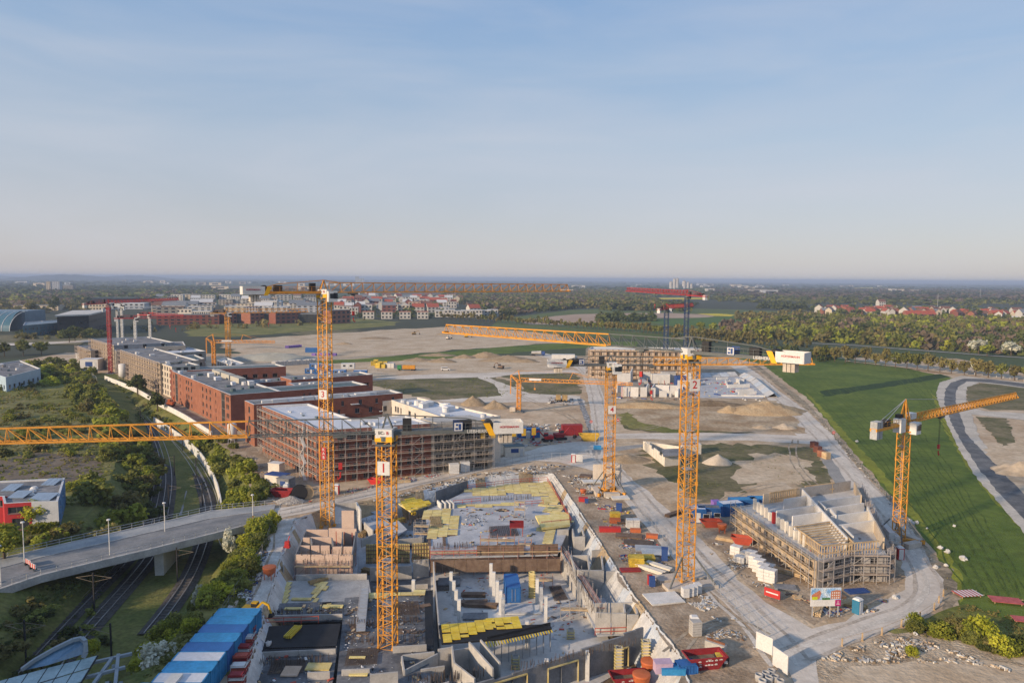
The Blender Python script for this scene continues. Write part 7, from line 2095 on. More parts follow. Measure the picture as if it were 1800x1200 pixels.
for a in ((1166, 1053, 5.5, 4.0, .35, CONCW, 12, 0, 'wide pale panel stack lying in the near yard'), (1118, 993, 2.6, 2.2, 1.6, YEL, -5, 0, 'tall yellow panel stack left of crane 2'), (1133, 985, 3.4, 2.0, .9, YEL, 0, 0, 'low yellow panel stack left of crane 2'), (1128, 995, 2.2, 1.8, .6, YEL, 0, 0, 'small yellow stack before the pale beams'),
          (1081, 913, 2.0, 1.6, 1.6, YEL, 0, 0, 'yellow box stack near the foot of crane 4'), (1100, 918, 4, 2.4, .5, BROWN, 5, 0, 'brown mesh stack near the foot of crane 4'), (1105, 943, 5.0, 2.4, .4, BROWN, -10, 0, 'flat brown stack in the right hand yard'), (1122, 955, 5.5, 2.6, .3, REBAR, -12, 0, 'rusty mesh stack in the right hand yard'), (1140, 966, 5, 3, .4, STEEL, -8, 0, 'grey steel frame stack in the right hand yard'),
          (1152, 972, 5, 3.2, .4, CONCW, -8, 0, 'pale slab stack in the right hand yard'), (1108, 1003, 3.4, 1.6, .4, SKIPR, 4, 0, 'flat dark red stack beside the slope'), (1090, 876, 4, 2.6, .5, CONCW, 5, 0, 'pale slab stack left of the crane 4 base'), (1040, 848, 4.5, 2.5, .5, CONCW, 8, 0, 'pale slab stack on the rubble by the junction'), (1048, 858, 4, 2, .5, CONC, 8, 0, 'grey slab stack on the rubble by the junction'), (1030, 838, 3, 2.5, .5, BROWN, -15, 0, 'brown slab stack on the rubble by the junction'),
          (905, 1072, 6.0, 3.2, .3, SLAB, 3, PZ+.12, 'grey panel lying on the bright basement floor'), (918, 1073, 6.2, 3.2, .15, CONCW, 3, PZ+.12, 'pale panel lying on the bright basement floor'), (836, 1085, 4, 2.2, .4, CONCD, 3, PZ+.12, 'dark green grey stack on the bright basement floor'), (866, 1082, 3, 4, .14, CONCW, 3, PZ+.12, 'white panel at the foot of the column row'),
          (790, 1025, 4, 3, .5, CONCD, 3, PZ+.12, 'heap of dark frames by the left column row'), (1465, 1048, 3, 2.4, .5, BROWN, 10, 0, 'dark boards behind the billboard'), (1380, 1034, 3.5, 2.2, .3, CONCD, -10, 0, 'dark flat stack left of the billboard'), (1505, 1040, 3.5, 1.6, .4, SIGNB, 10, 0, 'blue flat stack before the curved scaffold')):
    sheetstack(a[8], a[0], a[1], a[2], a[3], a[4], a[5], rad(a[6]), a[7])
# yard boxes along the road at crane 2
for px, py, sx, sy, h, m, lab in ((1088, 898, 1.2, 1.2, 1.6, SIGNB, 'dark blue box behind the yellow box near crane 4'), (1072, 934, 4.2, 1.2, .9, SIGNR, 'long red box in the right hand yard'), (1081, 918, 2.2, 1.6, .8, ORG, 'orange crate in the right hand yard, the upper one'), (1117, 935, 2.0, 1.0, .7, ORG, 'orange crate in the right hand yard, the middle one'), (1146, 945, 2.2, 1.2, .7, ORG, 'orange crate in the right hand yard, nearest the road'),
                                  (1168, 984, 1.1, 1.3, 2.2, SIGNB, 'blue cabinet beside the yellow boxes'), (1146, 1030, .9, .9, 1.6, SIGNB, 'blue barrel pump beside the slope near crane 2'), (1142, 1027, .7, .7, 1.6, SIGNR, 'red box next to the blue pump near crane 2'), (1025, 881, 2.0, 1.2, .9, SIGNR, 'small red box beside the upper slope'), (1031, 884, .8, .8, .9, SIGNB, 'small blue box beside the red one at the slope'), (1258, 897, 1.6, 1.8, 2.2, PURP, 'purple wrapped pile beside the blue double container'), (1165, 1180, 2.2, 1.4, 1.4, M('pinkish_wrap', (.5, .36, .46), .7, .1, 1), 'pink wrapped pile before the dark front wall'), (1182, 1182, 3.0, 1.6, .9, CLB, 'light blue wrapped heap before the dark front wall')):
    t = thing('storage_box', lab, 'box', at(px, py, 0 if py < 1179 else 0), rb.uniform(-.2, .2))
    mb = MB(); mb.box(0, 0, .08, sx, sy, h-.16); mb.build('body', m, t)
    mb = MB(); mb.box(0, 0, h-.07, sx+.08, sy+.08, .1); mb.build('lid', m, t)
    mb = MB(); mb.box(-sx*.35, 0, 0, .14, sy, .075); mb.build('runner', WOOD, t); mb = MB(); mb.box(sx*.35, 0, 0, .14, sy, .075); mb.build('runner', WOOD, t)
# concrete base of crane 2
o = at(1204, 1022)
t = thing('crane_base', 'pale concrete ballast slabs under the mast of crane 2', 'foundation', (b2.x, b2.y, 0))
for x, y, sx, sy in ((-2.2, -1.9, 4.3, 2.6), (2.2, -1.9, 4.3, 2.6), (-2.2, 1.6, 4.3, 2.6), (2.2, 1.6, 4.3, 2.6)):
    mb = MB(); mb.box(x, y-.1, 0, sx, sy, .62, 0); mb.build('ballast_block', BALL, t, rz=rad(12))
for s in (-1, 1):
    mb = MB(); mb.bar((s*4, -3, .62), (s*.9, -.9, 5.2), .22); mb.build('strut', CGR, t, rz=rad(12))
# white board fence of crane 4
t = thing('board_fence', 'white board screen behind the foot of crane 4', 'fence', (b4.x, b4.y, 0))
for i in range(7):
    mb = MB(); mb.box(-3+i*1.0, 2.8, 2.6, .95, .1, 3.6); mb.build('board', OFFW, t)
for s in (-3.2, 3.2): mb = MB(); mb.bar((s, 2.9, 0), (s, 2.9, 6.2), .16); mb.build('post', STEEL, t)
# the site billboard
o = at(1450, 1085)
t = thing('billboard', 'site billboard picturing brick houses under a blue sky above a white panel', 'sign', o, rad(3))
zb = htop(o, 1033.0)
mb = MB(); mb.box(0, 0, zb-2.75, 4.6, .12, 2.8); bb = mb.build('panel', WHITE, t)
mb = MB(); mb.box(0, -.075, zb-1.75, 4.55, .03, 1.76); mb.build('picture_sky', M('print_sky', (.10, .30, .58), .7, .5, .8, c2=(.55, .62, .66)), bb)
BRP = M('print_brick', (.42, .16, .09), .7, .2, 3)
for pts_ in ([(-2.2, .1), (-1.0, .1), (-.75, 1.05), (-1.0, 1.5), (-2.2, .75)], [(.7, .1), (2.2, .1), (2.2, 1.4), (1.6, 1.5), (.7, 1.3)]):
    mb = MB(); v = [(x, -.10, zb-1.75+z) for x, z in pts_]; v2_ = [(x, -.095, zb-1.75+z) for x, z in pts_]
    mb.add(v, [tuple(range(len(v)))]); mb.build('picture_house', BRP, bb)
for i in range(4):
    for k in range(3):
        mb = MB(); mb.box(.95+i*.32, -.108, zb-1.55+k*.38, .16, .01, .2); mb.build('picture_window', WHITE, bb)
mb = MB(); mb.box(-1.7, -.11, zb-1.72, .8, .02, .45); mb.build('picture_shrub', M('print_lime', (.45, .50, .02), .7, .1, 1), bb)
mb = MB(); mb.box(0, -.11, zb-1.74, 1.2, .02, .3); mb.build('picture_shrub', M('print_green', (.05, .16, .05), .7, .3, 4), bb)
mb = MB(); mb.box(1.85, -.09, zb-2.72, .85, .03, .93); mb.build('corner_panel', MAG, bb)
for i in range(3): mb = MB(); mb.box(1.85, -.11, zb-2.5+i*.2, .5-.1*i, .01, .07); mb.build('lettering', WHITE, bb)
for s in (-1.9, .75, 2.0): mb = MB(); mb.bar((s, .12, 0), (s, .12, zb-.3), .14); mb.build('post', STEEL, t)
o = at(1357, 1052); t = thing('sign_board', 'red board with a white strip beside the long white pallet row', 'sign', o, rad(-45))
mb = MB(); mb.box(0, 0, .25, 2.6, .1, 1.35); mb.build('board', SIGNR, t); mb = MB(); mb.box(0, -.06, .85, 2.0, .03, .2); mb.build('lettering_strip', WHITE, t)
for s in (-1.1, 1.1): mb = MB(); mb.bar((s, .1, 0), (s, .1, 1.5), .1); mb.build('post', STEEL, t)
# white hoarding boards at the lower right junction
for px, py, sx, h, rz, lab in ((1343, 1148, 2.6, 2.3, -55, 'white hoarding board at the fence corner of the near yard'), (1371, 1180, 2.8, 2.5, -70, 'white hoarding board at the junction near the concrete rings'), (1017, 813, 2.2, 2.0, -10, 'small white board beside the red toilet at the junction')):
    t = thing('hoarding', lab, 'sign', at(px, py), rad(rz))
    mb = MB(); mb.box(0, 0, .3, sx, .1, h); mb.build('board', WHITE, t)
    for s in (-.45, .45): mb = MB(); mb.bar((s*sx, .12, 0), (s*sx, .12, h+.2), .1); mb.build('post', WOOD, t)
# concrete rings
for i, (px, py) in enumerate(((1334, 1196), (1346, 1192), (1352, 1200), (1362, 1198), (1340, 1206), (1372, 1206), (1356, 1188))):
    mb = MB(); mb.lathe([(.5, 0), (.5, .9), (.36, .9), (.36, .1)], 14)
    tag(mb.build('concrete_ring', CONC, None, True, loc=at(px, py)), ['leftmost', 'second', 'middle', 'fourth', 'lower left', 'rightmost', 'rearmost'][i]+' grey concrete ring in the cluster at the lower right junction', 'concrete ring', 'concrete rings at the junction')
# red mats on frames in the crop
for i, (px, py, sx, sy, lab) in enumerate(((1700, 1046, 3.8, 2.3, 'red and white striped mat on a rack at the edge of the crop'), (1768, 1058, 4.4, 2.4, 'plain red mat on a rack in the crop'), (1800, 1092, 3, 2, 'red mat cut by the right picture edge'))):
    o = at(px, py); t = thing('mat_rack', lab, 'rack', o, rad(8 if i == 0 else -14))
    MR = M('red_mat', (.42, .10, .10), .8, .15, 1)
    n = 12
    for k in range(n):
        mb = MB(); mb.box(-sx/2+sx*(k+.5)/n, 0, .35, sx/n*.96, sy, .08); mb.build('strip', (WHITE if k % 2 and i == 0 else MR), t)
    for x in (-.42, .42):
        for y in (-.4, .4): mb = MB(); mb.bar((x*sx, y*sy, 0), (x*sx, y*sy, .36), .09); mb.build('leg', WOOD, t)
    for y in (-.35, .35): mb = MB(); mb.bar((-sx*.5, y*sy, .32), (sx*.62, y*sy, .32), .09); mb.build('bearer', WOOD, t)
# dirt, sand and rubble heaps
def heap(lab, px, py, w, d, h, mat, seed=0, rz=0, name='sand_heap', cat='heap'):
    mb = MB(); n, m_ = 22, 12
    vs = []
    for j in range(m_+1):
        r_ = j/m_
        for i in range(n):
            a = 2*math.pi*i/n
            k = 1+.28*noise.noise(Vector((math.cos(a)*1.6, math.sin(a)*1.6, seed)))
            x, y = w/2*r_*k*math.cos(a), d/2*r_*k*math.sin(a)
            z = h*(1-r_)**.85*(1+.25*noise.noise(Vector((x*.5, y*.5, seed+3))))+.12*noise.noise(Vector((x*1.7, y*1.7, seed)))*(1-r_)
            vs.append((x, y, max(-.05, z) if j < m_ else -.06))
    mb.add(vs, [(j*n+i, (j+1)*n+i, (j+1)*n+(i+1) % n, j*n+(i+1) % n) for j in range(m_) for i in range(n)])
    return tag(mb.build(name, mat, None, True, loc=at(px, py), rz=rz), lab, cat)
heap('pale sand cone in the grass beside crane 2', 1262, 814, 8.5, 6.5, 2.6, M('pale_sand', (.52, .44, .34), .95, .1, .4), 1)
heap('large tan soil heap beside the right hand road', 1345, 724, 32, 18, 4.2, M('tan_soil', (.36, .25, .14), .95, .25, .3, c2=(.44, .33, .20), bump=.8, bs=1), 2)
heap('long tan soil ridge left of crane 2', 1140, 715, 38, 8, 2.6, M('tan_soil', (.36, .25, .14)), 3)
heap('tan soil ridge right of crane 2', 1250, 712, 26, 8, 2.2, SOILD, 4)
heap('small sand cone in the dug field', 1282, 724, 11, 7, 2.6, M('tan_soil', (.36, .25, .14)), 5)
heap('low sandy mound at the lower right of the dug field', 1380, 752, 9, 6, 1.6, SAND, 6); heap('flat sandy mound beside the side road', 1341, 752, 7, 5, .9, SAND, 7)
MH = M('brown_heap_soil', (.25, .185, .115), .95, .2, .3, c2=(.34, .26, .17), bump=.7, bs=1)
heap('grey brown gravel cone nearer the white roofed block', 832, 711, 12, 8, 3.6, MH, 8); heap('grey brown gravel cone beside the small orange crane', 870, 717, 10, 7, 3.2, MH, 9)
for i, (px, py, w_, h) in enumerate(((778, 636, 17, 4), (816, 629, 14, 3.5), (855, 628, 22, 5.5), (895, 634, 34, 5), (925, 636, 16, 3), (735, 634, 18, 3), (770, 625, 22, 2.5))):
    heap(['widest low', 'pointed', 'broad', 'longest', 'rightmost small', 'leftmost', 'rearmost flat'][i]+' brown soil heap on the sandy strip', px, py, w_*1.15, w_*.5, h*.68, MH, 10+i)
for i, (px, py, w_, h) in enumerate(((605, 605, 12, 3), (660, 595, 26, 2.5), (780, 588, 14, 3), (940, 590, 10, 2))):
    heap(['small grey', 'long reddish', 'rounded grey', 'rightmost low'][i]+' soil heap far out on the sandy plain', px, py, w_*1.2, w_*.5, h*.6, MH, 20+i)
heap('wide pale gravel mound behind the courtyard block', 480, 632, 70, 22, 4.5, M('pale_gravel_mound', (.34, .335, .29), .95, .1, .1), 30)
heap('sandy heap at the right picture edge by the asphalt road', 1795, 830, 16, 12, 3.0, SAND, 31)
heap('grey rubble heap beside the cable drums near the bridge', 510, 882, 7, 4, 1.5, M('rubble_grey', (.25, .23, .21), .9, .4, 2, c2=(.4, .38, .35), bump=1, bs=4), 32)
heap('low earth bank between the gravel roads near crane 4', 1098, 808, 14, 9, 1.6, MH, 33); heap('brown rust heap inside the far end of the shell', 1514, 905, 5, 5, 2.6, RUST, 34)
# cable drums
for i, (px, py, r_, m) in enumerate(((527, 878, 1.7, CDARK), (540, 876, 1.5, WOOD))):
    t = thing('cable_drum', ['dark cable drum near the right end of the bridge', 'wooden cable drum near the right end of the bridge'][i], 'cable drum', at(px, py)+Vector((0, 0, r_)), rad(20))
    for s in (-.7, .7): mb = MB(); mb.cyl((0, s-.08, 0), (0, s+.08, 0), r_, r_, 20); mb.build('flange', WOOD if i else m, t)
    mb = MB(); mb.cyl((0, -.62, 0), (0, .62, 0), r_*.7, r_*.7, 18); mb.build('winding', m, t)
# vehicles
def van(lab, p, rz, mat=None):
    t = thing('van', lab, 'van', p, rz)
    mb = MB(); s = 1
    pr = [(-2.5, .35), (2.5, .35), (2.55, .95), (1.75, 1.1), (1.15, 1.9), (-2.45, 2.0)]
    for y in (-1, 1):
        pass
    v = [(x, -.95, z) for x, z in pr]+[(x, .95, z) for x, z in pr]; n = len(pr)
    mb.add(v, [tuple(range(n)), tuple(range(2*n-1, n-1, -1))]+[(i, i+n, (i+1) % n+n, (i+1) % n) for i in range(n)]); mb.build('body', mat or WHITE, t)
    mb = MB(); mb.box(-.4, 0, 1.25, 3.4, 1.94, .45); mb.build('side_window', GLASS, t)
    mb = MB(); mb.add([(1.77, -.85, 1.13), (1.77, .85, 1.13), (1.2, .8, 1.87), (1.2, -.8, 1.87)], [(0, 1, 2, 3)]); mb.build('windscreen', GLASS, t)
    for x in (-1.6, 1.6):
        for y in (-.85, .85):
            mb = MB(); mb.cyl((x, y-.12, .36), (x, y+.12, .36), .36, .36, 12); mb.build('wheel', CDARK, t)
van('white van driving on the far gravel track', at(783, 651), rad(5)); 
van('white van parked by the far gate near the pale shell', at(1012, 631), rad(80))
def excavator(lab, p, rz, mat, s=1.0):
    t = thing('excavator', lab, 'excavator', p, rz)
    for y in (-1, 1):
        mb = MB(); pr = [(-1.7, .35), (-1.4, 0), (1.4, 0), (1.7, .35), (1.4, .75), (-1.4, .75)]
        v = [(x*s, (y*.95-.25)*s, z*s) for x, z in pr]+[(x*s, (y*.95+.25)*s, z*s) for x, z in pr]
        mb.add(v, [tuple(range(6)), tuple(range(11, 5, -1))]+[(i, i+6, (i+1) % 6+6, (i+1) % 6) for i in range(6)]); mb.build('crawler', CDARK, t)
    mb = MB(); mb.box(-.5*s, 0, .8*s, 2.6*s, 2.2*s, 1.0*s); mb.build('upper_body', mat, t)
    mb = MB(); mb.box(.5*s, .55*s, 1.0*s, 1.2*s, 1.0*s, 1.7*s); c = mb.build('cab', mat, t)
    mb = MB(); mb.box(.52*s, .55*s, 1.7*s, 1.24*s, 1.04*s, .8*s); mb.build('cab_window', GLASS, c)
    mb = MB(); mb.bar((.8*s, -.3*s, 1.3*s), (2.6*s, -.3*s, 3.2*s), .4*s); mb.bar((2.6*s, -.3*s, 3.2*s), (3.9*s, -.3*s, 2.7*s), .36*s); mb.build('boom', mat, t)
    mb = MB(); mb.bar((3.8*s, -.3*s, 2.8*s), (4.4*s, -.3*s, .9*s), .3*s); mb.build('arm', mat, t)
    mb = MB(); mb.add([(x*s, y*s, z*s) for x, y, z in ((3.9, -.8, .2), (4.9, -.8, .5), (4.9, .2, .5), (3.9, .2, .2), (4.1, -.8, 1.1), (4.7, -.8, 1.1), (4.7, .2, 1.1), (4.1, .2, 1.1))], BOXF); mb.build('bucket', CDARK, t)
YM = M('machine_yellow', (.62, .36, .02), .6, .1, 1)
excavator('yellow mini excavator beside the blue containers', at(442, 1082), rad(-10), YM, .75)
excavator('dark excavator on the sandy strip before the soil heaps', at(880, 648), rad(150), BROWN, 1.0)
excavator('orange excavator standing by the brick courtyard block', at(300, 714), rad(100), ORG, 1.0)
excavator('yellow excavator far out on the sandy plain, the left one', at(728, 588), rad(20), JOIST, 1.1); excavator('pale excavator far out on the sandy plain, the right one', at(788, 596), rad(60), OFFW, 1.0); excavator('yellow excavator far out on the sandy plain beyond the others', at(820, 593), rad(10), YM, 1.0)
excavator('dark red machine among the red containers at the junction', at(985, 772), rad(20), SKIPR, 1.1); excavator('red roller shaped machine at the junction', at(962, 775), rad(190), M('bright_red', (.5, .03, .03)), 1.0)
def truck(lab, p, rz, cabm, boxm, L=7, tank=False):
    t = thing('truck', lab, 'truck', p, rz)
    mb = MB(); mb.box(L/2-.2, 0, .6, 2.0, 2.4, 2.3); c = mb.build('cab', cabm, t); mb = MB(); mb.box(L/2+.5, 0, 1.7, .7, 2.2, .9); mb.build('windscreen', GLASS, c)
    mb = MB()
    if tank: mb.cyl((-L/2, 0, 1.9), (L/2-1.6, 0, 2.1), .9, 1.2, 12)
    else: mb.box(-.9, 0, .95, L-2.2, 2.45, 2.0)
    mb.build('load_body', boxm, t)
    mb = MB(); mb.box(-.4, 0, .6, L, 1.2, .3); mb.build('chassis', CDARK, t)
    for x in (-L/2+.6, -L/2+1.9, L/2-.3):
        for y in (-1.05, 1.05): mb = MB(); mb.cyl((x, y-.15, .5), (x, y+.15, .5), .5, .5, 12); mb.build('wheel', CDARK, t)
truck('blue cabbed mixer truck on the far site road', at(945, 625), rad(-10), SIGNB, CONC, 8, True)
truck('orange tipper truck parked on the far sandy yard', at(716, 651), rad(180), GRN, M('tipper_orange', (.55, .25, .03), .6, .1, 1), 9)
truck('white box truck beside the orange excavator shaped skip', at(985, 706), rad(0), JOIST, JOIST, 4)
# wrapped goods in long rows behind the courtyard block
for i in range(24):
    px = 482+i*3.1
    mb = MB(); mb.box(0, 0, 0, 2.3, 2.0, rb.uniform(2.4, 3.0)); mb.box(0, 0, .2, 2.36, 1.4, 2.0)
    tag(mb.build('wrapped_pallet', BAGW, None, loc=at(px, 643.5-i*.20), rz=rb.uniform(-.1, .1)), nth(i)+' white wrapped pallet from the left in the long row behind the courtyard block', 'pallet', 'white wrapped pallets in the long row')
for i in range(14):
    px = 656+i*2.6
    mb = MB(); mb.box(0, 0, 0, 2.6, 2.2, rb.uniform(2, 3)); mb.box(0, 0, .2, 2.66, 1.5, 1.6)
    tag(mb.build('wrapped_pallet', YEL if i < 9 else BAGW, None, loc=at(px, 640+rb.uniform(0, 7)), rz=rb.uniform(-.5, .5)), nth(i)+' wrapped pallet from the left in the yellow and white far yard row', 'pallet', 'wrapped pallets in the far yard')
for i in range(11):
    mb = MB(); mb.box(0, 0, 0, 2.6, 2.0, 1.6); mb.box(0, 0, .2, 2.66, 1.4, 1.2)
    px, py = ((505+i*3.6, 611.5-i*.3) if i < 7 else (552+(i-7)*12, 625))
    tag(mb.build('wrapped_pallet', PURP, None, loc=at(px, py), rz=rb.uniform(-.2, .2)), nth(i)+' purple wrapped pallet from the left on the gravel plain', 'pallet', 'purple wrapped pallets on the gravel plain')
# posts of the site fences: mesh fence panels between thin posts
def fence(lab, pxs, h=1.9, step=2.6, mat=None, z=0, wires=3, pw=.07, name='site_fence'):
    q = [at(x, y, z) for x, y in pxs]
    t = thing(name, lab, 'fence', q[0])
    pm2 = MB(); pm2.bar((0, 0, 0), (0, 0, h), pw); pm2.box(0, 0, 0, .3, .22, .12); me = pm2.mesh('post', mat or STEEL)
    for i in range(len(q)-1):
        a, b_ = q[i]-q[0], q[i+1]-q[0]; L = (b_-a).length; n = max(1, round(L/step))
        for k in range(n+(i == len(q)-2)): inst('post', me, t, a.lerp(b_, k/n))
        for w_ in range(wires):
            zz = h*(.96-.42*w_)
            mb = MB(); mb.bar(a+Vector((0, 0, zz)), b_+Vector((0, 0, zz)), .03); mb.build('wire', mat or STEEL, t)
fence('wire site fence between the near yard and the gravel road', [(1118, 893), (1165, 950), (1232, 1013), (1292, 1070), (1345, 1122)])
fence('site fence along the far side of the excavation', [(492, 905), (640, 872), (760, 846), (860, 822), (940, 806), (1000, 808)])
fence('wooden post fence on the outer side of the road bend', [(1480, 1136), (1550, 1116), (1617, 1088), (1642, 1072), (1658, 1048)], 1.2, 4.2, WOOD, wires=1, pw=.16)
fence('post fence between the right hand road and the crop', [(1345, 655), (1418, 716), (1466, 760), (1506, 812), (1546, 860), (1578, 895)], 1.3, 3.0, M('fence_grey', (.2, .2, .19), .9, .2, 1), wires=1, pw=.12)
fence('roadside marker posts along the new asphalt road', [(1700, 657), (1740, 661), (1800, 670)], 1.2, 4, WHITE, wires=0, pw=.14)
fence('thin wire fence along the left yard road', [(392, 1080), (430, 1020), (468, 960), (482, 912)], 1.6, 3.0, M('fence_grey', (.2, .2, .19)), wires=2)
fence('light fence on the bank of the white boundary wall', [(170, 668), (150, 650), (190, 645)], 1.6, 4.0, WHITE, wires=2)
# small road signs
for px, py, lab in ((1039, 752, 'round red sign left of the branch road'), (1086, 749, 'round red sign right of the branch road'), (1465, 772, 'round red sign beside the crop')):
    t = thing('road_sign', lab, 'sign', at(px, py)); mb = MB(); mb.bar((0, 0, 0), (0, 0, 2.4), .09); mb.build('post', STEEL, t)
    mb = MB(); mb.cyl((0, -.06, 2.2), (0, -.02, 2.2), .5, .5, 14); mb.build('disc', SIGNR, t); mb = MB(); mb.box(0, -.08, 2.1, .7, .03, .2); mb.build('bar', WHITE, t)
for px, py, h, lab in ((1050, 790, 4, 'blue tank with thin poles at the junction'),):
    t = thing('water_tank', lab, 'tank', at(px, py)); mb = MB(); mb.box(0, 0, .1, 2.2, 1.4, 1.1); mb.build('tank', CLB, t)
    for s in (-.5, .7): mb = MB(); mb.bar((s, .9, 0), (s, .9, 8), .1); mb.build('pole', STEEL, t)
# a worker's orange machine on the white track
t = thing('wacker', 'red plate compactor standing on the white track', 'compactor', at(505, 962)); mb = MB(); mb.box(0, 0, 0, 1.0, .8, .5); mb.box(0, 0, .5, .8, .7, .7); mb.build('body', SIGNR, t); mb = MB(); mb.bar((0, .3, 1.0), (.2, .9, 1.9), .12); mb.build('handle', SIGNR, t)
t = thing('waste_bin', 'black waste container with a yellow lid beside the red skip', 'bin', at(1268, 1168)); mb = MB(); mb.box(0, 0, .1, 1.7, 1.2, 1.2); mb.build('body', CDARK, t); mb = MB(); mb.box(0, 0, 1.31, 1.5, 1.0, .15); mb.build('lid', YEL, t); mb = MB(); mb.box(.4, -.62, .5, .4, .03, .4); mb.build('sticker', WHITE, t)
t = thing('dumper_tray', 'rusty tipping tray in the near yard', 'tray', at(1258, 1142), rad(-40)); mb = MB(); mb.box(0, 0, .1, 2.8, .9, 1.0); mb.build('tray', PANEL, t); mb = MB(); mb.box(0, 0, 1.1, 2.6, .12, .3); mb.build('rib', RUST, t)
# crane lifted basket on the deck
p = at(908, 940, ZD); t = thing('material_basket', 'red steel basket standing on the deck scaffold', 'basket', p+Vector((0, 0, 0)))
mb = MB(); mb.box(0, 0, 1.7, 2.8, 1.6, .15); mb.build('floor', RAILR, t)
for x, y, sx, sy in ((0, -.78, 2.8, .06), (0, .78, 2.8, .06), (-1.38, 0, .06, 1.5), (1.38, 0, .06, 1.5)): mb = MB(); mb.box(x, y, 1.85, sx, sy, .9); mb.build('side', SKIPR, t)
for x in (-1.2, 1.2):
    for y in (-.7, .7): mb = MB(); mb.bar((x, y, 0), (x, y, 1.72), .12); mb.build('leg', RAILR, t)
# countless scraps and rubble round the sites
RUB = [CONCW, CONC, WOOD, BROWN, STEEL, CONCD, SOILD]
debris('rubble', [(985, 832), (1040, 835), (1082, 872), (1060, 880), (1020, 870)], .02, 420, RUB, .15, .8, .45, 40)
debris('rubble', [(900, 822), (960, 816), (1000, 820), (985, 832), (880, 832)], .02, 220, RUB, .2, .9, .4, 41)
debris('rubble', [(1045, 880), (1100, 895), (1180, 985), (1150, 1010), (1090, 985)], .02, 420, RUB+[SIGNR, YEL, SIGNB], .15, .8, .4, 42)
debris('rubble', [(1195, 1050), (1240, 1048), (1295, 1090), (1270, 1095)], .02, 380, [CONCW, WHITE, CONC, CONCD, WOOD], .15, .6, .5, 43)
debris('rubble', [(1232, 1098), (1300, 1110), (1330, 1140), (1250, 1130)], .02, 120, RUB, .15, .6, .4, 44)
debris('rubble', [(1230, 945), (1290, 960), (1360, 1030), (1330, 1030), (1250, 975)], .02, 260, RUB, .12, .6, .4, 45)
debris('rubble', [(1420, 1055), (1560, 1050), (1580, 1040), (1540, 1075), (1450, 1085)], .02, 220, RUB+[SIGNR, SIGNB], .2, .9, .3, 46)
debris('rubble', [(1330, 1000), (1400, 1045), (1420, 1060), (1390, 1050)], .02, 120, [WOOD, BROWN, WOOD], .3, 1.4, .2, 47)
debris('rubble', [(470, 880), (412, 800), (440, 800), (520, 860), (560, 885), (500, 890)], .02, 260, RUB+[SIGNR], .15, .7, .4, 48)
debris('rubble', [(600, 862), (760, 830), (860, 805), (870, 812), (760, 840), (620, 868)], .02, 380, RUB+[SIGNR, SIGNB, WHITE], .15, .8, .4, 49)
debris('rubble', [(640, 882), (760, 850), (860, 828), (940, 818), (940, 824), (760, 858), (650, 886)], .04, 320, RUB+[STEEL, CONCW], .2, .9, .4, 50)
debris('rubble', [(455, 960), (475, 975), (440, 1060), (405, 1090), (420, 1040)], .03, 330, [WHITE, CONCW, CONCD, CONCD, SIGNB, BROWN], .12, .6, .5, 51)
debris('rubble', [(1420, 715), (1465, 758), (1510, 812), (1550, 862), (1600, 925), (1640, 985), (1655, 1010), (1600, 930), (1540, 860), (1500, 815), (1440, 740)], .05, 420, [CONCW, CONC, SOILD, CONCD, PB], .15, .5, .6, 52)
debris('rubble', [(1440, 1160), (1560, 1118), (1640, 1130), (1780, 1180), (1700, 1165), (1580, 1165)], .05, 420, [PB, CONC, SOILD, SOIL], .15, .7, .55, 53)
debris('rubble', [(925, 745), (1005, 745), (1000, 757), (920, 757)], .03, 160, [CONCW, CONCD, STEEL, BROWN], .3, 1.3, .5, 54)
debris('rubble', [(960, 700), (1010, 700), (1008, 712), (965, 712)], .03, 60, [CONCD, BROWN, CONC], .4, 1.2, .7, 55)
debris('rubble', [(900, 770), (1010, 775), (960, 782), (905, 785)], .03, 130, [CONCD, SIGNR, STEEL, CONC], .3, 1.2, .4, 56)
# red and white frames stacked along the blue containers
for i in range(6):
    p = at(437-i*4, 1118+i*17); t = thing('frame_stack', nth(i)+' red and white frame stack from the far end beside the blue containers', 'frame stack', (p.x, p.y, 0), rad(4))
    for k in range(4):
        mb = MB(); z = .1+k*.42
        for s in (-.6, .6): mb.bar((-.9, s, z), (.9, s, z), .1); mb.bar((s*1.5, -.6, z), (s*1.5, .6, z), .1); mb.bar((s*1.5, s, 0), (s*1.5, s, 1.7), .09)
        mb.box(0, 0, z, 1.5, 1.0, .16); mb.build('frame', [RAILR, WHITE, SKIPR][(i+k) % 3], t)
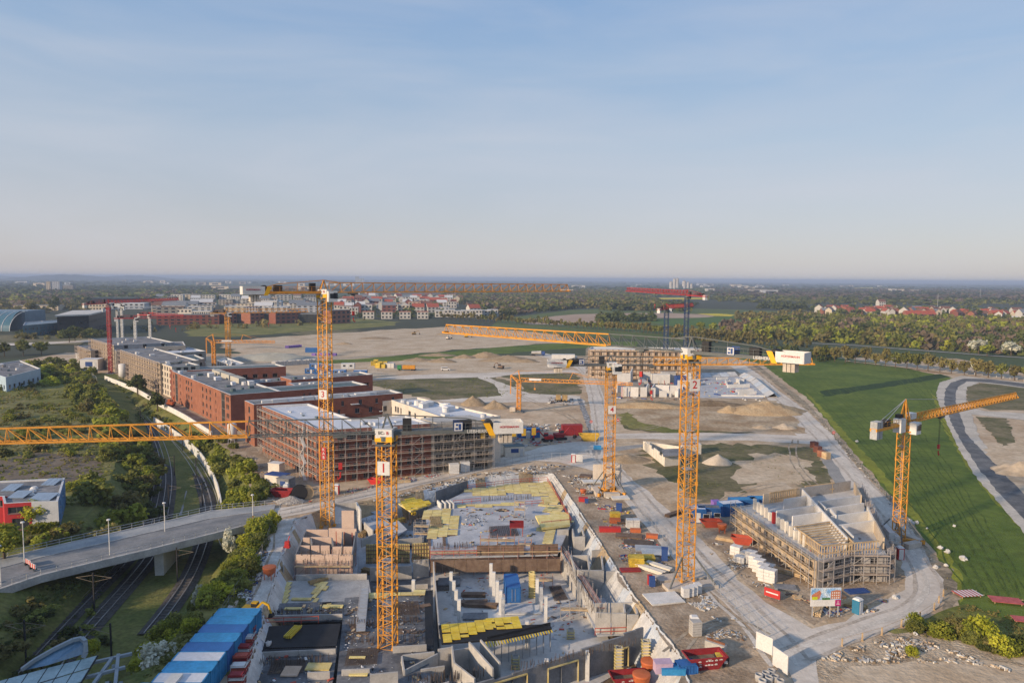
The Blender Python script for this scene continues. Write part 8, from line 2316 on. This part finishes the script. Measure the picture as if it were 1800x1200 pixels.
# ------------------------------------------------------------------ foliage
rng = np.random.default_rng(5)
LF = leafmat('fresh_leaves', (0.250, 0.275, 0.038)); LD = leafmat('dark_leaves', (0.092, 0.112, 0.032)); LO = leafmat('olive_buds', (0.220, 0.195, 0.066))
LBr = leafmat('bare_twigs', (0.195, 0.150, 0.100)); LW = leafmat('white_blossom', (0.60, 0.60, 0.48), .3); LY = leafmat('yellow_green_leaves', (0.360, 0.380, 0.038)); LM = leafmat('mixed_leaves', (0.190, 0.205, 0.048))
BARK = M('bark', (.10, .075, .05), .9, .2, 2)
def leaves(n, size, rad3, clumps, seed, hollow=0.55):
    """centres, corners and tint of n leaf faces spread through an uneven crown"""
    g = np.random.default_rng(seed)
    d = g.normal(size=(clumps, 3)); d /= np.linalg.norm(d, axis=1)[:, None]
    d[:, 2] = np.maximum(d[:, 2], -.62)
    cc = d*(g.uniform(hollow, 1.0, (clumps, 1)))*0.78
    cr = g.uniform(0.22, 0.48, clumps)
    k = g.integers(0, clumps, n)
    u = g.normal(size=(n, 3)); u /= np.linalg.norm(u, axis=1)[:, None]
    p = cc[k]+u*cr[k][:, None]*g.uniform(.55, 1.05, (n, 1))
    nr = u+0.55*g.normal(size=(n, 3))+np.array([0, 0, .25]); nr /= np.linalg.norm(nr, axis=1)[:, None]
    a = np.cross(nr, g.normal(size=(n, 3))); a /= np.linalg.norm(a, axis=1)[:, None]
    b = np.cross(nr, a)
    s = size*g.uniform(.6, 1.3, (n, 1))
    p = p*np.array(rad3)
    q = np.stack([p-a*s-b*s*.6, p+a*s-b*s*.6, p+a*s*.7+b*s*.7, p-a*s*.7+b*s*.7], 1)
    t = np.clip(g.uniform(0, 1, clumps)[k]*.6+g.uniform(0, .4, n), 0, 1)
    return q, t
def quadmesh(name, q, t, mat):
    n = len(q)
    me = bpy.data.meshes.new(name)
    me.vertices.add(4*n); me.loops.add(4*n); me.polygons.add(n)
    me.vertices.foreach_set('co', q.reshape(-1).astype(np.float32))
    me.loops.foreach_set('vertex_index', np.arange(4*n, dtype=np.int32))
    me.polygons.foreach_set('loop_start', np.arange(0, 4*n, 4, dtype=np.int32))
    at_ = me.attributes.new('tint', 'FLOAT', 'POINT')
    at_.data.foreach_set('value', np.repeat(t, 4).astype(np.float32))
    for m in (mat if isinstance(mat, list) else [mat]): me.materials.append(m)
    me.update(calc_edges=True)
    return me
CR = {}
def crown(kind, mat, var):
    """kind: near, mid, far ; unit radius crowns"""
    k = (kind, mat.name, var)
    if k not in CR:
        n, s, c = {'near': (1900, .075, 26), 'mid': (620, .12, 16), 'far': (170, .2, 10)}[kind]
        q, t = leaves(n, s, (1, 1, 1), c, 100+var*7+len(mat.name))
        CR[k] = quadmesh('crown', q, t, mat)
    return CR[k]
TRK = {}
def trunk_mesh(h, r):
    k = (round(h, 1), round(r, 2))
    if k not in TRK:
        mb = MB(); mb.cyl((0, 0, -.1), (0, 0, h*.75), r, r*.6, 6)
        for i in range(4):
            a = i*1.7; mb.cyl((0, 0, h*(.5+.08*i)), (math.cos(a)*h*.35, math.sin(a)*h*.35, h*(.95+.1*i)), r*.45, r*.15, 5)
        TRK[k] = mb.mesh('trunk', BARK)
    return TRK[k]
rt = random.Random(21)
def tree(label, p, r, h, mat, kind='mid', group=None, th=None):
    """a tree of crown radius r and total height h"""
    t = thing('tree', label, 'tree', p, rt.uniform(0, 6), group)
    rz = (h-(th or h*.16))/2
    inst('crown', crown(kind, mat, rt.randrange(4)), t, (0, 0, h-rz*.95), 0, (r, r*rt.uniform(.85, 1.15), rz))
    inst('trunk', trunk_mesh(h-rz, .05*r+.1), t)
    return t
def bush(label, p, r, h, mat, kind='mid', group=None):
    o = inst('bush', crown(kind, mat, rt.randrange(4)), None, (p.x, p.y, p.z+h*.32), rt.uniform(0, 6), (r, r*rt.uniform(.8, 1.2), h*.72))
    return tag(o, label, 'bush', group)
def wood(name, pts, mat, per=60, size=.26, hr=(.9, 1.3), label=None):
    """a mass of crowns too many to count: one object. pts: x, y, z, r"""
    n = len(pts)
    base = [leaves(per, size, (1, 1, 1), 9, 900+i) for i in range(6)]
    Q, T = [], []
    for i, (x, y, z, r) in enumerate(pts):
        q, t = base[i % 6]
        hh = min(r*rng.uniform(*hr), rng.uniform(5.5, 8.5))
        a = rng.uniform(0, 6.28); c, s = math.cos(a), math.sin(a)
        k = q.copy(); k[..., 0], k[..., 1] = q[..., 0]*c-q[..., 1]*s, q[..., 0]*s+q[..., 1]*c
        Q.append(k*np.array([r, r, hh])+np.array([x, y, z+hh*.5])); T.append(np.clip(t*.5+rng.uniform(0, .5), 0, 1))
    o = bpy.data.objects.new(name, quadmesh(name, np.concatenate(Q), np.concatenate(T), mat))
    put(o); return tag(o, label, kind='stuff')
def fill(pxpoly, step, jit=.45, z=0, keep=1.0):
    poly = [at(x, y, z).xy for x, y in pxpoly]
    xs_ = [p.x for p in poly]; ys_ = [p.y for p in poly]
    o = []
    y = min(ys_)
    while y < max(ys_):
        x = min(xs_)
        while x < max(xs_):
            p = (x+rt.uniform(-jit, jit)*step, y+rt.uniform(-jit, jit)*step)
            if inside(p, poly) and rt.random() < keep: o.append(p)
            x += step
        y += step
    return o
def gh(x, y):
    p = (x, y)
    if inside(p, tr_bot): return -6
    if inside(p, tr_top): return -2.8
    return 0.0
# trees one can tell apart
def lineup(label, pxs, r, h, mats, kind, group, jit=.15, cat=None):
    n = len(pxs)
    for i, (x, y) in enumerate(pxs):
        m = mats[rt.randrange(len(mats))]
        tree('%s tree from the left in %s' % (nth(i), label), at(x, y), r*rt.uniform(1-jit, 1+jit), h*rt.uniform(1-jit, 1+jit), m, kind, group)
xs_ = [1435, 1451, 1467, 1486, 1503, 1521, 1539, 1556, 1574, 1594, 1612, 1631, 1652, 1672, 1695, 1715, 1737, 1760, 1783, 1806]
lineup('the row of round olive trees beside the crop field', [(x, 632+(x-1435)*.104) for x in xs_], 3.9, 9.8, [LO, LO, LO, LM], 'mid', 'row of olive trees beside the crop field')
tree('white blossoming tree in the olive tree row', at(1490, 637), 2.6, 7, LW, 'mid'); tree('pale blossoming tree low in the olive tree row', at(1713, 655), 2.6, 7, LW, 'mid')
lineup('the long row of budding trees before the brown field', [(775+i*6.6, 560+i*.47) for i in range(84)], 3.2, 9, [LO, LO, LM, LO], 'far', 'long row of budding trees before the brown field', .25)
for i, (x, y, r, h, m, lab) in enumerate(((8, 626, 4.6, 9, LM, 'round green tree at the far left edge beyond the warehouse'), (41, 625, 5.0, 10.5, LM, 'round green tree second from the left edge beyond the warehouse'), (73, 624, 4.8, 9.5, LM, 'round green tree third from the left edge beyond the warehouse'), (62, 928, 2.8, 5.8, LY, 'fresh green tree in front of the red house'), (8, 985, 3.8, 7, LF, 'large green tree at the left edge beside the footpath'),
                                             (242, 693, 4.4, 8.5, LD, 'dark round tree between the cutting and the white boundary wall'), (277, 722, 3.6, 7, LD, 'smaller dark tree behind the boundary wall of the cutting'), (132, 600, 6, 12, LD, 'tall dark tree beside the path left of the beige row'), (122, 602, 6, 11, LD, 'dark tree next to the tall one beside the path'), (20, 560, 8, 13, LO, 'olive tree before the glass exhibition hall'), (57, 553, 9, 18, LO, 'pale budding tree behind the glass hall'), (97, 548, 9, 22, LD, 'dark tree left of the dark exhibition hall'),
                                             (1232, 580, 5, 9, LF, 'lone green tree in the meadow, left of three'), (1253, 583, 5, 10, LF, 'lone green tree in the meadow, middle of three'), (1273, 584, 4, 7, LF, 'lone green tree in the meadow, right of three'), (1720, 622, 6, 11, LW, 'white blossoming tree at the edge of the green wood'), (1777, 625, 6, 10, LW, 'second white blossoming tree at the edge of the green wood'), (1735, 626, 5, 9, LF, 'small green tree between the two blossoming trees'))):
    tree(lab, at(x, y), r, h, m, 'near' if y > 900 else 'mid')
# bushes along the cutting, each on its own
def bushes(label, pxs, r, mats, kind, grp, n, spread_, seed=1, end=''):
    """bushes along a line: things of their own, or one mass when no end is named"""
    global rt
    rt = random.Random(seed)
    pl = [at(x, y) for x, y in pxs]
    L = plen(pl); k = 0
    mass = {}
    for i in range(n):
        p = along(pl, L*(i+rt.uniform(0, 1))/n)
        x, y = p.x+rt.gauss(0, spread_), p.y+rt.gauss(0, spread_)
        if inside((x, y), pit_top): continue
        q = rt.uniform(.6, 1.25)*r
        m = mats[rt.randrange(len(mats))]
        if end:
            bush('%s green bush %s, counted from %s' % (nth(k), label, end), Vector((x, y, gh(x, y))), q, q*rt.uniform(.95, 1.45), m, kind, grp); k += 1
        else: mass.setdefault(m.name, []).append((x, y, gh(x, y), q*1.05))
    for m, pt in mass.items(): wood('shrubbery', pt, MATS[m], 260, .14, (.5, .8))
bushes('on the left bank', [(118, 650), (155, 690), (180, 720), (202, 755), (218, 785), (224, 830), (220, 880), (195, 915), (150, 945), (110, 965)], 3.2, [LF, LM, LF, LO, LM], 'mid', 'bushes on the left bank of the cutting', 105, 3.6, 31, 'its far end')
bushes('dark bush at the foot of the left bank', [(246, 770), (252, 830), (246, 880), (222, 925)], 2.0, [LD, LD, LM], 'mid', 'dark bushes at the foot of the left bank', 40, 2.0, 32)
bushes('behind the graffiti wall', [(350, 752), (388, 782), (412, 812), (434, 845), (452, 876), (432, 884), (420, 850)], 2.5, [LF, LM, LF, LM], 'mid', 'bushes between the graffiti wall and the scaffolded block', 62, 1.5, 33, 'its far end')
bushes('by the blue containers', [(478, 925), (450, 945), (425, 975), (405, 1010), (385, 1045), (350, 1075), (310, 1100), (262, 1130), (240, 1160)], 2.0, [LY, LF, LF, LY, LM], 'near', 'bright green bushes on the bank beside the blue containers', 72, 1.5, 34, 'the bridge')
bushes('budding shrub on the lower left embankment', [(-20, 1050), (60, 1060), (110, 1050), (60, 1100), (0, 1140), (-40, 1120)], 1.5, [LD, LM, LO], 'mid', 'shrubs on the lower left embankment', 50, 2.6, 35)
bushes('shrub in the belt along the cutting above the yellow jib', [(200, 668), (232, 690), (262, 712), (310, 738), (350, 765)], 2.0, [LF, LM, LO], 'mid', 'shrubs along the white boundary wall', 30, 1.6, 36)
bushes('scrub bush on the dry meadow', [(-60, 690), (40, 680), (150, 690), (60, 730), (170, 760), (20, 770), (150, 790), (-30, 790)], 2.4, [LM, LO, LD, LF], 'mid', 'scrub bushes on the dry meadow', 84, 7, 37)
bushes('shrub beside the bridge near the red house', [(40, 962), (85, 952), (125, 934), (160, 912), (195, 893)], 2.0, [LM, LF, LO], 'mid', 'shrubs beside the bridge near the red house', 30, 1.1, 38)
bushes('in the lower right grass', [(1620, 1112), (1650, 1105), (1690, 1110), (1725, 1122), (1765, 1138), (1800, 1150)], 1.5, [LM, LO, LD, LF], 'near', 'shrubs in the rough grass at the lower right', 34, 1.2, 39, 'the left')
bushes('green tree in the belt behind the pale warehouse', [(45, 640), (75, 665), (100, 680), (110, 655), (85, 635), (125, 670)], 4.0, [LF, LM, LY], 'mid', 'trees behind the pale warehouse', 26, 4, 40)
bushes('dark bush in the belt before the exhibition halls', [(30, 597), (90, 596), (150, 593), (175, 590), (120, 585), (60, 588)], 5.0, [LM, LD, LO], 'mid', 'bushes before the exhibition halls', 34, 6, 41)
for x, y, r, h, m, z, lab in ((278, 1178, 3.0, 3.6, LW, -2, 'large white blossoming bush beside the station canopy'), (402, 962, 2.1, 4.0, LW, -1, 'pale blossoming bush at the near end of the bridge'), (352, 1058, 1.7, 3.0, LW, -1, 'small pale blossoming bush halfway down the bank'), (1722, 1122, 2.3, 3.4, LY, 0, 'bright yellow green bush at the lower right'), (1762, 1146, 1.8, 2.6, LY, 0, 'smaller bright bush at the lower right'), (163, 1142, 1.2, 1.8, LY, -5, 'little yellow bush behind the loop of the canopy'), (430, 878, 1.7, 3.2, LF, 0, 'fresh green bush at the bridge railing'), (1603, 1150, .9, 1.4, LY, 0, 'small bright bush on the rubble slope')):
    bush(lab, at(x, y, z), r, h, m, 'near')
for a, b_, w_, h, lab in (((116, 862), (182, 856), 2.2, 2.0, 'clipped hedge behind the red house'), ((50, 937), (102, 932), 2.0, 1.7, 'clipped hedge before the red house')):
    a, b_ = at(*a), at(*b_); q, t_ = leaves(900, .22, (1, 1, 1), 40, 77); d = b_-a
    g = np.random.default_rng(3); n = len(q); c = q.mean(1, keepdims=True)
    cen = np.stack([g.uniform(0, 1, n)*d.x, g.uniform(0, 1, n)*0, g.uniform(.1, 1, n)*h], 1); u = g.uniform(0, 1, n)
    cen = np.stack([u*d.x, u*d.y+g.uniform(-.5, .5, n)*w_, g.uniform(.1, 1, n)*h], 1)
    tag(inst('hedge', quadmesh('hedge', (q-c)+cen[:, None, :], t_, LF), None, a), lab, 'hedge')
# ground cover nobody could count
def tufts(pxpoly, n, mats, r, seed, z=0):
    poly = [at(x, y, z).xy for x, y in pxpoly]; rr = random.Random(seed)
    x0, x1 = min(p.x for p in poly), max(p.x for p in poly); y0, y1 = min(p.y for p in poly), max(p.y for p in poly)
    o = []; tr = 0
    while len(o) < n and tr < n*15:
        tr += 1
        p = (rr.uniform(x0, x1), rr.uniform(y0, y1))
        if inside(p, poly) and noise.noise(Vector((p[0]*.06, p[1]*.06, seed))) > -.12 and not inside(p, pit_top): o.append((*p, gh(*p)-.15, r*rr.uniform(.4, 1.3)))
    wood('ground_cover', o, mats, 10, .30, (.5, .8))
tufts([(-200, 645), (130, 645), (205, 700), (240, 770), (235, 850), (215, 920), (120, 1000), (0, 1030), (-300, 1060)], 2600, LM, 1.2, 51)
tufts([(-160, 690), (60, 690), (195, 760), (205, 800), (60, 842), (-200, 870)], 1100, LO, 1.0, 52)
tufts([(240, 700), (280, 760), (270, 900), (200, 960), (150, 1050), (0, 1210), (-60, 1250), (0, 1040), (200, 930)], 900, LD, .8, 53)
tufts([(478, 920), (465, 985), (420, 1085), (250, 1200), (260, 1120), (385, 985)], 900, LM, .6, 54)
tufts([(270, 745), (385, 870), (470, 890), (380, 790), (200, 670)], 500, LM, .8, 55)
tufts([(1600, 1118), (1700, 1062), (1850, 1100), (1900, 1200), (1800, 1155), (1700, 1128)], 700, LO, .5, 56)
tufts([(1125, 782), (1430, 786), (1470, 878), (1300, 870), (1225, 885), (1140, 812)], 700, LM, .35, 57)
tufts([(640, 672), (870, 663), (1012, 655), (1022, 690), (880, 700), (700, 690)], 500, LM, .6, 58)
tufts([(1330, 640), (1415, 700), (1510, 808), (1600, 910), (1680, 1010), (1665, 1050), (1600, 925), (1500, 812), (1440, 740)], 420, LO, .4, 59)
# woods
def woodfill(name, px, step, r, mat, per=60, size=.26, keep=.93, hr=(.9, 1.4)):
    p = fill(px, step, keep=keep)
    ms = mat if isinstance(mat, list) else [mat]
    g = {}
    for x, y in p:
        k = int((noise.noise(Vector((x*.013, y*.007, step)))+.5+rt.uniform(-.22, .22))*len(ms))
        g.setdefault(ms[max(0, min(len(ms)-1, k))].name, []).append((x, y, -.3, r*rt.choice((.5, .7, .9, 1.1, 1.5))*rt.uniform(.8, 1.15)))
    for m, q in g.items(): wood(name, q, MATS[m], per, size, hr)
GW_ = [(1318, 572), (1420, 560), (1600, 562), (1800, 568), (1960, 572), (1960, 634), (1740, 622), (1620, 613), (1500, 604), (1395, 598), (1340, 596), (1310, 588)]
woodfill('woodland', GW_, 6.6, 4.8, [LD, LM, LBr, LM, LO, LF, LM], 64); woodfill('woodland', [(1400, 566), (1960, 572), (1960, 600), (1600, 588), (1420, 580)], 15, 5.4, LBr, 60, keep=.6)
woodfill('woodland', [(1260, 575), (1330, 570), (1330, 590), (1290, 592)], 9, 4.5, LBr, 60)
woodfill('woodland', [(1290, 556), (1420, 552), (1440, 560), (1330, 566), (1295, 562)], 13, 5.5, LO, 50)
woodfill('woodland', [(1045, 560), (1085, 556), (1145, 559), (1160, 563), (1120, 567), (1050, 565)], 11, 6, LD, 50)
woodfill('woodland', [(1180, 590), (1330, 594), (1420, 604), (1430, 612), (1320, 606), (1180, 600)], 8.5, 3.4, LO, 40, keep=.75)
woodfill('woodland', [(1330, 612), (1440, 622), (1500, 634), (1440, 636), (1330, 618)], 7, 3.0, LD, 40, keep=.7)
CW = [(770, 512), (900, 508), (1080, 512), (1160, 530), (1150, 543), (1040, 541), (1000, 543), (930, 550), (895, 556), (870, 552), (800, 530)]
woodfill('woodland', CW, 17, 10, [LD, LM, LBr, LM, LO], 40, .3); woodfill('woodland', [(870, 535), (1060, 530), (1140, 538), (1040, 541), (930, 549), (890, 553)], 16, 7, [LF, LO, LM], 40, .3, keep=.6)
woodfill('woodland', [(1030, 533), (1100, 530), (1220, 536), (1210, 548), (1060, 546)], 15, 8, [LM, LD, LO], 40, .3)
woodfill('woodland', [(1340, 537), (1410, 537), (1420, 545), (1330, 543)], 16, 8, LD, 40, .3)
woodfill('woodland', [(1250, 508), (1500, 509), (1960, 512), (1960, 533), (1600, 532), (1400, 528), (1240, 522)], 36, 17, [LD, LBr, LBr, LD], 26, .34); woodfill('woodland', [(1240, 520), (1500, 526), (1960, 533), (1960, 540), (1500, 536), (1240, 530)], 34, 14, LM, 26, .34, keep=.6)
woodfill('woodland', [(1060, 508), (1240, 508), (1240, 521), (1100, 522)], 46, 20, LD, 24, .34)
woodfill('woodland', [(-160, 512), (300, 512), (560, 515), (560, 524), (420, 526), (240, 530), (0, 545), (-160, 550)], 29, 13, [LD, LM, LBr, LD], 26, .34, keep=.8)
woodfill('woodland', [(-160, 535), (150, 532), (155, 548), (0, 556), (-160, 560)], 26, 11, LO, 30, .3, keep=.7); woodfill('woodland', [(-160, 512), (620, 509), (620, 513), (-160, 520)], 60, 26, LD, 20, .36)
woodfill('woodland', [(575, 525), (640, 519), (700, 530), (790, 545), (900, 553), (880, 558), (640, 561), (600, 556)], 28, 7, LD, 36, .3, keep=.45)
woodfill('woodland', [(230, 575), (420, 572), (640, 562), (640, 566), (430, 578), (240, 584)], 13, 3.6, LO, 30, .3, keep=.45)
woodfill('woodland', [(1420, 541), (1600, 545), (1960, 552), (1960, 562), (1600, 558), (1430, 552)], 23, 8, LD, 36, .3, keep=.5)
pts_ = []
for i in range(4200):   # the wooded plain towards the horizon
    Y = 2600*(1.0/(1-rng.uniform(0, .84))); X = rng.uniform(-.86, .86)*Y
    if noise.noise(Vector((X*.0006, Y*.0003, 4))) > -.10: pts_.append((X, Y, -1, 9+Y*.004))
wood('woodland', pts_, LD, 14, .42, (.35, .6))
# ------------------------------------------------------------------ the town and the villages
TILE = M('roof_tile_red', (.34, .085, .05), .9, .15, 1); TILEB = M('roof_tile_brown', (.17, .085, .06), .9, .15, 1); TILEG = M('roof_grey_blue', (.16, .18, .21), .8, .12, .5)
HW = M('house_white', (.50, .48, .44), .85, .05, .3); HY = M('house_cream', (.52, .45, .34), .85, .05, .3)
HM = {}
def house(label, p, sx, sy, h, wall, roof, rz=0, gable=True, group=None, cat='house', name='house', nw=3, fl=2):
    t = thing(name, label, cat, p, rz, group)
    key = (round(sx, 1), round(sy, 1), round(h, 1), gable, wall.name, roof.name, nw, fl)
    if key not in HM:
        a, b_, c = MB(), MB(), MB()
        a.box(0, 0, 0, sx, sy, h)
        if gable:
            e = .4; r_ = sy*.42
            b_.add([(-sx/2-e, -sy/2-e, h-.1), (sx/2+e, -sy/2-e, h-.1), (sx/2+e, 0, h+r_), (-sx/2-e, 0, h+r_), (-sx/2-e, sy/2+e, h-.1), (sx/2+e, sy/2+e, h-.1)], [(0, 1, 2, 3), (3, 2, 5, 4)])
            a.add([(-sx/2, -sy/2, h), (-sx/2, sy/2, h), (-sx/2, 0, h+r_-.1)], [(0, 2, 1)]); a.add([(sx/2, -sy/2, h), (sx/2, sy/2, h), (sx/2, 0, h+r_-.1)], [(0, 1, 2)])
        else: b_.box(0, 0, h+.003, sx+.5, sy+.5, .5)
        w_ = MB(); w_.box(0, 0, 0, sx/nw*.5, .1, h/fl*.5)
        HM[key] = (a.mesh('wall', wall), b_.mesh('roof', roof), w_.mesh('window', GLASS))
    a, b_, w_ = HM[key]
    inst('wall', a, t); inst('roof', b_, t)
    for i in range(nw):
        for f in range(fl): inst('window', w_, t, (-sx/2+sx*(i+.5)/nw, -sy/2-.03, h*(f+.28)/fl))
    return t
for i, x in enumerate((648, 680, 712, 743)): house(['leftmost', 'second', 'third', 'rightmost'][i]+' white cube house with a flat red roof in the front row of the town', at(x, 560), 13.5, 12, 8.6, HW, TILE, rad(8), False)
for i, (x, y, s, h) in enumerate(((775, 557, 15, 8), (790, 557, 14, 9.5), (806, 557, 14, 8), (822, 557, 15, 8.5), (838, 557, 13, 9), (853, 556, 14, 8), (866, 555.5, 13, 8.5), (631, 549, 16, 10), (645, 549, 15, 11), (622, 552, 12, 9))): house('white terrace house with roof terrace, '+nth(i)+' in the terrace row at the town edge', at(x, y), s, 12, h, HW, CAPM, rad(8), False)
for i, (x, y) in enumerate(((735, 549), (760, 549), (832, 551), (648, 521), (700, 526), (745, 530))): house('white house with a steep red roof, '+nth(i)+' from the town edge', at(x, y), 17, 13, 8, HW, TILE, rad(10+i*9))
n_ = 0
for j, y in enumerate((549, 545, 541.5, 538, 535, 532, 529.5, 527, 525)):   # rows of the town
    for i in range(11):
        x = 592+i*19+j*4+rt.uniform(-5, 5)
        if x > 800+j*3 or rt.random() < .12: continue
        p = at(x, y+rt.uniform(-.6, .6)); wl_, rf_ = rt.choice([HW, HW, HY, HW, BRICKD]), rt.choice([TILEG, TILEB, TILEG, CAPM, TILE, TILE])
        house('%s town house from the left in the %s row behind the terraces' % (nth(i), nth(j)), p, 14+rt.randrange(3)*3, 11, 7.5+rt.randrange(3)*1.5, wl_, rf_, rad(8+rt.randrange(2)*90), rt.random() < .6, 'houses of the town'); n_ += 1
for j, y in enumerate((556, 549, 543, 537, 532, 528)):
    for i in range(13):
        x = 285+i*22+rt.uniform(-7, 7)
        if rt.random() < .22 or (y > 552 and 330 < x < 620): continue
        house('%s estate block from the left in the %s row from the far side' % (nth(i), nth(5-j)), at(x, y+rt.uniform(-1, 1)), 16+rt.randrange(3)*8, 12, 8+rt.randrange(3)*2, rt.choice([HW, HW, HY, GREYB, GRW]), rt.choice([TILEB, TILEG, CAPM, TILEG]), rad(rt.uniform(-5, 20)), rt.random() < .3, 'flat roofed blocks of the estate', 'block', 'apartment_block', 4, 3)
for i, (x0, x1, h, m, lab) in enumerate(((272, 382, 10, BRICKD, 'long dark brown brick office with ribbon windows'), (382, 411, 11, BRICKO, 'brick office pavilion beside the yellow crane mast'), (428, 460, 11.5, BRICKO, 'brick office pavilion with white windows, left of the middle'), (475, 520, 12, BRICK, 'brick office pavilion with white windows in the middle'), (573, 606, 14, BRICKO, 'tall brick office pavilion behind the mast of crane 3'))):
    a, b_ = at(x0, 571-(i > 0)*1.5), at(x1, 570-(i > 0)*2.5); L = (b_-a).length
    house(lab, (a+b_)/2+Vector((0, 7, 0)), L, 14, h, m, ROOFG, ang(b_.x-a.x, b_.y-a.y), False, None, 'building', 'office_building', max(4, int(L/6)), 3)
    if i > 1:
        for k in range(3):
            q = a.lerp(b_, .55+.0*k); mb = MB(); mb.box(0, -.2, 0, L*.55, .3, 1.2)
            pass
for i, (x0, x1) in enumerate(((411, 428), (460, 475), (520, 573))):
    a, b_ = at(x0, 568.5), at(x1, 567.5); house('dark glazed link between the brick offices, '+nth(i)+' from the left', (a+b_)/2+Vector((0, 9, 0)), (b_-a).length+1, 12, 9.5, DGLASS, ROOFG, 0, False, None, 'building', 'office_building', 4, 3)
for x, y, sx, sy, h, w_, r_, lab in ((172, 545, 34, 14, 9, HY, CAPM, 'cream office block with a row of dark windows behind the red mast'), (222, 543, 60, 20, 9, GRW, ROOFW, 'pale bluish hall behind the white cranes'), (314, 556, 36, 14, 9, OFFW, OFFW, 'sunlit white block left of the yellow crane'), (70, 545, 60, 20, 7, HY, ROOFG, 'low cream hall beside the dark exhibition hall'), (50, 537, 80, 24, 7, GREYB, TILEB, 'low brown hall at the far left'), (205, 535, 70, 24, 12, GLASS, ROOFT, 'dark hall with a bright end wall behind the exhibition hall'), (357, 560, 20, 12, 9, HW, CAPM, 'white cube block behind the brown brick office'), (475, 548, 22, 14, 16, HW, ROOFW, 'bright tall white block in the estate'), (488, 546, 14, 14, 14, GRW, CLB, 'pale block with a bluish roof in the estate')):
    house(lab, at(x, y), sx, sy, h, w_, r_, rad(6), False, None, 'building', 'hall', 8, 2)
# tall things on the skyline
def tower(lab, px, py, Y, sx, h, w_, cat='tower', fl=8, name='tower_block', nw=3):
    x = (px-900)/F*Y; return house(lab, Vector((x, Y, 0)), sx, sx*.7, h, w_, CAPM, rad(10), False, None, cat, name, nw, fl)
tower('grey high rise slab at the far left with a sunlit side', 100, 0, 2300, 26, 31, GRW, fl=9, nw=5); tower('sunlit brown high rise end beside the grey slab', 87, 0, 2290, 12, 31, HY, fl=9, nw=2); tower('lower dark high rise right of the grey slab', 123, 0, 2400, 30, 18, GREYB, fl=5, nw=5)
tower('tall concrete tower with two shafts on the horizon behind crane 3', 628, 0, 5200, 26, 57, GRW, fl=10); tower('short shaft beside the tall concrete tower on the horizon', 636, 0, 5200, 34, 44, GRW, fl=6)
def fsilo(lab, px, Y, r, h):
    t = thing('silo', lab, 'silo', Vector(((px-900)/F*Y, Y, 0))); mb = MB(); mb.lathe([(r, 0), (r, h), (r*.8, h+3)], 12); mb.build('tank', CONC, t); mb = MB(); mb.box(0, 0, h+3, r*.9, r*.9, 4); mb.build('top_house', GREYB, t)
for px, Y, r, h, lab in ((1184, 3600, 8, 50, 'tallest pale silo of the cement works on the horizon, left one'), (1189, 3600, 8, 51, 'tallest pale silo of the cement works on the horizon, right one'), (1178, 3500, 8, 36, 'low silo left of the tall cement silos'), (1201, 3550, 10, 40, 'broad silo right of the tall cement silos'), (1208, 3600, 7, 34, 'slim silo right of the broad cement silo'), (1214, 3550, 6, 26, 'lowest silo at the right end of the cement works')): fsilo(lab, px, Y, r, h)
for i, px in enumerate(sorted(rt.choice([rt.uniform(0, 620), rt.uniform(980, 1800), rt.uniform(1230, 1340)]) for _ in range(44))):
    Y = rt.uniform(2500, 6500)
    house(nth(i)+' far off building from the left among the woods near the horizon', Vector(((px-900)/F*Y, Y, 0)), rt.uniform(20, 80), 22, 7+rt.uniform(0, 7)+Y*.0008, rt.choice([GRW, HY, GREYB, HW]), ROOFG, 0, False, 'far off buildings near the horizon', 'building', 'far_building', 1, 1)
# the village on the right
for x, y, sx, h, w_, r_, lab in ((1440, 549.5, 15, 8, HW, TILE, 'large white gabled house at the left end of the village'), (1588, 555, 15, 8, HW, TILEG, 'white gabled house beside the long red roof'), (1615, 557, 44, 4, BRICKO, TILE, 'long low building with a red roof at the village edge'), (1798, 561, 13, 9, HW, TILEG, 'white house at the right picture edge'), (1778, 567, 14, 3, HW, CAPM, 'low white shed before the village'), (1548, 538, 14, 9, HW, TILEB, 'white house standing alone above the village')):
    house(lab, at(x, y), sx, 12, h, w_, r_, rad(60 if x in (1440, 1588) else 5))
for i, x in enumerate(sorted(rt.uniform(1450, 1800) for _ in range(84))):
    y = 548+(x-1430)*.02+rt.uniform(-4, 4.5)
    house('%s small house from the left in the village beyond the wood' % nth(i), at(x, y), 11+rt.randrange(3)*2, 9, 5.5+rt.randrange(2)*1.5, rt.choice([HW, HY, BRICKO, HW, BRICKD]), rt.choice([TILE, TILEB, TILEB, TILEG, TILE]), rad(rt.choice([0, 35, 90, 60])), True, 'houses of the village', nw=2)
for i, (px, Y, h) in enumerate(((1721, 2000, 32), (1647, 1500, 26), (1451, 4200, 40))):
    t = thing('pylon', ['tall thin pylon over the far wood', 'thin mast before the far wood', 'distant pylon near the horizon'][i], 'mast', Vector(((px-900)/F*Y, Y, 0))); mb = MB(); mb.cyl((0, 0, 0), (0, 0, h), .5, .3, 6); mb.build('pole', STEEL, t); mb = MB(); mb.box(0, 0, h*.8, 6, .3, .3); mb.build('crossarm', STEEL, t)
# ------------------------------------------------------------------ haze: the air of the whole scene
mb = MB()
mb.box(0, 0, -7.0, 2*31500, 2*31500, 76.0)
hm = bpy.data.materials.new('haze_air')
hm.use_nodes = True
hn = hm.node_tree.nodes
hn.clear()
pv = hn.new('ShaderNodeVolumePrincipled')
pv.inputs['Color'].default_value = (0.50, 0.62, 0.84, 1)
pv.inputs['Density'].default_value = 0.00014
pv.inputs['Anisotropy'].default_value = 0.0
ho = hn.new('ShaderNodeOutputMaterial')
hm.node_tree.links.new(pv.outputs[0], ho.inputs['Volume'])
tag(mb.build('haze', hm), kind='stuff')
